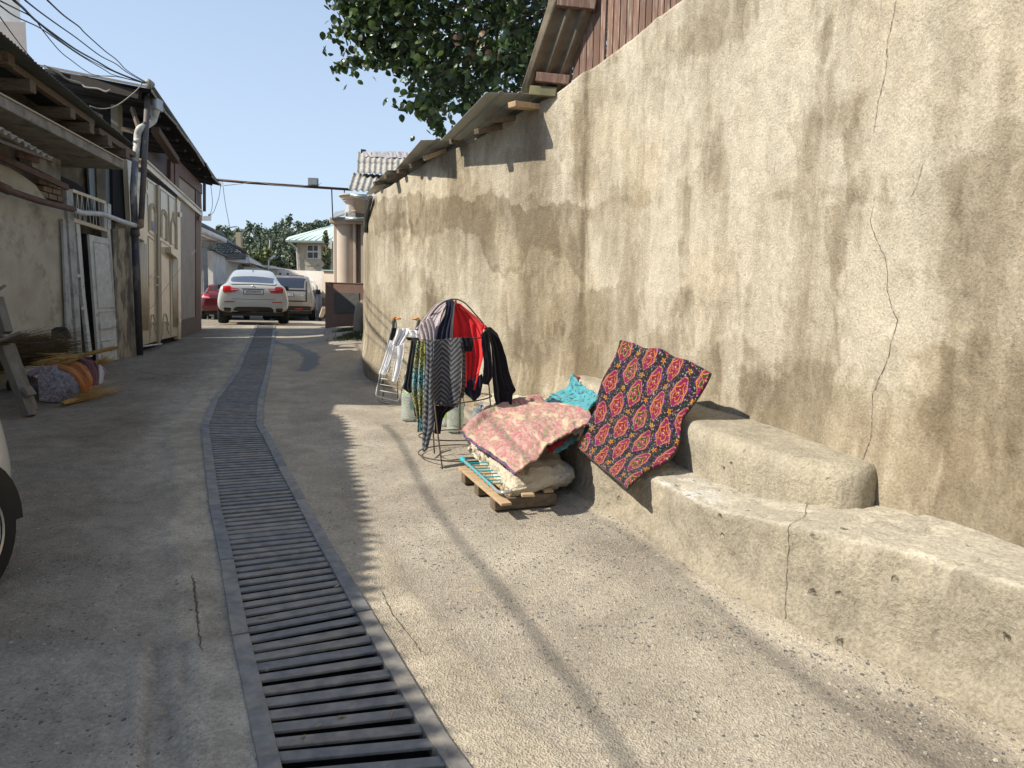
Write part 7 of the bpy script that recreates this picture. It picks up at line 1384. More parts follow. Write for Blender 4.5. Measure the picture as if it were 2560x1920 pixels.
for k, t in enumerate((.10, .42, .78)):
    c = q0+dr*dl*t; w = MB()
    a = V(c[0], c[1], float(gz(c[0], c[1]))+.04); w.beam(a+pr_*-.02, a+pr_*.42, .085, .08); w.build('bearer', M_wood, PL, bevel=.008)
w = MB(); w.beam(gpt(800, 1385, .1), gpt(940, 1380, .1), .05, .02); w.build('loose_batten', M_woodp, PL, bevel=.003)
BF = empty('bed_frame', tuple(gpt(300, 1150, .12)), 'grey tubular folding bed frame wound with turquoise cord on the pallet', 'bed frame')
fr_ = [gpt(170, 1010, .15), gpt(330, 1150, .15), gpt(480, 1290, .14), gpt(540, 1345, .13), gpt(600, 1360, .14)]; fr_.append(fr_[-1]+pr_*.06); w = MB(); w.tube(catmull(fr_, 5), .011, 8); w.build('tube', mat('grey_tube', (.4, .42, .43), rough=.35, metal=.5), BF, smooth=True)
M_turq = mat('turquoise_cord', (.02, .34, .38), rough=.6); w = MB(); w.tube([gpt(150, 992, .15), gpt(185, 1020, .15)], .02, 8); w.build('end_cap', M_turq, BF, smooth=True)
cv = resample(np.array(fr_[:4]), 80)
for k in range(8):
    i = 8+k*8; w = MB(); w.tube([cv[i], cv[i+2]], .0155, 8); w.build('cord_wrap', M_turq, BF, smooth=True); a = cv[i]; w = MB(); w.tube([a, a+pr_*.14+V(0, 0, -.006), a+pr_*.30], .005, 5); w.build('cord', M_turq, BF)
# mattress
B_ = gpt(668, 1462, .06); A_ = gpt(185, 830, .09); C_ = gpt(1385, 1300, .06); Dd = A_+(C_-B_)
nu_, nv_ = 150, 120; uu, vv_ = np.meshgrid(np.linspace(0, 1, nu_), np.linspace(0, 1, nv_), indexing='ij')
def slab(A, B, C, Dp, H, seed, lump, name, m, label, cat, colr_, edge=.09):
    # closed loop around the short direction so both long edges are rolled; u goes A->B, loop over v
    n = 96; R = []; aa = np.linspace(0, 2*math.pi, n, endpoint=False); su = np.linspace(0, 1, 130)
    for s in su:
        p0 = lerp(A, B, s); p1 = lerp(Dp, C, s); e = min(s, 1-s); hh = H*(1-(1-min(1, e/edge))**2*.75); row = []
        for a in aa:
            cx_, cz_ = math.copysign(abs(math.cos(a))**.45, math.cos(a)), math.copysign(abs(math.sin(a))**.7, math.sin(a)); row.append(lerp(p0, p1, .5+.5*cx_)+V(0, 0, H*.5+hh*.5*cz_))
        R.append(row)
    P = np.array(R); nrm = np.zeros_like(P); c = P.mean(1, keepdims=True); nrm = P-c; nrm[..., 0] *= .35; nrm[..., 1] *= .35; nrm /= np.linalg.norm(nrm, axis=-1, keepdims=True)+1e-9
    X, Y, Z = P[..., 0], P[..., 1], P[..., 2]; f = lump*(fbm(X*6, Y*6, Z*6+seed, 4)*.8)+lump*.75*(.5-2.4*np.abs(fbm(X*11, Y*11+seed, Z*16, 4)))+lump*.5*fbm(X*32, Y*32, Z*32, 4)
    P = P+nrm*f[..., None]; P = np.concatenate([P, P[:, :1]], 1); mb = MB(); mb.grid(P); k = mb.n
    for e in (0, len(su)-1):
        cc = P[e].mean(0); b = mb.n; mb.add([cc], []); mb.f += [(e*(n+1)+i, e*(n+1)+i+1, b) for i in range(n)]
    C2 = np.vstack([colr_(P), np.tile(colr_(P)[:1], (2, 1))]); o = mb.build(name, m, smooth=True, colors=C2); return tag(o, label, cat)
def cream(P): 
    X, Y, Z = P[..., 0], P[..., 1], P[..., 2]; t = fbm(X*5, Y*5, Z*5, 4)[..., None]; c = V(.56, .50, .385)*(1+.10*t); k = sstep(.25, .5, fbm(X*9, Y*9, Z*9+5, 4))[..., None]; return (c*(1-k*.25)).reshape(-1, 3)
M_matt = mat('raw_cotton', (1, 1, 1), attr='Col', rough=.95, bump=.035, bsc=22, sheen=.2)
slab(A_, B_+V(0, 0, -.015), C_+V(0, 0, -.02), Dd, .175, 2, .034, 'cotton_mattress', M_matt, 'thick cream raw cotton mattress folded double on the pallet', 'mattress', cream)
slab(lerp(A_, B_, .05)+V(0, 0, -.03), lerp(A_, B_, .93)+V(.02, .03, -.035), lerp(Dd, C_, .93)+V(0, .03, -.035), lerp(Dd, C_, .05)+V(0, 0, -.03), .055, 9, .022, 'mattress_under_layer', M_matt, 'thin flattened cotton layer squashed beneath the cream mattress', 'mattress pad', cream)
# pink floral cover draped over it
def bez4(e_u0, e_u1, e_v0, e_v1, nu, nv):  # Coons patch from four px,py,depth edges: u0/u1 run along v, v0/v1 run along u
    f = lambda e, n: resample(catmull([D(*p) for p in e], 6), n)
    a, b, c, d = f(e_u0, nv), f(e_u1, nv), f(e_v0, nu), f(e_v1, nu); u = np.linspace(0, 1, nu)[:, None, None]; v = np.linspace(0, 1, nv)[None, :, None]
    return (1-u)*a[None]+u*b[None]+(1-v)*c[:, None]+v*d[:, None]-((1-u)*(1-v)*a[0]+u*(1-v)*b[0]+(1-u)*v*a[-1]+u*v*b[-1]), u[..., 0]+0*v[..., 0], v[..., 0]+0*u[..., 0]
def pzy(a, b, y): return (*pz_(a, b), y)
P, u, v = bez4([pzy(150, 740, 5.55), pzy(330, 850, 5.2), pzy(560, 1010, 4.75), pzy(742, 1180, 4.42)], [pzy(900, 425, 6.05), pzy(1200, 440, 5.95), pzy(1450, 500, 5.6), pzy(1650, 612, 5.05)],
               [pzy(150, 740, 5.55), pzy(280, 610, 5.8), pzy(480, 480, 6.1), pzy(700, 430, 6.1), pzy(900, 425, 6.05)], [pzy(742, 1180, 4.42), pzy(940, 1040, 4.48), pzy(1090, 885, 4.65), pzy(1400, 722, 4.9), pzy(1650, 612, 5.05)], 230, 230)
fo = .034*(1-2*np.abs(fbm(u*2.2+v*3.2, (u-v)*5.5, 3, 4)))*(.4+.6*sstep(.2, .7, u+v*.4))+.010*np.sin((u*9-v*4)+3*fbm(u*2, v*2, 5, 2))*sstep(.45, .8, u*.6+v*.5)+.012*(.4-np.abs(fbm(u*7-v*5, v*9+u*4, 7, 3)))
hump = .05*np.sin(math.pi*u)*np.sin(math.pi*v)-.0
roll = .035*np.exp(-((v-.02)/.05)**2)+.045*np.exp(-((v-.10+.03*vnoise(u*3, 2.))/.035)**2)*sstep(0, .15, u)
P[..., 2] += fo+hump+roll
t1, t2 = fbm(u*85+4*vnoise(u*9, v*9), v*48, 3, 3), fbm(u*95, v*52, 8, 4); base_ = V(.52, .345, .29); c = np.broadcast_to(base_, u.shape+(3,)).copy()
for (tt, a, b, k_) in ((t1, .0, .16, (.46, .14, .16)), (t2, .10, .26, (.52, .25, .245)), (fbm(u*55, v*26, 21, 3), .25, .36, (.25, .27, .14)), (fbm(u*15+v*5, v*5-u*3, 33, 3), .28, .40, (.60, .49, .33))):
    m_ = sstep(a, b, tt)[..., None]*.85; c = c*(1-m_)+V(*k_)*m_
pk = sheet('pink_quilt_cover', P, np.clip(c*.74, .01, .9), M_cloth, .012, 'pink and cream floral cover thrown over the mattress', 'quilt')
# dark floral edging of the cover along its left side
e_ = P[:, :1].copy(); ed_ = P[0, :, :]; w = MB(); rr = .011*(1+.3*np.sin(np.arange(len(ed_))*.9)); w.tube(ed_[::3]+V(0, -.004, -.006), rr[::3], 8); Cc = np.array([[(.05, .035, .10), (.28, .03, .16), (.05, .12, .14), (.02, .02, .05)][int(x)] for x in (RS.rand(w.n)*4)]); o = w.build('patterned_edging', M_cloth, pk, smooth=True, colors=Cc)
# turquoise quilt with red lining heaped on the bench
def heap(name, pts, nu, nv, fx, label, cat, m=M_quilt, th=.02):
    P, u, v = bez4(*pts, nu, nv); P, C = fx(P, u, v); return sheet(name, P, C, m, th, label, cat)
def tq(P, u, v):
    r = np.abs(((u*7+.3*np.sin(v*9)) % 1)-.5)*2; q = np.abs(((v*7+.35*np.sin(u*11)) % 1)-.5)*2; puff = np.sqrt(np.clip(1-r**4, 0, 1)*np.clip(1-q**4, 0, 1)); P[..., 1] -= .04*puff+.05*fbm(u*4, v*4, 2, 4); P[..., 2] += .03*puff
    c = V(.065, .27, .31)*(1+.35*fbm(u*14, v*14, 3, 3)[..., None]); l = sstep(.75, .95, np.abs(np.sin(u*24+3*vnoise(v*6, u*4)))*np.abs(np.sin(v*22+2*vnoise(u*5, v*7))))[..., None]; ln_ = ((r > .9) | (q > .9))[..., None]; c = np.where(ln_, V(.03, .10, .12), c); return P, np.clip(c*(1-.8*l)+V(.02, .05, .07)*.8*l, .004, 1)
tz_ = lambda a, b, y: (1180+a*.17179, 860+b*.17179, y)
heap('turquoise_quilt', ([tz_(1040, 940, 6.35), tz_(1200, 1000, 6.1), tz_(1450, 1010, 5.9), tz_(1680, 1010, 5.7)], [tz_(1455, 470, 6.7), tz_(1560, 590, 6.55), tz_(1680, 700, 6.35), tz_(1830, 790, 5.95)], [tz_(1040, 940, 6.35), tz_(1120, 820, 6.6), tz_(1250, 755, 6.75), tz_(1400, 690, 6.75), tz_(1445, 560, 6.72), tz_(1455, 470, 6.7)], [tz_(1680, 1010, 5.7), tz_(1760, 930, 5.75), tz_(1810, 860, 5.85), tz_(1830, 790, 5.95)]), 110, 110, tq, 'puffy turquoise quilt with dark scrollwork bunched between cover and dark quilt', 'quilt')
def rd(P, u, v): P[..., 1] += .02*fbm(u*5, v*9, 3, 3); g_ = sstep(.1, .2, fbm(u*4, v*9, 6, 2))[..., None]; return P, np.clip(V(.52, .01, .02)*(1-g_)+V(.02, .07, .03)*g_, .003, 1)
heap('red_lining', ([tz_(1458, 460, 6.78), tz_(1500, 560, 6.7), tz_(1600, 660, 6.6), tz_(1720, 750, 6.4), tz_(1820, 800, 6.0)], [tz_(1475, 448, 6.9), tz_(1560, 490, 6.9), tz_(1610, 580, 6.9), tz_(1730, 640, 6.7), tz_(1822, 775, 6.3)], [tz_(1458, 460, 6.78), tz_(1466, 452, 6.84), tz_(1475, 448, 6.9)], [tz_(1820, 800, 6.0), tz_(1822, 787, 6.15), tz_(1822, 775, 6.3)]), 20, 60, rd, 'red and green lining turned out along the top of the turquoise quilt', 'quilt lining', th=.012)
heap('turquoise_quilt_end', ([pzy(1080, 900, 4.85), pzy(1150, 935, 4.8), pzy(1230, 900, 4.85)], [pzy(1340, 740, 5.15), pzy(1400, 760, 5.1), pzy(1440, 740, 5.1)], [pzy(1080, 900, 4.85), pzy(1200, 830, 4.95), pzy(1340, 740, 5.15)], [pzy(1230, 900, 4.85), pzy(1340, 840, 4.95), pzy(1440, 740, 5.1)]), 50, 40, lambda P, u, v: (P+V(0, 0, 1)*(.01*fbm(u*6, v*6, 1, 3))[..., None], np.clip(np.where((v > .45)[..., None], V(.05, .20, .22), V(.35, .012, .03))*(1+.3*fbm(u*20, v*20, 2, 2)[..., None]), .003, 1)), 'dark end of the turquoise quilt poking out beneath the pink cover', 'quilt')
heap('dark_green_fold', ([tz_(60, 1210, 5.9), tz_(120, 1080, 6.1), tz_(210, 1000, 6.25), tz_(340, 965, 6.3)], [tz_(110, 1200, 5.85), tz_(200, 1080, 6.05), tz_(290, 1010, 6.2), tz_(400, 980, 6.3)], [tz_(60, 1210, 5.9), tz_(110, 1200, 5.85)], [tz_(340, 965, 6.3), tz_(400, 980, 6.3)]), 16, 40, lambda P, u, v: (P, np.clip(np.where((fbm(u*4, v*12, 3, 2) > .1)[..., None], V(.02, .07, .035), V(.012, .018, .035)), .003, 1)), 'dark green fold showing along the back edge of the pink cover', 'quilt', th=.03)
# ================================================================== the big patterned quilt
def ogee(a, b):     # a across, b along in medallion units; returns radius-like field (<1 inside)
    t = np.clip((b+1)/2, 0, 1); w_ = np.where(t < .62, np.sin(math.pi*.5*np.clip(t/.62, 0, 1))**.62, 1-((t-.62)/.38)**1.5*(1.25-.25*((t-.62)/.38)))*(1-.10*np.sin(t*6.28*1.5)**2); return np.abs(a)/(np.clip(w_, .002, 1)*.82), t
def quilt_col(x, y):    # x,y in metres over the cloth
    W_, H_ = .285, .345; c = np.broadcast_to(V(.011, .012, .014), x.shape+(3,)).copy()
    n1_ = vnoise(x*120, y*120, 1.); n2_ = vnoise(x*75, y*75, 4.); n3_ = vnoise(x*50, y*50, 9.)
    for msk, k_ in ((n3_ > .45, (.012, .036, .026)), (n2_ > .68, (.12, .014, .15)), (n1_ > .70, (.40, .37, .32)), (vnoise(x*110, y*110, 14.) > .80, (.30, .03, .03))): c = np.where(msk[..., None], V(*k_), c)
    for ox, oy in ((0, .5), (.5, 0)):
        fx_ = ((x/W_+ox) % 1)-.5; fy_ = ((y/H_+oy) % 1)-.5; r = np.hypot(fx_*W_, fy_*H_); an = np.arctan2(fy_*H_, fx_*W_); m_ = r < .016+.011*np.cos(an*5); c = np.where(m_[..., None], V(.60, .25, .02), c); c = np.where((r < .006)[..., None], V(.4, .03, .02), c)
        for a_, b_ in ((.27, .14), (-.27, -.16), (.1, -.22)):
            q_ = np.hypot((fx_-a_)*W_, (fy_-b_)*H_); aq = np.arctan2((fy_-b_)*H_, (fx_-a_)*W_); c = np.where((q_ < .009+.005*np.cos(aq*5))[..., None], V(.20, .02, .26), c)
    for ox, oy in ((0, 0), (.5, .5)):
        cx_ = np.floor(x/W_+ox); cy_ = np.floor(y/H_+oy); a = (((x/W_+ox) % 1)-.5)*2/.64; b = (((y/H_+oy) % 1)-.5)*2/.76; r, t = ogee(a, b); ins = (np.abs(b) < 1); an = np.arctan2(b, a)
        def put_(msk, k_):
            nonlocal c
            c = np.where(msk[..., None], np.array(k_) if np.ndim(k_) == 1 else k_, c)
        put_(ins & (r < 1.0), (.17, .012, .14)); put_(ins & (r < .90) & (np.abs(b) < .95), (.66, .30, .02)); put_(ins & (r < .80) & (np.abs(b) < .90), (.24, .008, .085))
        put_(ins & (np.sin(an*30) > .15) & (r > .66) & (r < .74) & (np.abs(b) < .8), (.50, .33, .20))
        rr_ = np.hypot(a*1.15, b*.95); lob = .50+.10*np.cos(an*5+.8)+.04*np.cos(an*9); put_((rr_ < lob), (.66, .30, .03)); put_((rr_ < lob-.06), np.where(((cx_*2+cy_) % 3 == 0)[..., None], V(.02, .075, .025), V(.22, .006, .018)))
        put_((rr_ < .27+.06*np.cos(an*4)), (.24, .008, .085)); put_((rr_ > .17) & (rr_ < .22) & (np.sin(an*3) > -.2), (.62, .3, .03)); put_(np.hypot(a-.0, b-.0) < .07, (.55, .45, .2))
    return c*V(.56, .58, .58)
qz = lambda a, b, y: (900+a*.42495, 720+b*.42495, y)
PQ, u, v = bez4([qz(1535, 312, 5.55), qz(1470, 480, 5.42), qz(1400, 640, 5.25), qz(1370, 750, 5.1), qz(1330, 850, 4.98), qz(1283, 940, 4.86)], [qz(2062, 502, 4.78), qz(1975, 650, 4.72), qz(1905, 780, 4.64), qz(1875, 910, 4.52), qz(1800, 1020, 4.40), qz(1700, 1080, 4.30), qz(1575, 1178, 4.12)],
                [qz(1535, 312, 5.55), qz(1640, 345, 5.42), qz(1740, 370, 5.25), qz(1830, 398, 5.12), qz(1930, 435, 4.95), qz(2062, 502, 4.78)], [qz(1283, 940, 4.86), qz(1380, 1025, 4.62), qz(1480, 1100, 4.36), qz(1575, 1178, 4.12)], 330, 400)
gx = .026*fbm(u*3.2, v*2.6, 3, 3)+.016*(.5-2*np.abs(fbm(u*3+v, v*2-u, 13, 3)))+.007*np.sin(v*24+3*vnoise(u*3, v*2))*np.sin(u*19+2*vnoise(v*4, u)); PQ[..., 1] -= gx+.02*np.sin(math.pi*u)*np.sin(math.pi*v); PQ[..., 2] += gx*.5+.010*np.sin(u*17)*(1-v)**3; PQ[..., 0] += .012*np.sin(v*13)*(np.abs(u-.5)*2)**3
W1 = np.linalg.norm(PQ[-1, 0]-PQ[0, 0]); cq_ = quilt_col(u*W1*1.0+.06+.012*fbm(v*3, u*3, 9, 2), v*1.18+.10+.012*fbm(u*3, v*3, 5, 2))
qo = sheet('patterned_quilt', PQ, np.clip(cq_, .002, .9), M_quilt, .018, 'large black quilt with magenta and gold medallions draped over the stepped bench', 'quilt')
w = MB(); bd = np.concatenate([PQ[::6, 0], PQ[-1, ::6], PQ[::-6, -1]]); w.tube(bd+V(0, .005, 0), .008, 6); w.build('piped_edge', mat('dark_piping', (.05, .015, .03), (.02, .05, .03), sc=40, rough=.8), qo, smooth=True)
# ================================================================== heap of things at the left wall
lz = lambda a, b: (a*.26527, 620+b*.26527)
def lg(a, b, z=0.): return G(*lz(a, b), z)
HB = empty('trestle', tuple(lg(200, 1560)), 'grey weathered wooden trestle leaning at the left edge', 'trestle')
yh_ = 7.6
def lb(nm, a, b, ya_, yb_, w_, h_, m=M_wood, par=HB): w = MB(); w.beam(D(*lz(*a), ya_), D(*lz(*b), yb_), w_, h_); return w.build(nm, m, par, bevel=.005)
M_gw = mat('grey_weathered_wood', (.21, .19, .16), (.14, .125, .105), sc=5, stretch=(3, 3, .6), rough=.9, bump=.003, bsc=30)
yg = float(lg(280, 1580)[1]); lb('leg', (30, 930), (285, 1585), yg+.1, yg, .095, .095, M_gw); lb('leg', (100, 900), (325, 1530), yg+.25, yg+.15, .055, .06, M_gw); lb('leg', (-20, 470), (70, 800), yg+.2, yg+.12, .08, .08, M_gw); lb('leg', (95, 930), (300, 1500), yg+.3, yg+.3, .05, .05, M_gw)
lb('rail', (-60, 900), (225, 790), yg+.0, yg+.05, .13, .03, M_gw); lb('rail', (-40, 410), (55, 350), yg+.15, yg+.2, .12, .03, M_gw); lb('cleat', (245, 1310), (300, 1390), yg, yg, .12, .04, M_gw); lb('leg', (-60, 600), (20, 840), yg+.5, yg+.5, .05, .05, M_gw)
# rolled lilac carpet
yr = float(lg(560, 1450)[1])
def roll(name, a, b, r0, r1, m, label, cat, seed, colf, squash=.8, n=60, yy=(0, 0)):
    a = np.array(a); b = np.array(b); R = []
    d = (b-a)/np.linalg.norm(b-a); x = np.cross(d, V(0, 0, 1)); x /= np.linalg.norm(x); z = np.cross(x, d)
    for k in range(40):
        t = k/39; r = (r0+(r1-r0)*t); R.append([a+(b-a)*t+r*(1+.08*float(vnoise(math.cos(q)*2, math.sin(q)*2, t*4+seed)))*(math.cos(q)*x+math.sin(q)*z*squash) for q in np.linspace(0, 2*math.pi, n+1)])
    P = np.array(R); mb = MB(); mb.grid(P); 
    for e in (0, 39): c = P[e].mean(0); k0 = mb.n; mb.add([c], []); mb.f += [(e*(n+1)+i, e*(n+1)+i+1, k0) for i in range(n)]
    C = colf(P).reshape(-1, 3); return tag(mb.build(name, m, smooth=True, colors=np.vstack([C, C[:1], C[:1]])), label, cat)
lil = lambda P: np.clip(V(.25, .21, .27)*(1+.6*fbm(P[..., 0]*22, P[..., 1]*22, P[..., 2]*22, 3)[..., None]), .03, .6)
P0 = lg(560, 1440)
a_ = lg(440, 1440)+V(0, 0, .20); b_ = lg(900, 1330)+V(.05, .2, .2)
roll('rolled_carpet', lg(470, 1440)+V(0, .1, .19), lg(880, 1310)+V(-.05, .15, .17), .19, .13, M_fuzzy, 'fat roll under the orange cloth with a dull purple red band', 'carpet roll', 3, lambda P: np.clip(V(.16, .055, .065)*(1+.3*fbm(P[..., 0]*12, P[..., 1]*12, P[..., 2]*12, 3)[..., None]), .01, .6))
def hz(name, pts, nu, nv, c0, amp, label, cat, m=M_cloth, th=.008, cf=None, stripes=0):
    P, u, v = bez4(*[[(*lz(a, b), y) for a, b, y in e] for e in pts], nu, nv); f = amp*fbm(u*5, v*5, 3, 3)+amp*.8*np.sin(u*stripes*6.28+2*fbm(u*2, v*2, 1, 2)); P[..., 2] += f; P[..., 1] -= f*.6
    c = V(*c0)*(1+.25*fbm(u*6, v*6, 4, 3)[..., None]) if cf is None else cf(u, v); return sheet(name, P, np.clip(c, .004, .9), m, th, label, cat)
y_ = yr
hz('lilac_rug', ([(372, 1150, y_+.02), (372, 1250, y_), (378, 1350, y_-.02), (385, 1448, y_-.05)], [(600, 1120, y_+.1), (700, 1200, y_-.02), (758, 1300, y_-.08), (700, 1400, y_-.02)], [(372, 1150, y_+.02), (480, 1125, y_+.05), (600, 1120, y_+.1)], [(385, 1448, y_-.05), (560, 1440, y_-.05), (700, 1400, y_-.02)]), 60, 60, (.25, .21, .27), .012, 'stiff mottled lilac rug end at the front of the heap', 'rug', M_fuzzy, .02, lambda u, v: V(.26, .235, .26)*(1+.9*fbm(u*26, v*26, 4, 3)[..., None]))
hz('lilac_rug_flap', ([(262, 1165, y_+.1), (275, 1190, y_+.1), (290, 1212, y_+.1)], [(420, 1110, y_+.15), (425, 1130, y_+.1), (430, 1150, y_+.1)], [(262, 1165, y_+.1), (340, 1140, y_+.12), (420, 1110, y_+.15)], [(290, 1212, y_+.1), (360, 1185, y_+.1), (430, 1150, y_+.1)]), 20, 16, (.26, .21, .29), .006, 'small pointed lilac flap sticking out left of the rug', 'rug', M_fuzzy, .02)
hz('orange_cloth', ([(430, 1120, y_+.12), (520, 1125, y_+.05), (650, 1180, y_-.04), (750, 1290, y_-.10), (765, 1360, y_-.08)], [(700, 1060, y_+.3), (770, 1080, y_+.2), (830, 1140, y_+.1), (868, 1240, y_-.02), (855, 1340, y_-.05)], [(430, 1120, y_+.12), (560, 1080, y_+.25), (700, 1060, y_+.3)], [(765, 1360, y_-.08), (810, 1362, y_-.08), (855, 1340, y_-.05)]), 60, 80, (.36, .13, .035), .018, 'burnt orange cloth draped in folds over the roll', 'cloth', stripes=1.6)
hz('maroon_cloth', ([(700, 1060, y_+.3), (790, 1090, y_+.2), (850, 1180, y_+.1), (875, 1300, y_+.0)], [(800, 1030, y_+.4), (880, 1060, y_+.3), (925, 1160, y_+.2), (915, 1290, y_+.1)], [(700, 1060, y_+.3), (750, 1040, y_+.35), (800, 1030, y_+.4)], [(875, 1300, y_+.0), (900, 1300, y_+.05), (915, 1290, y_+.1)]), 40, 50, (.11, .042, .05), .010, 'maroon cloth band wrapped beside the orange cloth', 'cloth', stripes=.8)
hz('white_bag', ([(920, 1100, y_+.3), (935, 1180, y_+.2), (930, 1280, y_+.15)], [(970, 1140, y_+.35), (985, 1190, y_+.3), (960, 1260, y_+.2)], [(920, 1100, y_+.3), (945, 1110, y_+.33), (970, 1140, y_+.35)], [(930, 1280, y_+.15), (945, 1275, y_+.2), (960, 1260, y_+.2)]), 30, 30, (.45, .45, .46), .02, 'crumpled white plastic bag at the end of the roll', 'bag')
def bundle(name, a, b, n, spread0, spread1, r, m, label, cat, seed, droop=0., kind='stuff'):
    rs = np.random.RandomState(seed); w = MB(); a = np.array(a); b = np.array(b); L_ = np.linalg.norm(b-a)
    for k in range(n):
        p = a+rs.randn(3)*spread0*V(1, 1, .5); q = b+rs.randn(3)*spread1*V(1, 1, .6); q = lerp(p, q, rs.uniform(.7, 1.05)); m_ = lerp(p, q, .5)+rs.randn(3)*spread1*.25+V(0, 0, droop); w.tube([p, m_, q], [r, r*.8, r*.4], 3, caps=False)
    return tag(w.build(name, m, fixn=False), label, cat, kind=kind)
M_straw = mat('dry_straw', (.48, .31, .11), (.32, .20, .07), sc=20, rough=.8); M_twig = mat('dark_brush', (.13, .10, .05), (.19, .13, .05), sc=9, rough=.9); M_olive = mat('olive_brush', (.18, .17, .085), (.12, .115, .06), sc=9, rough=.9)
g1 = lg(590, 1490)+V(0, 0, .03); g2 = lg(1080, 1340)+V(0, 0, .04)
bundle('twig_broom', g1, g2, 75, .014, .09, .004, M_straw, 'straw broom lying on the road with its brush spread to the right', 'broom', 2); bundle('twig_broom', D(*lz(1080, 940), y_+.2), D(*lz(760, 1020), y_+.2), 40, .012, .016, .006, M_straw, 'straw broom handle pointing across the white door', 'broom', 3)
bundle('broom_head', D(*lz(760, 1020), y_+.2), D(*lz(390, 1090), y_+.1), 75, .02, .09, .0045, M_straw, 'spread straw broom head lying on top of the orange cloth', 'broom', 4)
bundle('straw_wisps', D(*lz(900, 1090), y_+.3), D(*lz(1040, 1050), y_+.4), 50, .03, .05, .005, M_straw, 'loose straw wisps sticking out over the white bag', 'straw', 5)
for k, (p, q, n, m_, lab) in enumerate(((lg(300, 1180), D(*lz(330, 920), y_+.5), 900, M_twig, 'dark dry brushwood heap left of the roll'), (lg(420, 1150), D(*lz(520, 880), y_+.9), 900, M_olive, 'olive feathery broom bundle standing behind the roll'), (lg(560, 1120), D(*lz(720, 900), y_+1.0), 900, M_twig, 'brown fluffy broom bundle close to the door bar'), (lg(250, 1100), D(*lz(260, 940), y_+.6), 500, mat('rusty_brush', (.22, .11, .04), (.14, .075, .03), sc=9, rough=.9), 'rust coloured brush bundle beside the turquoise box'))):
    p = np.array(p); p[1] = y_+.6; bundle('brush_bundle', V(p[0], y_+.5, .5), q+V(0, -.1, .0), n, .15, .13, .0035, m_, lab, 'brush bundle', 20+k, .05)
w = MB(); w.box(D(*lz(265, 925), y_+1.0)-V(.1, 0, .1), (.75, .3, .28), rotm(0, 0, .25)); tag(w.build('turquoise_box', mat('turquoise_box_paint', (.04, .19, .19), (.03, .13, .13), sc=5, rough=.7), bevel=.01), 'old turquoise box behind the brushwood', 'box')
w = MB(); w.box(D(*lz(265, 875), y_+1.0)-V(.05, 0, 0), (.8, .35, .03), rotm(0, 0, .25)); tag(w.build('grey_board', C_greyp, bevel=.005), 'grey board lying on the turquoise box', 'board')
w = MB(); pts = [lz(475, 870), lz(480, 770), lz(520, 745), lz(610, 745), lz(640, 790), lz(665, 860)]; w.prism([(D(*p, y_+1.5)[0], D(*p, y_+1.5)[2]) for p in pts], (0, y_+1.5, 0), (1, 0, 0), (0, 0, 1), (0, .05, 0)); tag(w.build('dark_board', mat('dark_board_paint', (.05, .045, .04), rough=.9), bevel=.01), 'dark board with cut corners leaning against the stuccoed wall', 'board')
for k, (a, b, s, lab) in enumerate(((130, 1420, .1, 'dark lump of rubbish under the trestle'), (60, 1360, .12, 'rounded dark sack at the left edge under the trestle'), (190, 1460, .05, 'small dark stone beside the trestle foot'))): rock('rubbish_lump', lg(a, b)+V(0, .3, s*.5), (s*1.6, s, s), mat('dark_rubbish', (.06, .05, .045), (.1, .09, .075), sc=12, rough=.9) if k == 0 else MATS['dark_rubbish'], lab, 'rubbish', k)
cable('string', [D(*lz(0, 885), yg), D(*lz(60, 893), yg), D(*lz(200, 895), yg+.1), D(*lz(420, 890), yg+.6)], .003, 'thin string tied from the trestle rail to the heap')
cable('wire', [FX.px(352, 790, .2), FX.px(385, 762, .2), FX.px(425, 705, .2), FX.px(452, 670, .2), FX.px(490, 625, .2)], .004, 'thin wire strung diagonally across the cream gate', C_cableg)
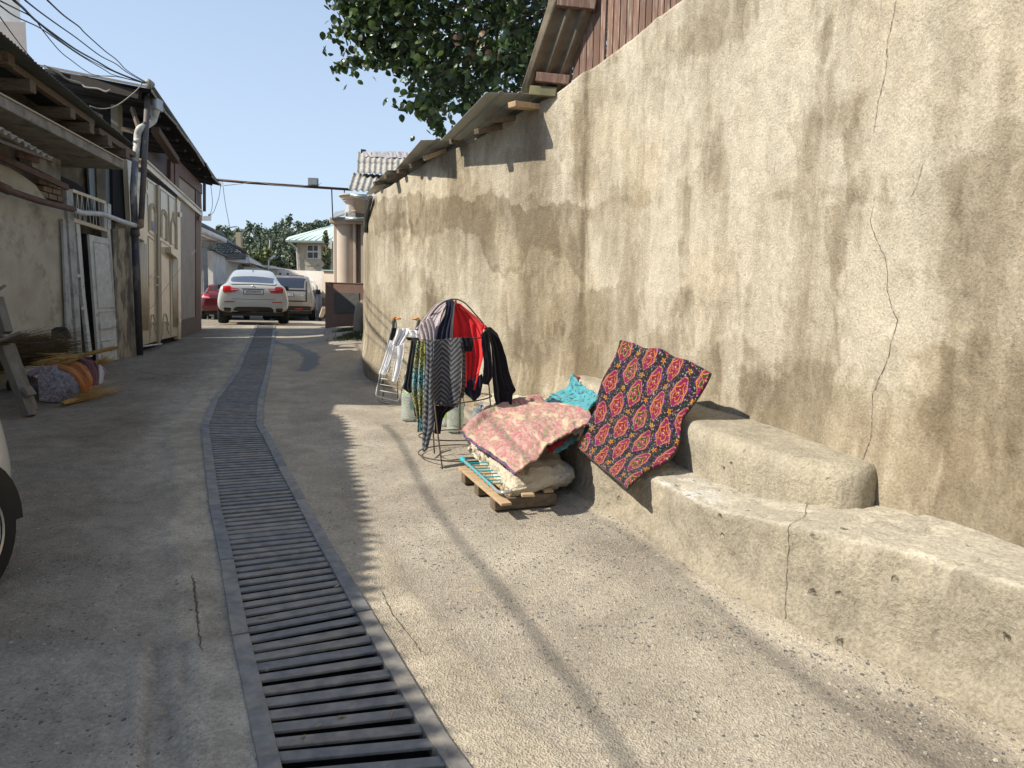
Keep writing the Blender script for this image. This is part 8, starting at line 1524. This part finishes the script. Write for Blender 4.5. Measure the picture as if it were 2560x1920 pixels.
# litter on the road: loose pebbles, bits of straw, pebbly edge by the bench
rs_ = np.random.RandomState(12); w = MB()
for k in range(420):
    if k < 300: i = rs_.randint(0, len(BFp)-1); t = rs_.rand(); p = BFp[i]*(1-t)+BFp[i+1]*t; c = V(p[0]-abs(rs_.randn())*.16-.02, p[1]-abs(rs_.randn())*.08, 0)
    else: c = V(rs_.uniform(-2.5, 1.2), rs_.uniform(1.6, 9), 0)
    if xL(c[1])-.02 < c[0] < xR(c[1])+.02 or c[1] < 1.5: continue
    c[2] = float(ground_at(np.array([[c[0]]]), np.array([[c[1]]]), -1 if c[0] < xL(c[1]) else 1)[0][0, 0]); s = rs_.uniform(.003, .009)
    q = [c+V(math.cos(a)*s*rs_.uniform(.7, 1.3), math.sin(a)*s*rs_.uniform(.7, 1.3), .0) for a in np.linspace(0, 6.28, 6)[:-1]]+[c+V(math.cos(a)*s*.6, math.sin(a)*s*.6, s*.7) for a in np.linspace(.5, 6.78, 6)[:-1]]
    w.add(q, [(i, (i+1) % 5, 5+(i+1) % 5, 5+i) for i in range(5)]+[(5, 6, 7, 8, 9)])
tag(w.build('loose_pebbles', mat('pebble_mix', (.42, .38, .31), (.14, .13, .12), sc=25, lo=.48, hi=.52, rough=.8)), 'loose pebbles and crumbs scattered along the foot of the bench', 'pebbles', kind='stuff')
w = MB()
for k in range(40):
    c = V(rs_.uniform(-2.3, 1.0), rs_.uniform(1.7, 8), 0)
    c[2] = float(gz(c[0], c[1]))+.006; a = rs_.rand()*6.28; L_ = rs_.uniform(.02, .07); w.tube([c, c+V(math.cos(a), math.sin(a), .05)*L_], .0012, 3)
tag(w.build('straw_bits', M_straw), 'tiny bits of straw scattered on the sunny road', 'straw', kind='stuff')

# leaves and grit caught on the grates and in the wheel ruts
w = MB()
for k in range(46):
    t = rs_.uniform(1.7, 9.5); a, b = LR(t); p = lerp(a, b, rs_.uniform(.14, .86)); c = V(p[0], p[1], float(gz(p[0], p[1]))+.009); an = rs_.rand()*6.28; L_ = rs_.uniform(.010, .024); d = V(math.cos(an), math.sin(an), .15)*L_; e = V(-math.sin(an), math.cos(an), .1)*L_*.4
    w.add([c-d, c+e, c+d, c-e], [(0, 1, 2, 3)])
for k in range(60):
    c = V(rs_.uniform(-2.4, 1.1), rs_.uniform(1.7, 9), 0)
    if xL(c[1])-.02 < c[0] < xR(c[1])+.02: continue
    c[2] = float(gz(c[0], c[1]))+.007; an = rs_.rand()*6.28; L_ = rs_.uniform(.007, .016); d = V(math.cos(an), math.sin(an), .2)*L_; e = V(-math.sin(an), math.cos(an), .1)*L_*.4; w.add([c-d, c+e, c+d, c-e], [(0, 1, 2, 3)])
tag(w.build('dry_leaf_litter', mat('dead_leaf', (.22, .14, .06), (.3, .24, .13), sc=30, rough=.8), fixn=False), 'few small dead leaves lying on the grates and the road', 'leaves', kind='stuff')
